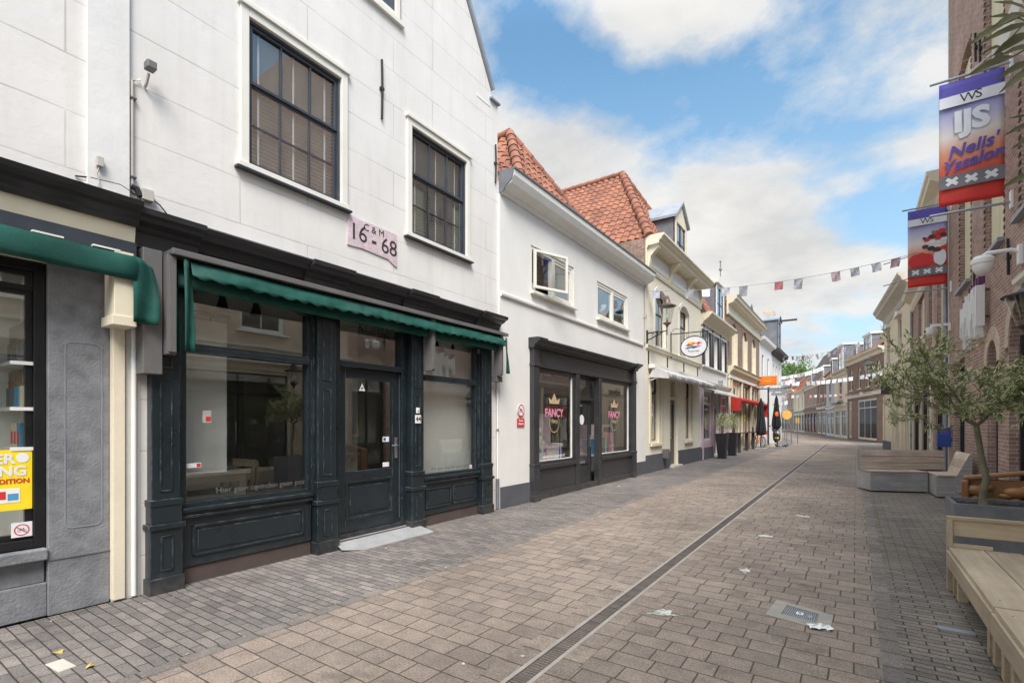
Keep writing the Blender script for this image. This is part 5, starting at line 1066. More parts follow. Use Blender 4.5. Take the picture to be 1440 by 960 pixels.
for i in range(60):
    p = Vector(r0).lerp(Vector(r1), i/59); q = p+Vector((rnd.uniform(-.03, .03), rnd.uniform(-.05, .05), rnd.uniform(.0, .06)))
    m.obox(q, .16, .42, .22, Matrix.Rotation(rnd.uniform(-.4, .4), 3, 'X') @ Matrix.Rotation(rnd.uniform(-.3, .3), 3, 'Y'))
h.part('ridge_tiles', m, 'mossy_tile')
m = MB(); m.add([(h.X(21.3), 1.6, 9.3), (h.X(26.5), 1.6, 9.3), (h.X(26.5), 5, 6), (h.X(21.3), 5, 6)], [(0, 1, 2, 3)]); m.add([e0, r0, (h.X(21.3), 5, 6)], [(0, 1, 2)]); h.part('roof', m, 'tile_grey')
dormer(h, 23.3, 24.9, 6.1, 7.75, 8.1, -.15, 1.4, 'lead_grey', 'white_paint', True)

# ================================================================== HOUSE 5 (brown brick, red awning)
h = H5 = lhouse('shop_house', 26.5, 'brown brick house with cream cornice, hoist gable and red awning', 'house', -5.25)
wins = [(27.6, 28.9), (30.6, 31.9), (33.6, 34.9)]
h.wall(26.5, 36.5, 0, 7.7, [(a, b, 4.55, 6.75, .5) for a, b in wins]+[(27.4, 29.9, .35, 3.75), (30.3, 32.8, .1, 3.75), (33.2, 35.9, .35, 3.75)], 'brick_brown', .22)
h.body(26.5, 36.5, 7.7, 8, 'brick_brown', y0=.22, floors=[(-.01, 3.9, 'room_wall'), (4.3, 7.0, 'room_dark')])
for a, b in wins:
    h.window(a+.12, b-.12, 4.55, 6.7, 1, (1,), 'cream_paint', 'cream_paint', y=.1, fw=.09, split=5.8, glass='old_glass', rise=.25); h.sill(a-.1, b+.1, 4.55, .1, .14, 'white_paint')
    vblock(h, a-.02, a+.12, -.04, .12, 4.56, 6.3, 'cream_paint', 'window_surround'); vblock(h, b-.12, b+.02, -.04, .12, 4.56, 6.3, 'cream_paint', 'window_surround')
h.cornice(26.4, 36.55, [(.05, 6.95), (.08, 7.0), (.06, 7.02), (.06, 7.42), (.10, 7.45), (.30, 7.52), (.34, 7.62), (.44, 7.68), (.46, 7.80), (.52, 7.85)], 'cream_paint', 'cornice')
h.cornice(26.55, 36.5, [(.05, 3.95), (.10, 4.0), (.14, 4.12), (.26, 4.2), (.28, 4.34), (.34, 4.40)], 'shutter_cream', 'shop_cornice')
vblock(h, 26.6, 36.4, -.12, .0, 3.78, 3.94, 'white_paint', 'awning_box', .01)
for a, b, z0 in ((27.4, 29.9, .35), (33.2, 35.9, .35)): h.window(a, b, z0, 3.75, 3, (1,), 'cream_paint', 'cream_paint', y=.04, fw=.09, mt=.07, split=2.75, name='shop_window')
h.window(30.3, 32.8, .1, 3.75, 2, (1,), 'cream_paint', 'black_frame', y=.08, fw=.1, mt=.08, split=2.75, name='shop_door')
for x in (26.75, 27.25, 30.1, 33.0, 36.15): vblock(h, x-.1, x+.1, -.09, .1, .0, 3.78, 'cream_paint', 'shop_column', .01)
vblock(h, 26.55, 29.98, -.05, .1, -.01, .35, 'pale_stone', 'stall_riser'); vblock(h, 33.1, 36.4, -.05, .1, -.01, .35, 'pale_stone', 'stall_riser')
awning_cloth(h, 27.0, 36.2, [(.06, 2.92), (.52, 2.74), (.54, 2.56)], 'red_fabric', 'awning_cloth', .006, 40, .02, .4)
m = MB(); m.prism([(-.06, 2.92), (-.52, 2.74), (-.54, 2.15), (-.1, 2.15)], h.X(26.96), h.X(27.0), 'x'); h.part('awning_cheek', m, 'red_fabric'); m = MB(); m.prism([(-.06, 2.92), (-.52, 2.74), (-.54, 1.9), (-.3, 1.9)], h.X(36.2), h.X(36.24), 'x'); h.part('awning_cheek', m, 'red_fabric')
e_ = empty('window_figure', wpt(h, 31.4, .05, 1.75), R(90), 'small yellow cut out sign hanging in the brown brick house door glass', 'sign'); MB().box(-.22, .22, -.03, 0, -.1, .3).build('board', 'print_yellow', e_, .02); MB().box(-.12, .12, -.035, -.03, -.0, .1).build('mark', 'print_green', e_)
m = MB(); A, B = h.X(27.6), h.X(31.8); m.prism([(A, 7.8), (A, 9.1), (B, 9.1), (B, 7.8)], 1.2, 3.2, 'y'); o5 = h.part('hoist_gable', m, 'lead_grey'); m = MB(); m.prism([(A-.2, 9.1), ((A+B)/2, 9.75), (B+.2, 9.1), (B+.2, 9.0), (A-.2, 9.0)], .95, 3.3, 'y'); h.part('gable_cornice', m, 'cream_paint', 0, o5)
m = MB(); m.tube([((A+B)/2, 1.0, 9.7), ((A+B)/2, 1.0, 10.6)], .03, 6); m.ball(((A+B)/2, 1.0, 10.15), .09); m.ball(((A+B)/2, 1.0, 10.6), .06); h.part('finial', m, 'lead_grey', 0, o5); vblock(h, 28.6, 30.8, 1.14, 1.2, 7.9, 8.9, 'white_paint', 'gable_door', .01, o5)
m = MB(); tiled_slope(m, (h.X(26.5), .2, 7.7), (h.X(36.5), .2, 7.7), (h.X(26.5), 2.6, 9.3), (h.X(36.5), 2.6, 9.3), .35, .45); h.part('roof', m, 'tile_grey')
dormer(h, 34.2, 35.4, 7.75, 8.7, 9.05, .3, 1.2, 'lead_grey', 'white_paint', False)

# ================================================================== HOUSES 6, 7 (white; hoist dormer)
h = H6 = lhouse('town_house', 36.5, 'plain white rendered house beyond the brown brick house', 'house', -5.25)
h.wall(36.5, 42.3, 0, 7.25, [(37.6, 38.5, 4.2, 6.2), (40.2, 41.1, 4.2, 6.2), (37.2, 39.0, .6, 3.0), (40.0, 41.4, .1, 3.0)], 'render_white', .2)
h.body(36.5, 42.3, 7.2, 8, 'render_white', y0=.2, floors=[(0, 3.2, 'room_wall'), (4, 7, 'room_dark')])
for a, b in ((37.6, 38.5), (40.2, 41.1)): h.window(a, b, 4.2, 6.2, 1, (2,), 'white_paint', 'navy_sash', glass='old_glass'); h.sill(a-.1, b+.1, 4.2)
h.window(37.2, 39.0, .6, 3.0, 2, (1,), 'white_paint', name='shop_window'); h.window(40.0, 41.4, .1, 3.0, 2, (1,), 'charcoal_front', name='shop_door')
h.cornice(36.5, 42.3, [(.03, 6.9), (.1, 7.0), (.3, 7.1), (.34, 7.3)], 'white_paint', 'cornice')
m = MB(); m.add([(h.X(36.5), -.2, 7.3), (h.X(42.3), -.2, 7.3), (h.X(42.3), 3, 9.2), (h.X(36.5), 3, 9.2)], [(0, 1, 2, 3)]); m.add([(h.X(36.5), -.2, 7.3), (h.X(36.5), 3, 9.2), (h.X(36.5), 3, 7.3)], [(0, 1, 2)]); h.part('roof', m, 'tile_grey')
h = H7 = lhouse('town_house', 42.3, 'white house with grey hoist dormer and dark projecting cornice at the bend', 'house', -5.25)
h.wall(42.3, 48.5, 0, 7.0, [(a, a+.8, z0, z1) for a in (43.1, 44.9, 46.7) for z0, z1 in ((4.0, 6.1), (.5, 3.0))], 'white_paint', .2)
h.body(42.3, 48.5, 7.0, 8, 'render_white', y0=.2, floors=[(0, 3.2, 'room_wall'), (4, 6.9, 'room_dark')])
for a in (43.1, 44.9, 46.7): h.window(a, a+.8, 4.0, 6.1, 2, (3,), 'white_paint', 'navy_sash', glass='old_glass'); h.sill(a-.1, a+.9, 4.0); h.window(a, a+.8, .5, 3.0, 1, (1,), 'white_paint')
h.cornice(42.3, 48.5, [(.05, 6.7), (.2, 6.8), (.5, 6.95), (.55, 7.2)], 'charcoal_front', 'cornice')
m = MB(); m.add([(h.X(42.3), -.3, 7.2), (h.X(48.5), -.3, 7.2), (h.X(48.5), 3, 10), (h.X(42.3), 3, 10)], [(0, 1, 2, 3)]); m.add([(h.X(42.3), -.3, 7.2), (h.X(42.3), 3, 10), (h.X(42.3), 3, 7.2)], [(0, 1, 2)]); h.part('roof', m, 'tile_grey')
dormer(h, 43.8, 45.6, 7.2, 9.6, 10.0, -.25, 2.5, 'lead_grey', 'zinc', False, 'hoist_dormer')
m = MB(); x = h.X(44.7); m.box(x-.06, x+.06, -1.5, 0, 9.55, 9.68); h.part('hoist_beam', m, 'charcoal_front'); m = MB(); m.box(h.X(45.5), h.X(46.3), .2, 1.0, 7.5, 10.7); h.part('chimney', m, 'brick_sand', .01)
# ================================================================== RIGHT SIDE OF THE STREET
def rhouse(name, A, B, label, cat='house'):
    """A far end, B near end of the facade line; x runs from A to B"""
    d = (B[0]-A[0], B[1]-A[1]); return House(name, A[0], A[1], math.atan2(d[1], d[0]), label, cat), math.hypot(*d)
XR = 2.05
def rstraight(name, y_far, label, cat='house'): return House(name, XR, y_far, R(-90), label, cat, off=y_far, sgn=-1)
# R1: tall brick house with cream shutters and arched openings
h = R1 = rstraight('brick_house', 17.4, 'tall brown brick house on the right with cream shutters and arched openings')
upper = [(14.45, 15.85), (11.55, 13.05), (9.86, 10.55)]
ground = [(15.2, 16.75, .05, 3.05, 0), (11.98, 12.82, .05, 3.05, .42), (9.86, 11.22, .05, 3.45, .68)]
h.wall(9.7, 17.4, 0, 14.2, [(a, b, z0, z1, .12) for a, b in upper for z0, z1 in ((4.65, 6.95), (7.85, 10.0))]+ground, 'brick_red', .26)
h.body(9.7, 17.4, 14.2, 9, 'brick_red', y0=.26, floors=[(-.01, 3.6, 'room_wall'), (4.2, 11, 'room_dark')])
for i, (a, b) in enumerate(upper):
    for z0, z1 in ((4.65, 6.95), (7.85, 10.0)):
        if i == 2 and z0 < 5: h.window(a, b, z0, z1-.12, 2, (3, 2), 'white_paint', 'black_frame', y=.04, fw=.07, split=5.9, glass='old_glass')
        else:
            h.window(a, b, z0, z1-.1, 2, (1,), 'ivory_paint', 'shutter_cream', y=.14, fw=.08, glass='old_glass')
            m = MB(); h.bx(m, a+.08, (a+b)/2-.012, .08, .125, z0+.08, z1-.18); h.bx(m, (a+b)/2+.012, b-.08, .08, .125, z0+.08, z1-.18)
            for c0, c1 in ((a+.08, (a+b)/2-.012), ((a+b)/2+.012, b-.08)): h.part('shutter', MB().box(*h.xs(c0, c1), .08, .125, z0+.08, z1-.18), 'shutter_cream', .008)
        h.sill(a-.08, b+.08, z0+.002, .10, .07, 'zinc', .12)
        m = MB(); k = 0; z = z0
        while z < z1-.1:
            if k % 2 == 0: h.bx(m, a-.07, a+.0, -.012, .01, z, z+.062); h.bx(m, b-.0, b+.07, -.012, .01, z, z+.062)
            z += .066; k += 1
        h.part('brick_quoins', m, 'brick_dark')['kind'] = 'stuff'
for gi, (a, b, z0, z1, rise) in enumerate(ground):
    A, B = h.xs(a, b)
    m = MB(); m.box(A, A+.09, .12, .20, z0, z1-rise*.75); m.box(B-.09, B, .12, .20, z0, z1-rise*.75); m.box(A+.09, B-.09, .12, .20, z0, z0+.16)
    zt = z1-rise-.02 if rise else z1-.09; m.box(A+.09, B-.09, .11, .20, min(zt, 2.45), min(zt, 2.45)+.09)
    if B-A > 1.2: m.box((A+B)/2-.03, (A+B)/2+.03, .125, .195, z0+.16, z1-.1)
    fo = h.part('shop_window', m, 'black_frame', .005)
    m = MB()
    if rise:
        w2 = (B-A)/2; pts = [(A, z0), (B, z0)]
        for i in range(13):
            u = 1-2*i/12; Rr = (w2*w2+rise*rise)/(2*rise); pts.append((A+w2*(1+u), z1-Rr+math.sqrt(max(0, Rr*Rr-(u*w2)**2))))
        m.prism(pts, .155, .161, 'y')
        # brick arch ring
        q = MB(); n_ = 22
        for i in range(n_):
            u0, u1 = -1+2*i/n_, -1+2*(i+1)/n_; f = lambda u: z1-Rr+math.sqrt(max(0, Rr*Rr-(u*w2)**2)); C = A+w2; cz = z1-Rr
            p0, p1 = Vector((C+u0*w2, f(u0))), Vector((C+u1*w2-.012, f(u1))); c = Vector((C, cz)); e0, e1 = p0+(p0-c).normalized()*.23, p1+(p1-c).normalized()*.23
            q.prism([tuple(p0), tuple(p1), tuple(e1), tuple(e0)], -.018, .02, 'y')
        h.part('brick_arch', q, 'brick_sand')
    else: m.box(A+.05, B-.05, .155, .161, z0, z1)
    h.part('pane', m, 'old_glass', 0, fo)
for yy, z in ((13.85, 4.35), (11.1, 4.2), (14.15, 7.3), (13.3, 8.9), (13.75, 9.2)):
    m = MB(); x = h.X(yy); m.tube([(x, -.03, z-.28), (x, -.035, z+.3)], .02, 6); m.box(x-.035, x+.035, -.05, 0, z-.03, z+.03); h.part('wall_anchor', m, 'rubber')
h.cornice(9.7, 17.42, [(.05, 13.7), (.10, 13.8), (.10, 14.0), (.2, 14.1), (.22, 14.2)], 'cream_paint', 'cornice')
vblock(h, 17.33, 17.42, -.03, .03, 0, 13.6, 'pale_stone', 'corner_strip', .01)
# R0: sandy brick house beside and behind the camera (mirrored in the shop windows)
h = R0 = rstraight('brick_house', 9.7, 'sandy brick house beside the camera mirrored in the dark green shopfront')
up0 = [(6.4, 7.6), (4.0, 5.2), (1.6, 2.8), (-.8, .4), (-3.2, -2.0)]
h.wall(-6, 9.7, 0, 6.9, [(a, b, 3.9, 5.8) for a, b in up0]+[(5.0, 7.8, .3, 2.9), (1.2, 4.2, .3, 2.9), (-2.2, .4, .3, 2.9), (-5.4, -3.0, .3, 2.9)], 'brick_sand', .2)
h.body(-6, 9.7, 6.9, 8, 'brick_sand', y0=.2, floors=[(-.01, 3.1, 'room_wall'), (3.6, 6.7, 'room_dark')])
for a, b in up0: h.window(a, b, 3.9, 5.8, 2, (2, 1), 'white_paint', 'white_paint', split=5.1, glass='old_glass'); h.sill(a-.1, b+.1, 3.9)
for a, b in ((5.0, 7.8), (1.2, 4.2), (-2.2, .4), (-5.4, -3.0)): h.window(a, b, .3, 2.9, 2, (1,), 'cream_paint', 'black_frame', split=2.3, fw=.08, name='shop_window', glass='old_glass')
h.cornice(-6, 9.68, [(.02, 3.05), (.12, 3.1), (.14, 3.42), (.25, 3.46), (.26, 3.52)], 'ivory_paint', 'shop_cornice'); h.cornice(-6, 9.68, [(.05, 6.5), (.1, 6.6), (.35, 6.75), (.4, 6.92)], 'white_paint', 'cornice')
# R2a attic part and R2b lower part
h = R2 = rstraight('brick_house', 20.6, 'brown brick house with grey cornice just behind the farther banner')
h.wall(17.4, 20.6, 0, 8.3, [(18.3, 19.9, 3.95, 7.2), (17.9, 20.2, .1, 3.0)], 'brick_red', .2)
h.body(17.4, 20.6, 8.3, 7, 'brick_red', y0=.2, floors=[(-.01, 3.1, 'room_wall'), (3.6, 7.6, 'room_dark')])
h.window(18.3, 19.9, 3.95, 7.2, 2, (1,), 'ivory_paint', 'shutter_cream', y=.1, split=5.6, glass='old_glass')
h.window(17.9, 20.2, .1, 3.0, 3, (1,), 'black_frame', 'black_frame', y=.05, split=2.4, name='shop_window')
h.cornice(17.42, 20.6, [(.05, 7.2), (.12, 7.25), (.22, 7.34), (.24, 7.42)], 'cream_paint', 'string_course')
h.cornice(17.42, 20.6, [(.04, 7.8), (.12, 7.86), (.16, 7.95), (.40, 8.08), (.42, 8.18), (.47, 8.22), (.48, 8.32)], 'cream_paint', 'cornice')
vblock(h, 17.6, 19.9, .15, 2.0, 8.3, 9.0, 'pale_stone', 'attic', .02)
h = R2b = rstraight('shop_house', 27.6, 'brown brick house with tall cream shuttered windows above the weathered bench')
h.wall(20.6, 27.6, 0, 6.9, [(23.3, 25.4, 3.9, 6.3), (20.8, 22.0, 3.9, 6.3), (21.0, 23.8, .1, 3.0), (24.4, 26.9, .1, 3.0)], 'brick_red', .2)
h.body(20.6, 27.6, 6.9, 7, 'brick_red', y0=.2, floors=[(-.01, 3.1, 'room_wall'), (3.6, 6.7, 'room_dark')])
for a, b in ((23.3, 25.4), (20.8, 22.0)): h.window(a, b, 3.9, 6.3, 2, (1,), 'ivory_paint', 'shutter_cream', y=.1, split=5.4, glass='old_glass'); h.part('shutter', MB().box(*h.xs(a+.08, (a+b)/2), .05, .09, 3.98, 6.2), 'shutter_cream', .01)
for a, b in ((21.0, 23.8), (24.4, 26.9)): h.window(a, b, .1, 3.0, 3, (1,), 'black_frame', 'black_frame', y=.02, fw=.1, mt=.06, split=2.45, name='shop_window')
h.cornice(20.62, 27.58, [(.03, 6.3), (.1, 6.4), (.1, 6.65), (.35, 6.8), (.4, 6.95)], 'cream_paint', 'cornice'); h.cornice(17.44, 27.58, [(.03, 3.3), (.1, 3.34), (.3, 3.46), (.34, 3.56)], 'ivory_paint', 'shop_cornice')
for yy in (20.85, 24.1, 27.2): vblock(h, yy-.1, yy+.1, -.06, .05, 0, 3.28, 'cream_paint', 'shop_column', .01)
# R3 cream house
h, L = rhouse('town_house', (1.42, 37.2), (2.08, 27.62), 'cream rendered house with wide grey cornice beyond the weathered bench'); R3 = h
h.wall(0, L, 0, 8.1, [(5.2, 6.3, 4.75, 6.8), (1.3, 2.4, 4.75, 6.8), (7.3, 8.4, .1, 2.9), (4.4, 5.6, .1, 2.9)], 'render_cream', .22)
h.body(0, L, 8.1, 8, 'render_cream', y0=.22, floors=[(-.01, 3.1, 'room_wall'), (4, 7.6, 'room_dark')])
for a, b in ((5.2, 6.3), (1.3, 2.4)):
    h.window(a, b, 4.75, 6.8, 2, (2, 1), 'white_paint', 'navy_sash', y=.08, split=5.8, glass='old_glass'); h.sill(a-.1, b+.1, 4.75, .1, .12)
    m = MB(); m.prism([(a-.25, 6.85), (b+.25, 6.85), ((a+b)/2, 7.15)], -.18, .0, 'y'); h.part('window_hood', m, 'white_paint', .01)
for a, b in ((7.3, 8.4), (4.4, 5.6)): h.window(a, b, .1, 2.9, 1, (1,), 'cream_paint', 'cream_paint', y=.1, name='door_window', glass='old_glass')
for x in (.2, 3.6, 6.6, 9.2): vblock(h, x-.2, x+.2, -.07, .05, .0, 3.1, 'render_cream', 'pilaster', .01)
vblock(h, 0, 3.4, -.08, .02, -.01, .5, 'charcoal_plinth', 'plinth')
h.cornice(0, L, [(.04, 7.2), (.09, 7.3), (.06, 7.32), (.06, 7.55), (.12, 7.62), (.42, 7.82), (.46, 7.95), (.55, 8.05), (.56, 8.16)], 'pale_stone', 'cornice'); h.cornice(0, L, [(.03, 3.2), (.1, 3.26), (.12, 3.34)], 'cream_paint', 'string_course')
pp = empty('downpipe', (2.0, 27.62, 0), R(-90), 'grey drainpipe between the brick house and cream rendered house on the right', 'pipe'); MB().tube([(0, 0, 0), (0, 0, 7.0)], .05, 10).build('pipe', 'zinc', pp)
m = MB(); [m.tube([(0, 0, z), (0, 0, z+.05)], .062, 10) for z in (1.0, 3.0, 5.0, 6.6)]; m.build('clip', 'lead_grey', pp)
pp = empty('downpipe', (1.98, 17.55, 0), R(-90), 'grey flexible pipe at the brick corner behind the olive tree', 'pipe'); MB().tube([(0, 0, 0), (0, 0, 1.3), (0.03, 0, 1.8), (0, 0, 2.2), (0, 0, 8)], .045, 10).build('pipe', 'zinc', pp)
# generic far houses
def far_house(A, B, label, ht, wallm, nwin, z0, z1, frame, shopm, shopz=3.1, roof=None, dorm=None, arch=0, sash=None, gable_=False, doors=None, cat='house', ww=.9, rh=2.4, corn='cream_paint'):
    h, L = rhouse('town_house', A, B, label, cat); ops = []
    xs = [(L*(i+.5)/nwin-ww/2, L*(i+.5)/nwin+ww/2) for i in range(nwin)]
    ops += [(a, b, z0, z1, arch) for a, b in xs]; ns = max(1, int(L/3)); sh = [(L*i/ns+.35, L*(i+1)/ns-.35) for i in range(ns)] if not doors else doors; ops += [(a, b, .15, shopz-.2) for a, b in sh]
    h.wall(0, L, 0, ht, ops, wallm, .2); h.body(0, L, ht, 8, wallm, y0=.2, floors=[(-.01, shopz, 'room_dark'), (shopz+.5, ht-.2, 'room_dark')], roomdepth=2)
    for a, b in xs: h.window(a, b, z0, z1, 1 if ww < .9 else 2, (2, 1), frame, sash or frame, y=.07, fw=.08, split=z0+(z1-z0)*.55, glass='far_glass', bev=0, rise=arch*.6); h.sill(a-.08, b+.08, z0, .08, .08, frame)
    for a, b in sh: h.window(a, b, .15, shopz-.2, 3, (1,), shopm, shopm, y=.03, fw=.1, mt=.07, split=shopz-.9, name='shop_window', bev=0, glass='far_glass')
    h.cornice(0, L, [(.03, ht-.45), (.1, ht-.4), (.1, ht-.15), (.34, ht-.05), (.38, ht+.08)], corn, 'cornice'); h.cornice(0, L, [(.02, shopz+.05), (.1, shopz+.1), (.12, shopz+.3), (.2, shopz+.38)], shopm, 'shop_cornice')
    if roof:
        m = MB(); m.add([(0, -.2, ht+.08), (L, -.2, ht+.08), (L, 2.6, ht+rh), (0, 2.6, ht+rh)], [(0, 1, 2, 3)]); m.add([(0, 7, ht), (L, 7, ht), (L, 2.6, ht+rh), (0, 2.6, ht+rh)], [(0, 1, 2, 3)]); m.add([(0, -.2, ht), (0, 2.6, ht+rh), (0, 7, ht)], [(0, 1, 2)]); m.add([(L, -.2, ht), (L, 2.6, ht+rh), (L, 7, ht)], [(0, 1, 2)]); h.part('roof', m, roof)
        if roof == 'pantile':
            m = MB(); tiled_slope(m, (0, -.25, ht+.1), (L, -.25, ht+.1), (0, 2.6, ht+rh+.05), (L, 2.6, ht+rh+.05), .35, .4); h.part('roof', m, roof)
    for d in dorm or []: dormer(h, d[0], d[1], ht+.1, ht+d[2], ht+d[2]+.45, .1, 1.6, 'lead_grey', 'white_paint', d[3])
    return h
M('pale_blue_render', (.48, .52, .56), .85, .08, 3, .1, 30)
R4 = far_house((-.62, 57.0), (1.76, 46.6), 'dark brick house with four arched windows and wide cream shop window', 7.3, 'brick_brown', 4, 4.5, 6.4, 'cream_paint', 'ivory_paint', 3.7, 'pantile', [(5.0, 7.2, 1.5, True), (1.6, 2.9, 1.2, True)], .35, rh=2.2, doors=[(.6, 1.5), (3.6, 8.9)])
m = MB(); [m.box(2.2+i*.42, 2.4+i*.42, -.12, .0, 3.95+.0, 4.2) for i in range(14)]; R4.part('brick_dentils', m, 'brick_dark')
R5 = far_house((-1.9, 64.0), (-.64, 57.2), 'narrow cream white house with tall dormer beside dark brick house', 6.7, 'render_cream', 1, 3.9, 6.0, 'cream_paint', 'white_paint', 3.1, 'tile_grey', [(1.6, 4.6, 2.6, True)], ww=1.9, rh=1.6)
vblock(R5, 1.2, 5.0, -.5, .0, 3.45, 3.6, 'charcoal_front', 'canopy', .01)
R6 = far_house((-2.9, 71.0), (-1.92, 64.2), 'narrow pale grey blue house halfway down the bend', 6.6, 'pale_blue_render', 1, 3.9, 6.0, 'cream_paint', 'white_paint', 3.0, 'pantile', [(3.4, 5.0, 2.0, True)], ww=1.8, rh=2.6)
R7a = far_house((-4.25, 78.5), (-2.92, 71.2), 'narrow brick house with pale door frames before maroon shopfront', 6.9, 'brick_brown', 2, 4.0, 6.1, 'ivory_paint', 'ivory_paint', 3.2, 'pantile', [(3, 5, 1.7, True)], ww=1.0, rh=3.0)
R7 = far_house((-6.7, 91.5), (-4.27, 78.7), 'brick house with four pale windows over maroon shopfront', 6.9, 'brick_red', 4, 4.0, 6.1, 'ivory_paint', 'maroon_paint', 3.2, 'tile_grey', [(5.5, 7.5, 1.8, True)], ww=1.2, rh=5.0)
R8 = far_house((-9.3, 104.0), (-6.72, 91.7), 'cream house with three windows over pale blue grey shopfront', 6.6, 'render_cream', 3, 3.9, 5.9, 'white_paint', 'zinc', 3.1, 'pantile', None, ww=1.1)
R9 = far_house((-11.2, 112.5), (-9.32, 104.2), 'far brick house with white windows before the street vanishes', 7.6, 'brick_red', 3, 4.2, 6.2, 'white_paint', 'pale_stone', 3.2, 'pantile', None, ww=1.1)
R10 = far_house((-14.4, 125.0), (-11.22, 112.7), 'far pale house with grey roof near the end of the street', 8.2, 'render_white', 4, 4.2, 6.4, 'white_paint', 'charcoal_front', 3.2, 'tile_grey', [(5, 7, 1.6, False)], ww=1.1)
R11 = far_house((-18.5, 141.0), (-14.44, 125.2), 'farthest brick house with orange roof below the green tree', 8.0, 'brick_brown', 5, 4.2, 6.4, 'white_paint', 'white_paint', 3.2, 'pantile', [(6, 8, 1.6, True)], ww=1.1, rh=3.5)
# the left side beyond the bend, mostly hidden
def far_left(y0, y1, label, ht, wallm, n, shopm, roof):
    xa, xb = -5.3+curve_shift(y0), -5.3+curve_shift(y1)
    # facade seen from the street: left end is the near one
    h, L = rhouse('town_house', (xa, y0), (xb, y1), label); ww = .9
    xs = [(L*(i+.5)/n-.45, L*(i+.5)/n+.45) for i in range(n)]
    h.wall(0, L, 0, ht, [(a, b, z0, z1) for a, b in xs for z0, z1 in ((4.0, 6.0), (.6, 2.9))], wallm, .2); h.body(0, L, ht, 8, wallm, y0=.2, floors=[(-.01, 3.1, 'room_wall'), (3.6, ht-.1, 'room_dark')], roomdepth=2)
    for a, b in xs: h.window(a, b, 4.0, 6.0, 1, (2,), 'white_paint', glass='old_glass', bev=0); h.window(a, b, .6, 2.9, 1, (1,), shopm, bev=0)
    m = MB(); m.add([(0, -.2, ht), (L, -.2, ht), (L, 3, ht+2.4), (0, 3, ht+2.4)], [(0, 1, 2, 3)]); m.add([(0, -.2, ht), (0, 3, ht+2.4), (0, 6, ht)], [(0, 1, 2)]); h.part('roof', m, roof)
far_left(48.6, 57, 'white house hidden behind the hoist dormer house', 7, 'render_white', 3, 'white_paint', 'pantile')
far_left(57.2, 68, 'brick house on the left side beyond the bend', 7.4, 'brick_brown', 4, 'charcoal_front', 'tile_grey')

# ---------------------------------------------------------------- trees behind the roofs
def leaf_tree(name, loc, ht, rad, label, n=2600, leaf=.35, mat='tree_leaf', cat='tree'):
    e_ = empty(name, loc, 0, label, cat, 'trees behind the far roofs'); m = MB(); m.tube([(0, 0, 0), (.2, 0, ht*.3), (0, .2, ht*.6), (.1, 0, ht*.85)], .35, 8, .08)
    for k in range(7): a = k*.9; m.tube([(0, 0, ht*(.35+.05*k)), (math.cos(a)*rad*.6, math.sin(a)*rad*.6, ht*(.55+.05*k))], .12, 5, .03)
    m.build('trunk', 'bark', e_)
    m = MB(); cl = [(Vector((rnd.gauss(0, rad*.42), rnd.gauss(0, rad*.42), ht*.66+rnd.gauss(0, ht*.15))), rnd.uniform(.16, .34)*rad) for _ in range(34)]
    for i in range(n):
        c, r_ = rnd.choice(cl); d = Vector((rnd.gauss(0, 1), rnd.gauss(0, 1), rnd.gauss(0, 1))).normalized(); p = c+d*r_*rnd.uniform(.6, 1.1)
        u = Vector((rnd.uniform(-1, 1), rnd.uniform(-1, 1), rnd.uniform(-1, 1))).normalized(); v = u.cross(d).normalized()*leaf*.5; u = u*leaf*rnd.uniform(.5, .9)
        m.add([p-u, p+v, p+u, p-v], [(0, 1, 2, 3)])
    m.build('crown', mat, e_)
leaf_tree('broadleaf_tree', (-13.2, 150, 0), 20.5, 6.0, 'green leafy tree rising behind the farthest orange roof', 4200)
leaf_tree('broadleaf_tree', (-19.5, 154, 0), 18, 6.0, 'darker leafy tree left of the other one behind far roofs', 3600)
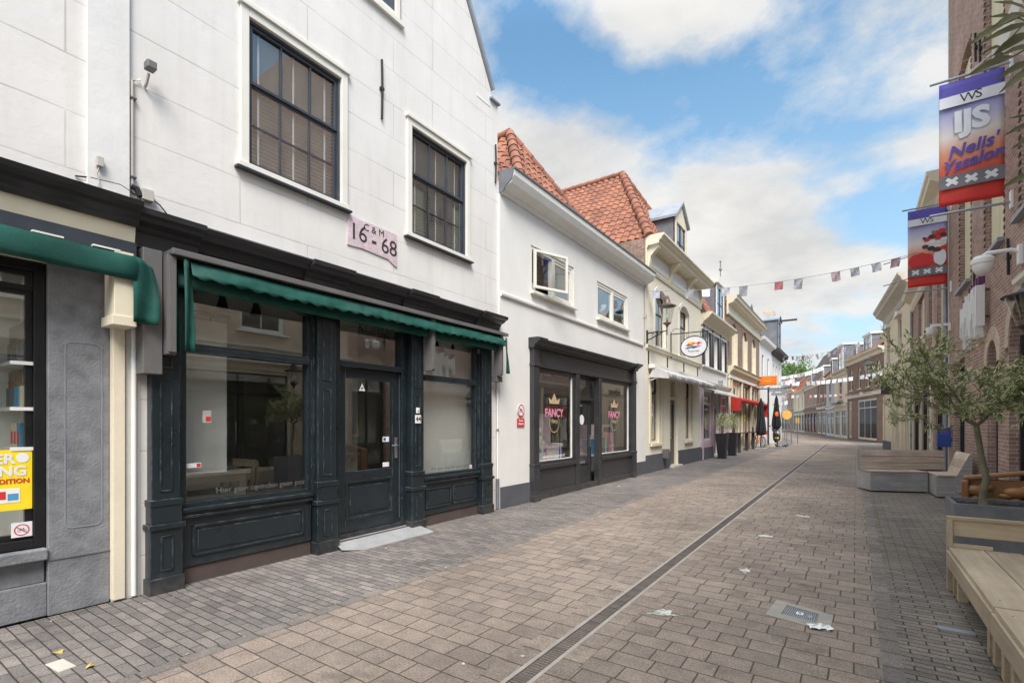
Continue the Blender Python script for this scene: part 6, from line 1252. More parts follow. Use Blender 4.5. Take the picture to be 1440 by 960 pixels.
# ================================================================== BANNERS
def banner(y, label, kind):
    e_ = empty('street_banner', (2.02, y, 0), R(0), label, 'banner'); zt, zb = 7.22, 5.10
    m = MB(); m.tube([(.05, 0, zt+.05), (-.98, 0, zt+.05)], .022, 8); m.build('top_pole', 'zinc', e_)
    m = MB(); m.tube([(.05, 0, zb-.05), (-.98, 0, zb-.05)], .022, 8); m.build('bottom_pole', 'zinc', e_)
    m = MB(); m.box(.0, .05, -.05, .05, zt-.15, zt+.2); m.box(0, .05, -.05, .05, zb-.15, zb+.12); m.tube([(.0, 0, zt+.45), (-.5, 0, zt+.06)], .008, 5); m.build('wall_bracket', 'white_plastic', e_)
    # cloth hangs across the street, x from -.86 to -.06, slightly curved
    vs = []; nx, nz = 10, 24; fs = []
    for j in range(nz+1):
        for i in range(nx+1):
            u, t = i/nx, j/nz; vs.append((-.86+.80*u, .012*math.sin(u*5+t*3)+.01*math.sin(t*9), -2.05*t))
    for j in range(nz):
        for i in range(nx): a = j*(nx+1)+i; fs.append((a, a+1, a+nx+2, a+nx+1))
    m = MB(); m.add(vs, fs); m.smooth = True; cl = m.build('banner_cloth', 'banner_print', e_, loc=(0, 0, zt)); so = cl.modifiers.new('t', 'SOLIDIFY'); so.thickness = .004
    def fl(name, mat, x0, x1, z0, z1, yy=-.035): return MB().box(x0, x1, yy-.0, yy+.055, z0, z1).build(name, mat, cl) if False else MB().box(x0, x1, yy, yy+.002, z0, z1).build(name, mat, cl)
    fl('white_band', 'print_white', -.86, -.06, -.43, -.25); fl('grey_band', 'lead_grey', -.86, -.06, -1.78, -1.56)
    text('lettering', 'W', .20, 'ink', cl, (-.50, -.038, -.335), depth=.001); text('lettering', 'S', .20, 'ink', cl, (-.37, -.038, -.325), depth=.001)
    for k in range(3):
        m = MB(); cxk, cz = -.70+k*.24, -1.67
        for sg in (1, -1): m.obox((cxk, -.038, cz), .17, .002+.0006*sg, .052, Matrix.Rotation(R(38)*sg, 3, 'Y'))
        m.build('cross', 'print_white', cl)
    if kind == 1:
        text('lettering', 'IJS', .46, 'print_white', cl, (-.46, -.036, -.72), bold=.022, depth=.001, spacing=1.0)
        text('lettering', "Nelis'", .27, 'print_blue', cl, (-.46, -.036, -1.16), shear=.35, bold=.006, depth=.001, rot=(R(90), R(-9), 0))
        text('lettering', 'Yssalon', .25, 'print_blue', cl, (-.46, -.036, -1.38), shear=.35, bold=.006, depth=.001, rot=(R(90), R(-9), 0))
    else:
        def blob(name, mat, cx_, cz, rx, rz, yy, seed, n=18):
            rr_ = random.Random(seed); m = MB(); m.prism([(cx_+rx*math.cos(2*math.pi*i/n)*rr_.uniform(.9, 1.08), cz+rz*math.sin(2*math.pi*i/n)*rr_.uniform(.9, 1.08)) for i in range(n)], yy, yy+.002, 'y'); m.build(name, mat, cl)
        blob('printed_glow', 'print_red', -.58, -1.36, .27, .19, -.034, 4, 30)
        blob('printed_cup', 'print_white', -.20, -1.33, .13, .22, -.036, 3)
        blob('printed_cream', 'paper_white', -.29, -.96, .22, .12, -.038, 5)
        for k_, (bx_, bz_, br_, mt_) in enumerate(((-.50, -1.02, .07, 'maroon_paint'), (-.38, -1.08, .08, 'print_black'), (-.26, -1.13, .09, 'maroon_paint'), (-.14, -1.10, .07, 'print_red'), (-.46, -.84, .07, 'print_red'), (-.36, -.78, .08, 'maroon_paint'), (-.27, -.70, .09, 'print_red'), (-.16, -.66, .08, 'red_paint'), (-.14, -.78, .08, 'maroon_paint'), (-.24, -.84, .07, 'print_red'), (-.52, -.80, .04, 'print_black'), (-.33, -.66, .05, 'print_green'))): blob('printed_fruit', mt_, bx_, bz_, br_, br_*.75, -.040-.0012*k_, 20+k_, 14)
        for k_, (bx_, bz_) in enumerate(((-.34, -.93), (-.20, -.95), (-.42, -.94), (-.12, -.88))): blob('printed_cream', 'paper_white', bx_, bz_, .07, .035, -.056-.001*k_, 40+k_, 12)
    return e_
banner(11.0, 'nearer blue and red street banner reading IJS Nelis Yssalon', 1)
banner(17.1, 'farther blue and red street banner picturing a fruit dessert', 2)
# bare banner poles farther down
for y_, z_, dz in ((23.0, 8.15, .0), (23.0, 7.35, 0)):
    e_ = empty('bare_flagpole', (2.0 if z_ < 6 else 2.0, y_, z_-.7), 0, 'thin bare pole sticking out %s the bunting past the farther banner' % ('above' if z_ > 8 else 'below'), 'pole'); MB().tube([(0, 0, .2), (-1.15, 0, 0-.05)], .018, 6).build('pole', 'grey_metal', e_); MB().box(-.03, .04, -.05, .05, .1, .3).build('bracket', 'grey_metal', e_)

# ---------------------------------------------------------------- cameras, lamps, wall sign on the right
def wallthing(name, y, z, label, cat, x=XR): return empty(name, (x, y, z), R(-90), label, cat)
c_ = wallthing('dome_camera', 10.4, 4.1, 'large white dome security camera on an arm high on brick wall', 'camera')
MB().box(-.06, .06, -.06, 0, -.2, .1).build('bracket', 'white_plastic', c_, .01); MB().tube([(0, -.04, .0), (0, -.12, .04), (0, -.40, .04), (0, -.44, 0)], .03, 10).build('arm', 'white_plastic', c_)
MB().lathe([(.02, .02), (.10, .0), (.14, -.05), (.14, -.11), (.125, -.12), (.125, -.17), (.09, -.25), (.02, -.29)], (0, -.44, 0), 22).build('housing', 'white_plastic', c_)
c_ = wallthing('bullet_camera', 17.2, 4.05, 'smaller white bullet camera on an arm above the olive tree', 'camera')
MB().box(-.05, .05, -.05, 0, -.1, .1).build('bracket', 'white_plastic', c_, .01); MB().box(-.03, .03, -.42, -.05, .04, .1).build('arm', 'white_plastic', c_, .01); MB().lathe([(.03, .04), (.11, .02), (.12, -.12), (.09, -.17), (.02, -.19)], (0, -.40, 0), 18).build('housing', 'white_plastic', c_); MB().ball((0, -.50, -.08), .045).build('lens', 'rubber', c_)
# white slatted lettering sign
sg = wallthing('slatted_wall_sign', 13.45, 3.05, 'white vertical strip sign with purple tips standing off the brick wall', 'sign')
rr2 = random.Random(5)
for k in range(15):
    x = -.85+k*.12; z0 = rr2.uniform(0, .5)+.1*(k % 3); z1 = 1.12-rr2.uniform(0, .25)
    m = MB(); m.box(x-.022, x+.022, -.20, -.07, z0, z1); m.build('strip', 'white_plastic', sg, .004)
    if k % 2 == 0: MB().box(x-.03, x+.03, -.165, -.065, z1+.03, z1+.16).build('purple_tip', 'purple_paint', sg, .004)
m = MB(); m.box(-.9, .9, -.07, -.05, .95, .99); m.box(-.9, .9, -.07, -.05, .45, .49); [m.box(x, x+.03, -.05, 0, z, z+.03) for x in (-.8, .8) for z in (.46, .96)]; m.build('rail', 'charcoal_front', sg)
# blue box sign low on the wall
b_ = wallthing('blue_sign_box', 16.98, 1.18, 'dark blue sign box low on the brick pier behind the olive tree', 'sign'); MB().box(-.04, .04, -.30, -.02, -.26, .24).build('panel', 'blue_paint', b_, .01); MB().box(-.02, .02, -.06, 0, -.1, -.05).build('bracket', 'black_frame', b_)
MB().box(.0401, .043, -.26, -.06, .05, .18).build('emblem', 'print_blue', b_)
wall_lamp('wall_lamp', (2.05, 7.55, 0), R(180), 'large black lantern at the right edge of the picture on brick wall', .50, 2.36, .23, .34, 'bell')
wall_lamp('wall_lamp', (2.05, 24.2, 0), R(180), 'black six sided lantern on scrolled bracket left of the olive tree', .88, 2.62, .17, .36, 'hex', 'black_paint')
wall_lamp('wall_lamp', (1.5, 36.0, 0), R(180), 'large white glazed lantern before dark brick house', .80, 4.0, .33, .72, 'hex', 'grey_metal')
b_ = empty('projecting_sign', (1.62, 33.2, 3.05), R(180), 'dark box sign projecting from cream rendered house', 'sign'); MB().box(0.08, .5, -.05, .05, 0, .6).build('sign_box', 'charcoal_front', b_, .01); MB().tube([(0, 0, .5), (.2, 0, .5)], .015, 6).build('bracket', 'black_frame', b_)

# ================================================================== BUNTING
def bunting(p, q, sag, n, label, size=.26, seed=1, cols=('flag_white', 'flag_blue', 'flag_grey', 'flag_pink', 'flag_white', 'flag_grey', 'flag_white', 'flag_red'), skip=.15):
    p, q = Vector(p), Vector(q); L = (q-p).length; rr_ = random.Random(seed); e_ = empty('bunting', p, 0, label, 'bunting', 'bunting across the street'); d = q-p
    def pt(t): return d*t+Vector((0, 0, -sag*4*t*(1-t)))
    MB().tube([pt(i/40) for i in range(41)], .006, 5).build('cord', 'zinc', e_)
    for k in range(n):
        if rr_.random() < skip: continue
        t = (k+.5+rr_.uniform(-.12, .12))/n; c = pt(t); dr_ = (pt(min(1, t+.01))-pt(t)).normalized(); a = rr_.uniform(-.5, .5); hh = size*rr_.uniform(.95, 1.25); vs = []; w_ = size*.5
        out = Vector((-dr_.y, dr_.x, 0))
        for j in range(5):
            v = j/4
            for i in range(4): u = i/3*2-1; vs.append(c+dr_*w_*u*(1-.08*v)+Vector((0, 0, -hh*v))+out*(math.sin(a)*hh*v*.8+.03*math.sin(u*3+v*4+k)))
        m = MB(); m.add(vs, [(j*4+i, j*4+i+1, (j+1)*4+i+1, (j+1)*4+i) for j in range(4) for i in range(3)]); m.smooth = True; m.build('flag', rr_.choice(cols), e_)
bunting((-5.2, 14.95, 5.58), (2.0, 17.3, 6.25), .32, 16, 'nearest bunting from cream brick house to the farther banner', .23, 4)
bunting((-4.95, 46.0, 7.0), (1.1, 37.5, 6.9), .45, 17, 'high far bunting against the sky between hoist dormer and cream house', .30, 8)
bunting((-5.2, 30, 3.6), (1.9, 31.5, 4.4), .22, 26, 'low bunting crossing before dark brick house', .24, 9, skip=.05) if False else None
bunting((-5.3, 46, 4.9), (1.6, 44.0, 5.2), .25, 20, 'dense low bunting crossing before dark brick house', .28, 11, ('flag_white', 'flag_pink', 'flag_white', 'flag_blue', 'flag_white', 'flag_white'), .05)
bunting((-6.0, 52, 4.1), (.6, 50.5, 4.1), .12, 18, 'thin bunting with tiny white flags below the dense one', .2, 12, ('flag_white', 'flag_red', 'flag_white'), .1)
bunting((-9.5, 64, 7.0), (-3.0, 67, 8.0), .5, 18, 'white bunting before the narrow pale houses at the bend', .38, 13, ('flag_white', 'flag_pink', 'flag_white', 'flag_grey'), .05)
bunting((-13.5, 84, 8.2), (-7.6, 86.0, 8.2), .6, 16, 'far white bunting before cream house at the bend', .5, 14, ('flag_white', 'flag_pink', 'flag_white'), .05)
bunting((-15.5, 92, 5.2), (-9.3, 94.0, 5.2), .6, 16, 'farthest low bunting near the end of the street', .5, 15, ('flag_white', 'flag_blue', 'flag_white', 'flag_grey'), .05)

# ================================================================== FURNITURE, RIGHT
# modern larch bench of two units
def new_bench(y0, y1, back, label):
    e_ = empty('wooden_bench', (.70, y0, 0), 0, label, 'bench', 'new larch benches'); L = y1-y0; zt = .415; pw = .245; W = 4*pw
    for k in range(4): MB().box(k*pw+.004, (k+1)*pw-.004, 0.004, L-.004, zt-.035, zt).build('seat_board', 'larch', e_, .004)
    MB().box(-.012, .022, 0, L, zt-.17, zt-.037).build('front_board', 'larch', e_, .003)
    MB().box(W-.03, W, 0, L, zt-.17, zt-.037).build('rear_board', 'larch', e_, .003)
    MB().box(.023, W-.031, 0, .035, zt-.17, zt-.037).build('end_board', 'larch_side', e_, .003); MB().box(.023, W-.031, L-.035, L, zt-.17, zt-.037).build('end_board', 'larch_side', e_, .003)
    sb_ = MB()
    for yy in (.16, L-.14):
        for k in range(4):
            for dx in (.06, .185): sb_.tube([(k*pw+dx, yy, zt), (k*pw+dx, yy, zt+.0012)], .0055, 8)
    sb_.build('screw_heads', 'drain_iron', e_)['kind'] = 'stuff'
    for yy in (.12, .28, L-.32, L-.10):
        for x in (.03, W-.11): MB().box(x, x+.07, yy, yy+.07, 0, zt-.038).build('leg', 'larch_side', e_, .003)
    if back:
        MB().box(0.005, W, L+.002, L+.045, zt+.10, zt+.245).build('back_board', 'larch_side', e_, .004); MB().box(-.005, W+.01, L-.015, L+.06, zt+.246, zt+.275).build('top_rail', 'larch_side', e_, .004)
        for x in (0.0, W-.06): MB().box(x, x+.055, L+.046, L+.10, .0, zt+.245).build('back_post', 'larch_side', e_, .003)
        MB().box(0.0, .03, L-.04, L+.002, zt+.001, zt+.245).build('side_post', 'larch', e_, .003); MB().box(.03, .30, L-.03, L+.0, zt+.002, zt+.035).build('lower_rail', 'larch_side', e_, .003)
    return e_
new_bench(4.23, 6.05, True, 'new pale wooden bench unit with low backrest before grey planter')
new_bench(2.39, 4.215, False, 'backless pale wooden bench unit nearest the camera at the right edge')
# weathered L-shaped bench
wb = empty('weathered_bench', (.28, 13.75, 0), math.atan2(.45, 1.05), 'weathered grey plank corner bench with sloping backrest on the right pavement', 'bench')
L = 1.12
MB().box(0, L, 0, .03, .03, .44).build('front_panel', 'weathered_grey', wb, .004); MB().box(0, .03, .032, .62, .03, .44).build('end_panel', 'weathered_grey', wb, .004)
for k in range(2): MB().box(-.01, L, -.01+k*.235, .22+k*.235, .442, .475).build('seat_board', 'weathered', wb, .004)
def slopeboard(x0, x1, t0, t1, parent, mat='weathered'):
    y0, z0 = .46+.07*t0, .48+.44*t0; y1, z1 = .46+.07*t1, .48+.44*t1
    MB().prism([(y0, z0), (y0+.03, z0-.01), (y1+.03, z1-.01), (y1, z1)], x0, x1, 'x').build('back_board', mat, parent, .004)
for k in range(3): slopeboard(0, L+.60, k/3, (k+.95)/3, wb)
MB().prism([(.47, .44), (.62, .44), (.62, .91), (.535, .91)], 0.0, .03, 'x').build('end_panel', 'weathered_grey', wb, .003)
MB().box(0, L+.6, .62, .66, .03, .915).build('rear_panel', 'weathered_grey', wb, .003)
MB().box(.05, L-.05, .05, .1, -.002, .03).build('foot', 'black_frame', wb)
# the arm running toward the camera along the wall
L2 = rr_ = None
arm = empty('corner_unit_pivot', (0, 0, 0)); bpy.data.objects.remove(arm)
inv = Matrix.Rotation(-math.atan2(.45, 1.05), 4, 'Z')
def toloc(p): v = inv @ (Vector((p[0], p[1], 0))-Vector((.28, 13.75, 0))); return v
def plan_prism(pts, z0, z1, name, mat, bev=.004):
    m = MB(); m.prism([(toloc(p).x, toloc(p).y) for p in pts], z0, z1, 'z'); return m.build(name, mat, wb, bev)
A_ = [(1.40, 13.40), (1.94, 13.62), (1.94, 15.0), (1.33, 14.32)]
plan_prism([(1.40, 13.40), (1.94, 13.62), (1.94, 13.65), (1.40, 13.43)], .03, .44, 'end_panel', 'weathered_grey')
plan_prism([(1.37, 13.43), (1.40, 13.43), (1.36, 14.30), (1.33, 14.30)], .03, .44, 'front_panel', 'weathered_grey')
plan_prism([(1.38, 13.38), (1.72, 13.52), (1.66, 14.44), (1.31, 14.30)], .442, .475, 'seat_board', 'weathered')
m = MB(); 
def LP(p, z): v = toloc(p); return (v.x, v.y, z)
a0, a1, b1, b0 = LP((1.70, 13.50), .48), LP((1.66, 14.45), .48), LP((1.84, 14.72), .93), LP((1.92, 13.60), .93)
for k in range(3):
    t0, t1 = k/3, (k+.96)/3; A0, A1 = Vector(a0).lerp(Vector(b0), t0), Vector(a1).lerp(Vector(b1), t0); B0, B1 = Vector(a0).lerp(Vector(b0), t1), Vector(a1).lerp(Vector(b1), t1); q = MB(); n_ = Vector((0, 0, -.03))
    q.add([A0, A1, B1, B0, A0+n_, A1+n_, B1+n_, B0+n_], [(0, 1, 2, 3), (7, 6, 5, 4), (0, 4, 5, 1), (1, 5, 6, 2), (2, 6, 7, 3), (3, 7, 4, 0)]); q.build('back_board', 'weathered', wb, .003)
q = MB(); f0, f1, f2, f3 = LP((1.66, 13.49), .445), LP((1.95, 13.61), .0), LP((1.95, 13.61), .93), LP((1.70, 13.50), .47); g = Vector(LP((1.66, 13.49), .0)); dv = Vector(toloc((1.95, 13.66)))-Vector(toloc((1.95, 13.61)))
pts = [g, Vector(f1), Vector(f2), Vector((f2[0], f2[1], .93)), Vector(f3)]; pts = [g, Vector(f1), Vector(f2), Vector(f3)]
off_ = Vector((-.012, -.022, 0)); q.add([p+off_ for p in pts]+[p+dv for p in pts], [(0, 1, 2, 3), (7, 6, 5, 4), (0, 4, 5, 1), (1, 5, 6, 2), (2, 6, 7, 3), (3, 7, 4, 0)]); q.build('side_panel', 'weathered_grey', wb)

# planter with olive tree
pl = empty('square_planter', (1.19, 7.29, 0), 0, 'square dark grey planter box holding the olive tree behind the pale bench', 'planter')
def taper_box(m, w0, w1, z0, z1, t):
    o = []
    for w_, z in ((w0, z0), (w1, z1)): o.append([(-w_, -w_*.94, z), (w_, -w_*.94, z), (w_, w_*.94, z), (-w_, w_*.94, z)])
    i1 = [(-(w1-t), -(w1-t)*.93, z1), ((w1-t), -(w1-t)*.93, z1), ((w1-t), (w1-t)*.93, z1), (-(w1-t), (w1-t)*.93, z1)]; i0 = [(x, y_, z0+.05) for x, y_, z in i1]
    m.add(o[0]+o[1]+i1+i0, [(k, (k+1) % 4, 4+(k+1) % 4, 4+k) for k in range(4)]+[(4+k, 4+(k+1) % 4, 8+(k+1) % 4, 8+k) for k in range(4)]+[(8+k, 8+(k+1) % 4, 12+(k+1) % 4, 12+k) for k in range(4)])
m = MB(); taper_box(m, .315, .335, 0, .70, .035); m.build('box', 'planter_grey', pl, .003)
m = MB(); n_ = 16; w_ = .295
vs = [(-w_+2*w_*i/n_, (-w_+2*w_*j/n_)*.93, .655+rnd.uniform(-.012, .015)) for j in range(n_+1) for i in range(n_+1)]
m.add(vs, [(j*(n_+1)+i, j*(n_+1)+i+1, (j+1)*(n_+1)+i+1, (j+1)*(n_+1)+i) for j in range(n_) for i in range(n_)]); m.build('soil', 'soil', pl)

def in_frame(p):
    c, s = math.cos(THETA), math.sin(THETA); d = -p[0]*s+p[1]*c; l = p[0]*c+p[1]*s
    return d > .05 and l/d < 1.045 and l/d > -1.05
def leaf_quad(m, base, dr_, up, ln, wd):
    side = dr_.cross(up).normalized()*wd*.5; up2 = side.cross(dr_).normalized(); tip = base+dr_*ln+up2*(-ln*.12); mid = base+dr_*ln*.5+up2*ln*.05
    m.add([base, mid-side-up2*wd*.15, tip, mid+side-up2*wd*.15, mid], [(0, 1, 4), (1, 2, 4), (2, 3, 4), (3, 0, 4)])
def olive(loc, label, trunk_h, cr, seed, base_z, nleaf, leaf_l, leaf_w, cond=None, lean=(0, 0)):
    e_ = empty('olive_tree', loc, 0, label, 'tree'); g = random.Random(seed); mb = MB(); lf = MB(); lx, ly = lean
    T = [Vector((0, 0, 0)), Vector((-.01, .0, .1)), Vector((.02, 0, .3)), Vector((-.02, .01, .55)), Vector((-.03+lx*.3, .0, trunk_h))]
    mb.tube(T, .036, 10, .026); mb.lathe([(.06, -.02), (.048, .03), (.035, .08)], (0, 0, 0), 12)
    tips = []
    def grow(p, d, ln, r, lev):
        steps = 4; pts = [p]
        for i in range(steps):
            d = (d+Vector((g.uniform(-.28, .28), g.uniform(-.28, .28), g.uniform(-.07, .15)))).normalized(); pts.append(pts[-1]+d*ln/steps)
        mb.tube(pts, r, 6 if lev < 2 else 4, r*.6)
        if lev >= 3: tips.append(pts); return
        for k in range(4 if lev == 0 else 4):
            b = pts[g.randint(1, steps)] if k else pts[-1]; a = Vector((g.uniform(-1, 1), g.uniform(-1, 1), g.uniform(-.45, .75))).normalized()
            grow(b, (d*.55+a*.8).normalized(), ln*g.uniform(.55, .8), r*.55, lev+1)
        if lev == 2: tips.append(pts)
    top = T[-1]
    for k in range(5):
        a = k*2*math.pi/5+.4; grow(top, Vector((math.cos(a)*.62+lx, math.sin(a)*.62+ly, .50)).normalized(), cr*g.uniform(.5, .85), .017, 0)
    per = max(3, int(nleaf/len(tips)))
    for pts in tips:
        for k in range(per):
            i = g.randint(0, len(pts)-2); b = pts[i].lerp(pts[i+1], g.random()); d = (pts[i+1]-pts[i]).normalized()
            v = (d*.7+Vector((g.uniform(-1, 1), g.uniform(-1, 1), g.uniform(-.7, .9)))*.9).normalized()
            if cond and not cond(Vector(loc)+b+v*.05): continue
            leaf_quad(lf, b, v, Vector((g.uniform(-.4, .4), g.uniform(-.4, .4), 1)), leaf_l*g.uniform(.7, 1.2), leaf_w*g.uniform(.8, 1.2))
    return e_, mb, lf
e_, mb, lf = olive((1.13, 7.25, .655), 'olive tree with thin trunk and airy grey green crown in the square planter', .86, .84, 21, .66, 10500, .066, .0135, None, (-.10, 0))
mb.build('trunk', 'bark', e_); lf.build('crown', 'olive_leaf', e_)
# second olive just outside the frame, its branch reaches in at the top right corner
pl2 = empty('square_planter', (1.45, 1.35, 0), 0, 'square dark grey planter box just outside the right edge', 'planter'); m = MB(); taper_box(m, .30, .32, 0, .66, .035); m.build('box', 'planter_grey', pl2, .003)
m = MB(); m.add([(-.28, -.26, .61), (.28, -.26, .61), (.28, .26, .61), (-.28, .26, .61)], [(0, 1, 2, 3)]); m.build('soil', 'soil', pl2)
e2, mb, lf = olive((1.45, 1.35, .61), 'leafy shrub tree whose long leaves hang into the top right corner', .9, .8, 33, .6, 1200, .085, .018, lambda p: not in_frame(p))
def unproj(px, py, d):
    c, s = math.cos(THETA), math.sin(THETA); l = (px-720)/F_PX*d; return Vector((l*c-d*s, l*s+d*c, 1.55+(594-py)/F_PX*d))
o2 = Vector((1.45, 1.35, .61)); q0 = Vector((0, 0, .9)); q1 = unproj(1475, 60, 1.3)-o2; q2 = unproj(1462, 20, 1.28)-o2
mb.tube([q0, q0.lerp(q1, .5)+Vector((0, 0, .15)), q1], .014, 7, .006); mb.tube([q0.lerp(q1, .5)+Vector((0, 0, .15)), q2], .008, 6, .004); q3 = unproj(1475, 185, 1.25)-o2; mb.tube([q0, q3], .010, 6, .004)
for (tx, ty, bx_, by_, d0, wd) in ((1357, 69, 1412, 34, 1.28, .013), (1376, 64, 1446, 34, 1.24, .013), (1358, 109, 1424, 80, 1.30, .016), (1399, 115, 1448, 88, 1.22, .014), (1402, 134, 1446, 100, 1.18, .013), (1409, 193, 1452, 176, 1.2, .010), (1419, 212, 1456, 192, 1.26, .011), (1376, 80, 1408, 68, 1.35, .008), (1388, 26, 1446, 36, 1.3, .015), (1396, 5, 1455, 28, 1.22, .016), (1400, -10, 1450, 20, 1.33, .014), (1392, 82, 1445, 48, 1.27, .018), (1403, 268, 1450, 244, 1.12, .010), (1405, 80, 1452, 70, 1.2, .012), (1420, 20, 1462, 60, 1.15, .014), (1418, 168, 1455, 172, 1.3, .008), (1390, 44, 1440, 20, 1.25, .014)):
    b = unproj(bx_, by_, d0+.02)-o2; t_ = unproj(tx, ty, d0-.03)-o2; dv = t_-b; L_ = dv.length; dr_ = dv/L_
    side = dr_.cross(Vector((rnd.uniform(-.3, .3), rnd.uniform(-.3, .3), 1))).normalized(); side = (side*.4+Vector((0, 0, 1))*.9).cross(dr_).cross(dr_).normalized()*-1
    upn = side.cross(dr_); pr = [(0, .15), (.15, .7), (.4, 1), (.7, .75), (1, 0)]; vs = []
    for t, w_ in pr: c = b+dr_*L_*t+upn*(.012*math.sin(t*3)); vs += [c-side*wd*.8*w_*.9+upn*.002, c, c+side*wd*.8*w_*.9+upn*.002]
    fs = [(3*i+k, 3*i+k+1, 3*i+k+4, 3*i+k+3) for i in range(4) for k in range(2)]; lf.add(vs, fs)
    tgt = min((q1, q2, q3), key=lambda q: (q-b).length); mb.tube([b, b.lerp(tgt, .6)+Vector((0, 0, .01)), tgt], .0025, 4)
mb.build('trunk', 'bark', e2); lf.build('crown', 'big_leaf', e2, 0, True)

# carved wooden chest-like seat
cv_ = empty('carved_wood_seat', (1.60, 9.6, 0), R(-8), 'carved brown wooden seat with bulging figures standing behind the planter', 'wood carving')
MB().box(-.30, .36, .12, .18, .05, .74).build('back_board', 'carved_wood', cv_, .015)
m = MB(); m.prism([(-.33, .70), (.40, .84), (.41, .90), (-.32, .77)], .06, .22, 'y'); m.build('top_rail', 'carved_wood', cv_, .02)
for x, s_ in ((-.20, 1), (.22, 1)):
    m = MB(); m.ball((x, .04, .58), .10, 1.35, .8, .75, 16).ball((x-.10, .02, .53), .05, 1.5, .8, .7, 14).ball((x+.12, .06, .63), .07, 1.3, .8, .8, 14); m.build('carved_figure', 'carved_wood', cv_)
    m = MB(); m.tube([(x, .04, .5), (x+.06, .0, .25), (x-.03, .0, .0)], .055, 12, .045); m.build('leg', 'carved_wood', cv_)
MB().box(-.34, -.26, -.05, .18, 0, .72).build('side_board', 'carved_wood', cv_, .02); MB().box(.33, .41, -.05, .18, 0, .84).build('side_board', 'carved_wood', cv_, .02)

# ================================================================== STREET SURFACE DETAILS
P4 = [(-.575, 4.87), (-.135, 4.975), (-.13, 4.42), (-.575, 4.30)]
mh = empty('water_hatch', (-.35, 4.62, 0), 0, 'rectangular iron hatch set in a pale concrete frame in the paving', 'hatch')
def loc2(p): return (p[0]+.35, p[1]-4.62)
pts = [Vector(loc2(gp)) for gp in ((-.565, 4.90), (-.145, 4.76), (-.155, 4.36), (-.60, 4.47))]
cen = sum(pts, Vector((0, 0)))/4; inn = [cen+(p-cen)*.56+Vector((0, .02)) for p in pts]
m = MB(); m.add([(p.x, p.y, .006) for p in pts]+[(p.x, p.y, .006) for p in inn]+[(p.x, p.y, -.012) for p in inn]+[(p.x, p.y, -.02) for p in pts], [(k, (k+1) % 4, 4+(k+1) % 4, 4+k) for k in range(4)]+[(4+k, 4+(k+1) % 4, 8+(k+1) % 4, 8+k) for k in range(4)]+[(k, 12+k, 12+(k+1) % 4, (k+1) % 4) for k in range(4)]); m.build('concrete_frame', 'concrete', mh)
m = MB(); i2 = [cen+(p-cen)*.52+Vector((0, .02)) for p in pts]; m.add([(p.x, p.y, .003) for p in i2], [(3, 2, 1, 0)]); m.build('iron_lid', 'zinc', mh)
m = MB()
for k in range(16):
    t = (k+.5)/16; a, b = i2[0].lerp(i2[1], t), i2[3].lerp(i2[2], t); w_ = .003; m.add([(a.x-w_, a.y, .005), (a.x+w_, a.y, .005), (b.x+w_, b.y, .005), (b.x-w_, b.y, .005)], [(0, 1, 2, 3)])
m.build('ribs', 'drain_iron', mh)
m = MB(); m.box(cen.x-.03, cen.x+.02, cen.y-.005, cen.y+.055, .004, .0075); m.build('number_tile', 'white_plastic', mh, .001); me = text_mesh('8', .05, .0003); me.materials.append(MATS['print_black']); o = bpy.data.objects.new('lettering', me); col.objects.link(o); o.parent = mh; o.location = (cen.x-.005, cen.y+.025, .008)
m = MB(); m.box(cen.x+.05, cen.x+.085, cen.y-.04, cen.y+.03, .004, .0068); m.build('worn_plate', 'zinc', mh)
# crumpled paper
pa = empty('crumpled_paper', (-.22, 4.40, .006), .3, 'crumpled white paper lying on the corner of the iron hatch', 'litter'); m = MB(); gg = random.Random(2); n_ = 9
vs = []
for j in range(n_):
    for i in range(n_): u, v = i/(n_-1)-.5, j/(n_-1)-.5; vs.append((u*.15+gg.uniform(-.012, .012), v*.09+gg.uniform(-.01, .01), .004+max(0, .035*(1-3*(abs(u)+abs(v))))+gg.uniform(0, .016)))
m.add(vs, [(j*n_+i, j*n_+i+1, (j+1)*n_+i+1, (j+1)*n_+i) for j in range(n_-1) for i in range(n_-1)]); m.build('sheet', 'paper_white', pa)
# splashes of white paint and droppings
M('splash_white', (.55, .53, .49), .8, .2, 20, .1, 60); M('splash_green', (.33, .38, .30), .8, .3, 12, .1, 60)
def splash(x, y, r, label, mat='splash_white', seed=0, n=26, sy=.6):
    g = random.Random(seed); e_ = empty('paint_splash', (x, y, .0045), g.uniform(0, 6), label, 'stain', 'pale splashes on the paving'); m = MB()
    for k in range(n):
        a = g.uniform(0, 6.28); q = abs(g.gauss(0, .5)); cx_, cy_ = math.cos(a)*q*r, math.sin(a)*q*r*sy; rr_ = r*g.uniform(.08, .30)*(1.1-min(1, q)); nn = 9
        if rr_ <= .002: continue
        m.add([(cx_+rr_*math.cos(i*2*math.pi/nn)*g.uniform(.6, 1.2), cy_+rr_*math.sin(i*2*math.pi/nn)*g.uniform(.5, 1.1), .00005*k) for i in range(nn)], [tuple(range(nn))])
    m.build('splash', mat, e_)
splash(-1.02, 7.55, .22, 'white splash on the paving, farther of two near the drain', seed=1); splash(-.70, 9.5, .22, 'white splash farthest up the paved lane', seed=2); splash(-.95, 5.68, .15, 'white splash on the paving beyond the iron hatch', seed=3)
splash(-1.28, 4.05, .15, 'white paint splash beside the slot drain', seed=4); splash(-1.30, 4.02, .20, 'greenish stain around the paint splash beside the drain', 'splash_green', 5, 18)
splash(-4.75, 11.5, .14, 'white splash on the dark paving before the FANCY shop', seed=7)
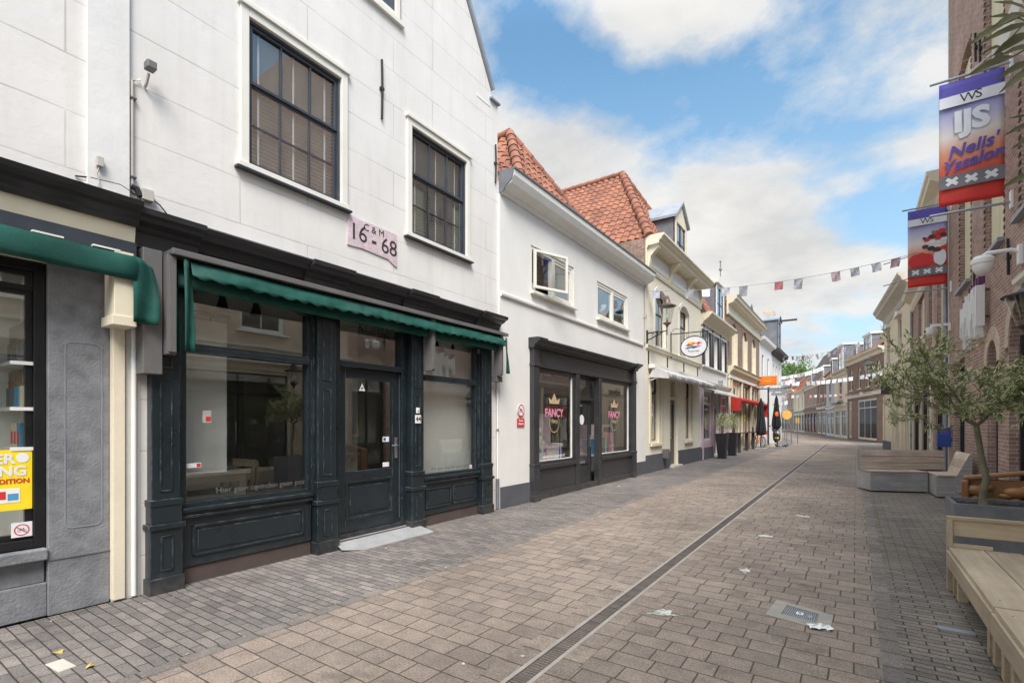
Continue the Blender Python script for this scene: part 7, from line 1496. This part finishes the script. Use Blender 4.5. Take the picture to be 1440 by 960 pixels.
# scattered litter: leaves and grit
lt = MB(); g = random.Random(12)
for k in range(900):
    y = g.uniform(1, 22); x = g.choice((g.uniform(-5.1, .3), g.uniform(-5.2, -4.6), g.uniform(.2, 1.9), -3.6+g.gauss(0, .05))); s_ = g.uniform(.004, .012) if g.random() < .93 else g.uniform(.012, .022)
    a = g.uniform(0, 6.28); u = Vector((math.cos(a), math.sin(a), .1))*s_; v = Vector((-math.sin(a), math.cos(a), g.uniform(-.3, .3)))*s_*.6; p = Vector((x, y, .006)); lt.add([p-u, p-v, p+u, p+v], [(0, 1, 2, 3)])
M('litter', (.45, .40, .30), .8, .5, 60, .1, 60); o = lt.build('litter', 'litter'); tag(o, None, None, None, 'stuff')
def dry_leaf(x, y, s_, label, mat='print_gold'):
    m = MB(); a = rnd.uniform(0, 6); pts = []
    for i in range(10): t = i/10*6.28; pts.append((s_*math.cos(t)*(1+.25*math.cos(3*t)), s_*.7*math.sin(t), .006+.008*math.sin(t*2)))
    m.add(pts+[(0, 0, .012)], [(i, (i+1) % 10, 10) for i in range(10)]); o = m.build('dry_leaf', mat, None, loc=(x, y, .002), rot=(0, 0, a)); tag(o, label, 'leaf')
M('leaf_yellow', (.50, .36, .10), .7, .2, 20, .1, 60); M('leaf_brown', (.30, .18, .07), .7, .2, 20, .1, 60)
dry_leaf(-4.42, 1.02, .035, 'yellow dry leaf on the paving at the bottom left corner', 'leaf_yellow'); dry_leaf(-4.0, 1.08, .03, 'tan dry leaf right of the yellow leaf at the bottom left', 'leaf_yellow'); dry_leaf(-5.14, 3.82, .03, 'brown dry leaf at the corner of the metal ramp', 'leaf_brown'); dry_leaf(-5.1, 7.6, .03, 'brown dry leaf at the foot of the smooth white wall', 'leaf_brown'); dry_leaf(-5.12, 5.55, .025, 'small brown leaf right of the metal ramp', 'leaf_brown')
# lighter odd pavers
m = MB(); m.box(-.105, .105, -.04, .04, -.01, .002); o = m.build('odd_paver', 'zinc', None, loc=(.62, 4.95, 0)); tag(o, 'single blue grey paver in the dark right pavement near the bench', 'paver')
m = MB(); m.box(-.10, .10, -.045, .045, -.01, .003); o = m.build('odd_paver', 'pale_stone', None, loc=(-4.18, .98, 0), rot=(0, 0, .1)); tag(o, 'single pale yellow paver in the left pavement near the corner', 'paver')

# ================================================================== FARTHER STREET FURNITURE
def topiary(x, y, label, ht=1.08):
    e_ = empty('tall_pot', (x, y, 0), 0, label, 'planter', 'tall black pots by the shutter house'); m = MB()
    w0, w1 = .15, .24; m.add([(-w0, -w0, 0), (w0, -w0, 0), (w0, w0, 0), (-w0, w0, 0), (-w1, -w1, ht), (w1, -w1, ht), (w1, w1, ht), (-w1, w1, ht), (-w1+.02, -w1+.02, ht), (w1-.02, -w1+.02, ht), (w1-.02, w1-.02, ht), (-w1+.02, w1-.02, ht), (-w1+.03, -w1+.03, ht-.1), (w1-.03, -w1+.03, ht-.1), (w1-.03, w1-.03, ht-.1), (-w1+.03, w1-.03, ht-.1)], [(0, 1, 5, 4), (1, 2, 6, 5), (2, 3, 7, 6), (3, 0, 4, 7)]+[(4+k, 4+(k+1) % 4, 8+(k+1) % 4, 8+k) for k in range(4)]+[(8+k, 8+(k+1) % 4, 12+(k+1) % 4, 12+k) for k in range(4)])
    m.box(-w0-.03, w0+.03, -w0-.03, w0+.03, 0.001, .03); m.build('pot', 'black_pot', e_, .004); MB().box(-.2, .2, -.2, .2, ht-.12, ht-.08).build('soil', 'soil', e_)
    t = empty('olive_bush', (x, y, ht-.1), 0, 'ball shaped olive bush in the '+label.split(' with ')[0], 'plant', 'round olive bushes'); m = MB(); m.tube([(0, 0, 0), (.02, 0, .2), (0, 0, .45)], .03, 7, .02); m.build('trunk', 'bark', t); g = random.Random(int(y*10)); m = MB()
    for i in range(900):
        d = Vector((g.gauss(0, 1), g.gauss(0, 1), g.gauss(0, 1))).normalized()*g.uniform(.08, .38); b = Vector((0, 0, .62))+Vector((d.x, d.y, d.z*.95)); leaf_quad(m, b, (d.normalized()+Vector((g.uniform(-1, 1), g.uniform(-1, 1), g.uniform(-1, 1)))*.6).normalized(), Vector((0, 0, 1)), .09, .03)
    m.build('crown', 'olive_leaf', t)
topiary(-4.75, 22.9, 'nearer tall black pot with round olive bush by lilac shopfront'); topiary(-4.76, 25.1, 'farther tall black pot with round olive bush by lilac shopfront')
# terrace bench before the red awning
tb_ = empty('terrace_bar', (-4.9, 27.6, 0), 0, 'thin dark terrace bar table under the red awning', 'table'); MB().box(-.18, .12, 0, 4.6, .99, 1.03).build('top_board', 'maroon_paint', tb_, .004)
for y in (.2, 2.3, 4.4): MB().box(-.12, .04, y-.02, y+.02, 0, .99).build('leg', 'charcoal_front', tb_, .003)
# bicycle
bk_ = empty('bicycle', (-4.86, 33.4, 0), R(72), 'red bicycle parked at the wall past the red awning', 'bicycle')
def wheel(x): 
    m = MB(); m.tube([(x+.33*math.cos(t), 0, .34+.33*math.sin(t)) for t in [i*2*math.pi/28 for i in range(29)]], .022, 6); w_ = m.build('wheel', 'rubber', bk_)
    m = MB()
    for i in range(10): a = i*math.pi/5; m.tube([(x, 0, .34), (x+.32*math.cos(a), 0, .34+.32*math.sin(a))], .003, 4)
    m.build('spokes', 'steel', w_)
wheel(-.52); wheel(.54)
m = MB(); 
for a, b in (((-.52, .34), (-.2, .88)), ((-.52, .34), (-.05, .32)), ((-.05, .32), (-.2, .95)), ((-.05, .32), (.36, .84)), ((-.17, .82), (.38, .92)), ((.36, .98), (.54, .34))): m.tube([(a[0], 0, a[1]), (b[0], 0, b[1])], .02, 7)
m.build('frame', 'red_paint', bk_); m = MB(); m.ball((-.22, 0, .98), .11, 1.3, .8, .35); m.build('saddle', 'rubber', bk_); m = MB(); m.tube([(.36, 0, .98), (.34, 0, 1.1), (.34, -.28, 1.08), (.2, -.32, 1.05)], .014, 6); m.tube([(.34, 0, 1.1), (.34, .28, 1.08), (.2, .32, 1.05)], .014, 6); m.build('handlebar', 'steel', bk_)
MB().box(.52, .80, -.2, .2, .82, 1.05).build('front_crate', 'red_paint', bk_, .02); m = MB(); [m.tube([(.52+.35*math.cos(t), 0, .34+.37*math.sin(t)) for t in [i*.3 for i in range(9)]], .02, 5)]; m.tube([(-.52+.37*math.cos(t), 0, .34+.37*math.sin(t)) for t in [.6+i*.3 for i in range(9)]], .02, 5); m.build('mudguard', 'red_paint', bk_)
# scooter with windscreen
sc_ = empty('motor_scooter', (-4.45, 38.2, 0), R(-80), 'black motor scooter parked facing the camera beside white house', 'scooter')
for x in (-.62, .62): m = MB(); m.tube([(x+.22*math.cos(t), 0, .27+.22*math.sin(t)) for t in [i*2*math.pi/20 for i in range(21)]], .06, 8); w_ = m.build('wheel', 'rubber', sc_); MB().tube([(x, -.04, .27), (x, .04, .27)], .12, 12).build('rim', 'steel', w_)
m = MB(); m.prism([(.40, .35), (.72, .42), (.68, .75), (.52, 1.05), (.42, 1.08), (.36, .7)], -.22, .22, 'y'); m.build('front_fairing', 'black_paint', sc_, .04); m = MB(); m.prism([(-.8, .55), (-.1, .40), (.40, .30), (.40, .40), (-.05, .55), (-.12, .78), (-.75, .84), (-.9, .75)], -.18, .18, 'y'); m.build('body', 'black_paint', sc_, .04)
MB().box(-.75, -.08, -.16, .16, .80, .90).build('saddle', 'rubber', sc_, .04); MB().box(-1.05, -.7, -.2, .2, .92, 1.25).build('top_box', 'black_paint', sc_, .03)
MB().ball((.70, 0, .88), .10, .6, 1, .8).build('headlight', 'paper_white', sc_); m = MB(); m.tube([(.46, -.36, 1.12), (.46, .36, 1.12)], .018, 6); m.build('handlebar', 'rubber', sc_)
for s_ in (-1, 1): m = MB(); m.tube([(.46, s_*.3, 1.12), (.5, s_*.38, 1.28)], .008, 5); m.ball((.5, s_*.40, 1.32), .06, .4, 1, .7); m.build('mirror', 'black_paint', sc_)
MB().box(.84, .845, -.1, .1, .48, .58).build('number_plate', 'print_yellow', sc_); MB().prism([(.44, 1.1), (.56, 1.08), (.48, 1.45), (.45, 1.45)], -.2, .2, 'y').build('windscreen', 'lamp_glass', sc_)
# closed parasols
def closed_parasol(x, y, ht, label, mark=None):
    e_ = empty('closed_parasol', (x, y, 0), 0, label, 'parasol', 'closed black parasols'); MB().tube([(0, 0, 0), (0, 0, ht)], .025, 8).build('pole', 'charcoal_front', e_); MB().box(-.3, .3, -.3, .3, 0, .06).build('base', 'concrete', e_, .01)
    m = MB(); n = 16; prof = [(.03, ht), (.10, ht-.25), (.17, ht-.9), (.25, ht-1.5), (.30, ht-1.95), (.24, ht-2.15), (.17, ht-2.2)]; vs = []
    for k in range(n):
        a = 2*math.pi*k/n; f = 1.0 if k % 2 else .72
        for r_, z in prof: vs.append((r_*f*math.cos(a+z*.25), r_*f*math.sin(a+z*.25), z))
    m.add(vs, [(k*7+i, ((k+1) % n)*7+i, ((k+1) % n)*7+i+1, k*7+i+1) for k in range(n) for i in range(6)]); m.smooth = True; m.build('folded_cloth', 'black_fabric', e_)
    if mark: MB().ball((.04, -.235, ht-1.25), .11, 1, .25, 1.5).build('printed_emblem', 'orange_paint', e_)
closed_parasol(-4.6, 32.6, 3.0, 'closed black parasol beside the red awning'); closed_parasol(-4.3, 37.0, 3.35, 'closed black parasol with orange emblem behind the scooter', True)
# lamp post with signboards, orange projecting sign
sg = empty('projecting_sign', (-5.24, 35.2, 3.95), 0, 'orange rectangular sign with yellow rim projecting from the white house', 'sign'); MB().box(.15, 1.15, -.05, .05, 0, .52).build('sign_box', 'orange_paint', sg, .01); MB().box(.1, 1.2, -.03, .03, -.04, .56).build('frame', 'yellow_paint', sg); m = MB(); pts = [(.65+.38*math.cos(t), .26+.17*math.sin(t)) for t in [i*2*math.pi/24 for i in range(24)]]; m.prism(pts, -.056, -.05, 'y'); m.build('emblem', 'yellow_paint', sg); m = MB(); m.prism([(.65+.34*math.cos(t), .26+.13*math.sin(t)) for t in [i*2*math.pi/24 for i in range(24)]], -.060, -.056, 'y'); m.build('emblem', 'orange_paint', sg); text('lettering', 'Lokanta', .14, 'print_yellow', sg, (.65, -.062, .26), depth=.001, bold=.002); MB().box(0, .15, -.02, .02, .2, .3).build('bracket', 'zinc', sg)
tp = empty('sign_canopy', (-5.24, 33.6, 3.3), 0, 'dark scrolled iron arm with grey hanging boards by the orange sign', 'sign'); m = MB(); m.tube([(0, 0, .3), (1.9, 0, .3)], .035, 6); m.tube([(.9, 0, .3), (.9, 0, -3.3)], .05, 8); m.tube([(.1+.25*(1-math.cos(t)), 0, .3+.2*math.sin(t)) for t in [i*.4 for i in range(9)]], .02, 5); m.build('iron_post', 'charcoal_front', tp); MB().box(.95, 1.9, -.02, .02, .1, .26).build('hanging_board', 'zinc', tp); MB().box(1.05, 1.8, -.02, .02, -.12, .04).build('hanging_board', 'zinc', tp)
MB().box(-.1+.9, .1+.9, -.1, .1, -3.3, -3.1).build('post_base', 'concrete', tp, .02)
def disc_sign(x, y, z, r, label, mat, post=True):
    e_ = empty('round_sign', (x, y, 0), 0, label, 'sign'); MB().lathe([(r, 0), (r, .04)], (0, 0, 0), 28).build('disc', mat, e_, loc=(0, 0, z), rot=(R(90), 0, R(30)))
    if post: MB().tube([(0, .03, 0), (0, .03, z)], .025, 7).build('post', 'grey_metal', e_)
disc_sign(-4.35, 43.5, 2.15, .36, 'round yellow orange sign on a post past the scooter', 'yellow_paint'); disc_sign(-5.0, 48.5, 2.2, .3, 'round dark maroon sign on a post past the yellow one', 'maroon_paint')
for x, y in ((-3.9, 42.0), (-3.55, 42.6)): 
    e_ = empty('signpost', (x, y, 0), 0, 'thin grey street post right of the scooter, %s of two' % ('left' if x < -3.7 else 'right'), 'post'); MB().tube([(0, 0, 0), (0, 0, 1.9)], .03, 7).build('pole', 'grey_metal', e_); MB().box(-.12, .12, -.02, 0, 1.5, 1.9).build('plate', 'yellow_paint' if x > -3.7 else 'grey_metal', e_, .01)
# pigeons
def pigeon(x, y, rz, label):
    e_ = empty('pigeon', (x, y, 0), rz, label, 'bird', 'pigeons on the paving'); m = MB(); m.ball((0, 0, .13), .08, 1.6, .85, .85, 14).ball((.13, 0, .22), .035, 1, 1, 1.1).tube([(.08, 0, .16), (.12, 0, .22)], .035, 8, .028).tube([(-.1, 0, .12), (-.26, 0, .08)], .045, 8, .02).tube([(.16, 0, .22), (.19, 0, .215)], .008, 5, .003)
    m.tube([(.01, .02, .07), (.01, .02, 0)], .006, 5); m.tube([(.01, -.02, .07), (.01, -.02, 0)], .006, 5); m.build('body', 'pigeon_grey', e_)
pigeon(-4.0, 34.6, 2.4, 'left dark pigeon pecking before the scooter'); pigeon(-3.55, 34.9, .6, 'right dark pigeon walking before the scooter')
# terrace plinth stones at the parasols
fg = empty('garbage_bag', (-4.35, 35.2, 0), 0, 'low pale stone block between the bicycle and scooter', 'block'); MB().box(-.2, .25, -.2, .2, 0, .28).build('stone', 'pale_stone', fg, .03)
fg.name = 'stone_block'

# weeds in the joints along the wall foot and the kerb rows
g = random.Random(77); wm = MB()
for k in range(110):
    t = g.random()
    if k < 50: cx_, cy_ = -5.30+g.uniform(.02, .12), g.choice((g.uniform(.9, 1.6), g.uniform(7.3, 8.1), g.uniform(2, 7), g.uniform(.9, 1.3)))
    elif k < 80: cx_, cy_ = .135+g.uniform(-.01, .01), g.uniform(2.5, 14)
    else: cx_, cy_ = g.choice((-1.90, -1.43))+g.uniform(-.01, .01), g.uniform(2.2, 10)
    for j in range(g.randint(4, 9)):
        a = g.uniform(0, 6.28); hh = g.uniform(.008, .028)*(1.6 if k < 50 else .6); dx, dy = math.cos(a)*hh*.6, math.sin(a)*hh*.6; px_, py_ = cx_+g.uniform(-.02, .02), cy_+g.uniform(-.03, .03)
        wm.add([(px_-.0015, py_, .001), (px_+.0015, py_, .001), (px_+dx, py_+dy, hh)], [(0, 1, 2)])
o = wm.build('weeds', 'tree_leaf'); tag(o, None, None, None, 'stuff')

# bolt heads on the new benches and on the weathered one
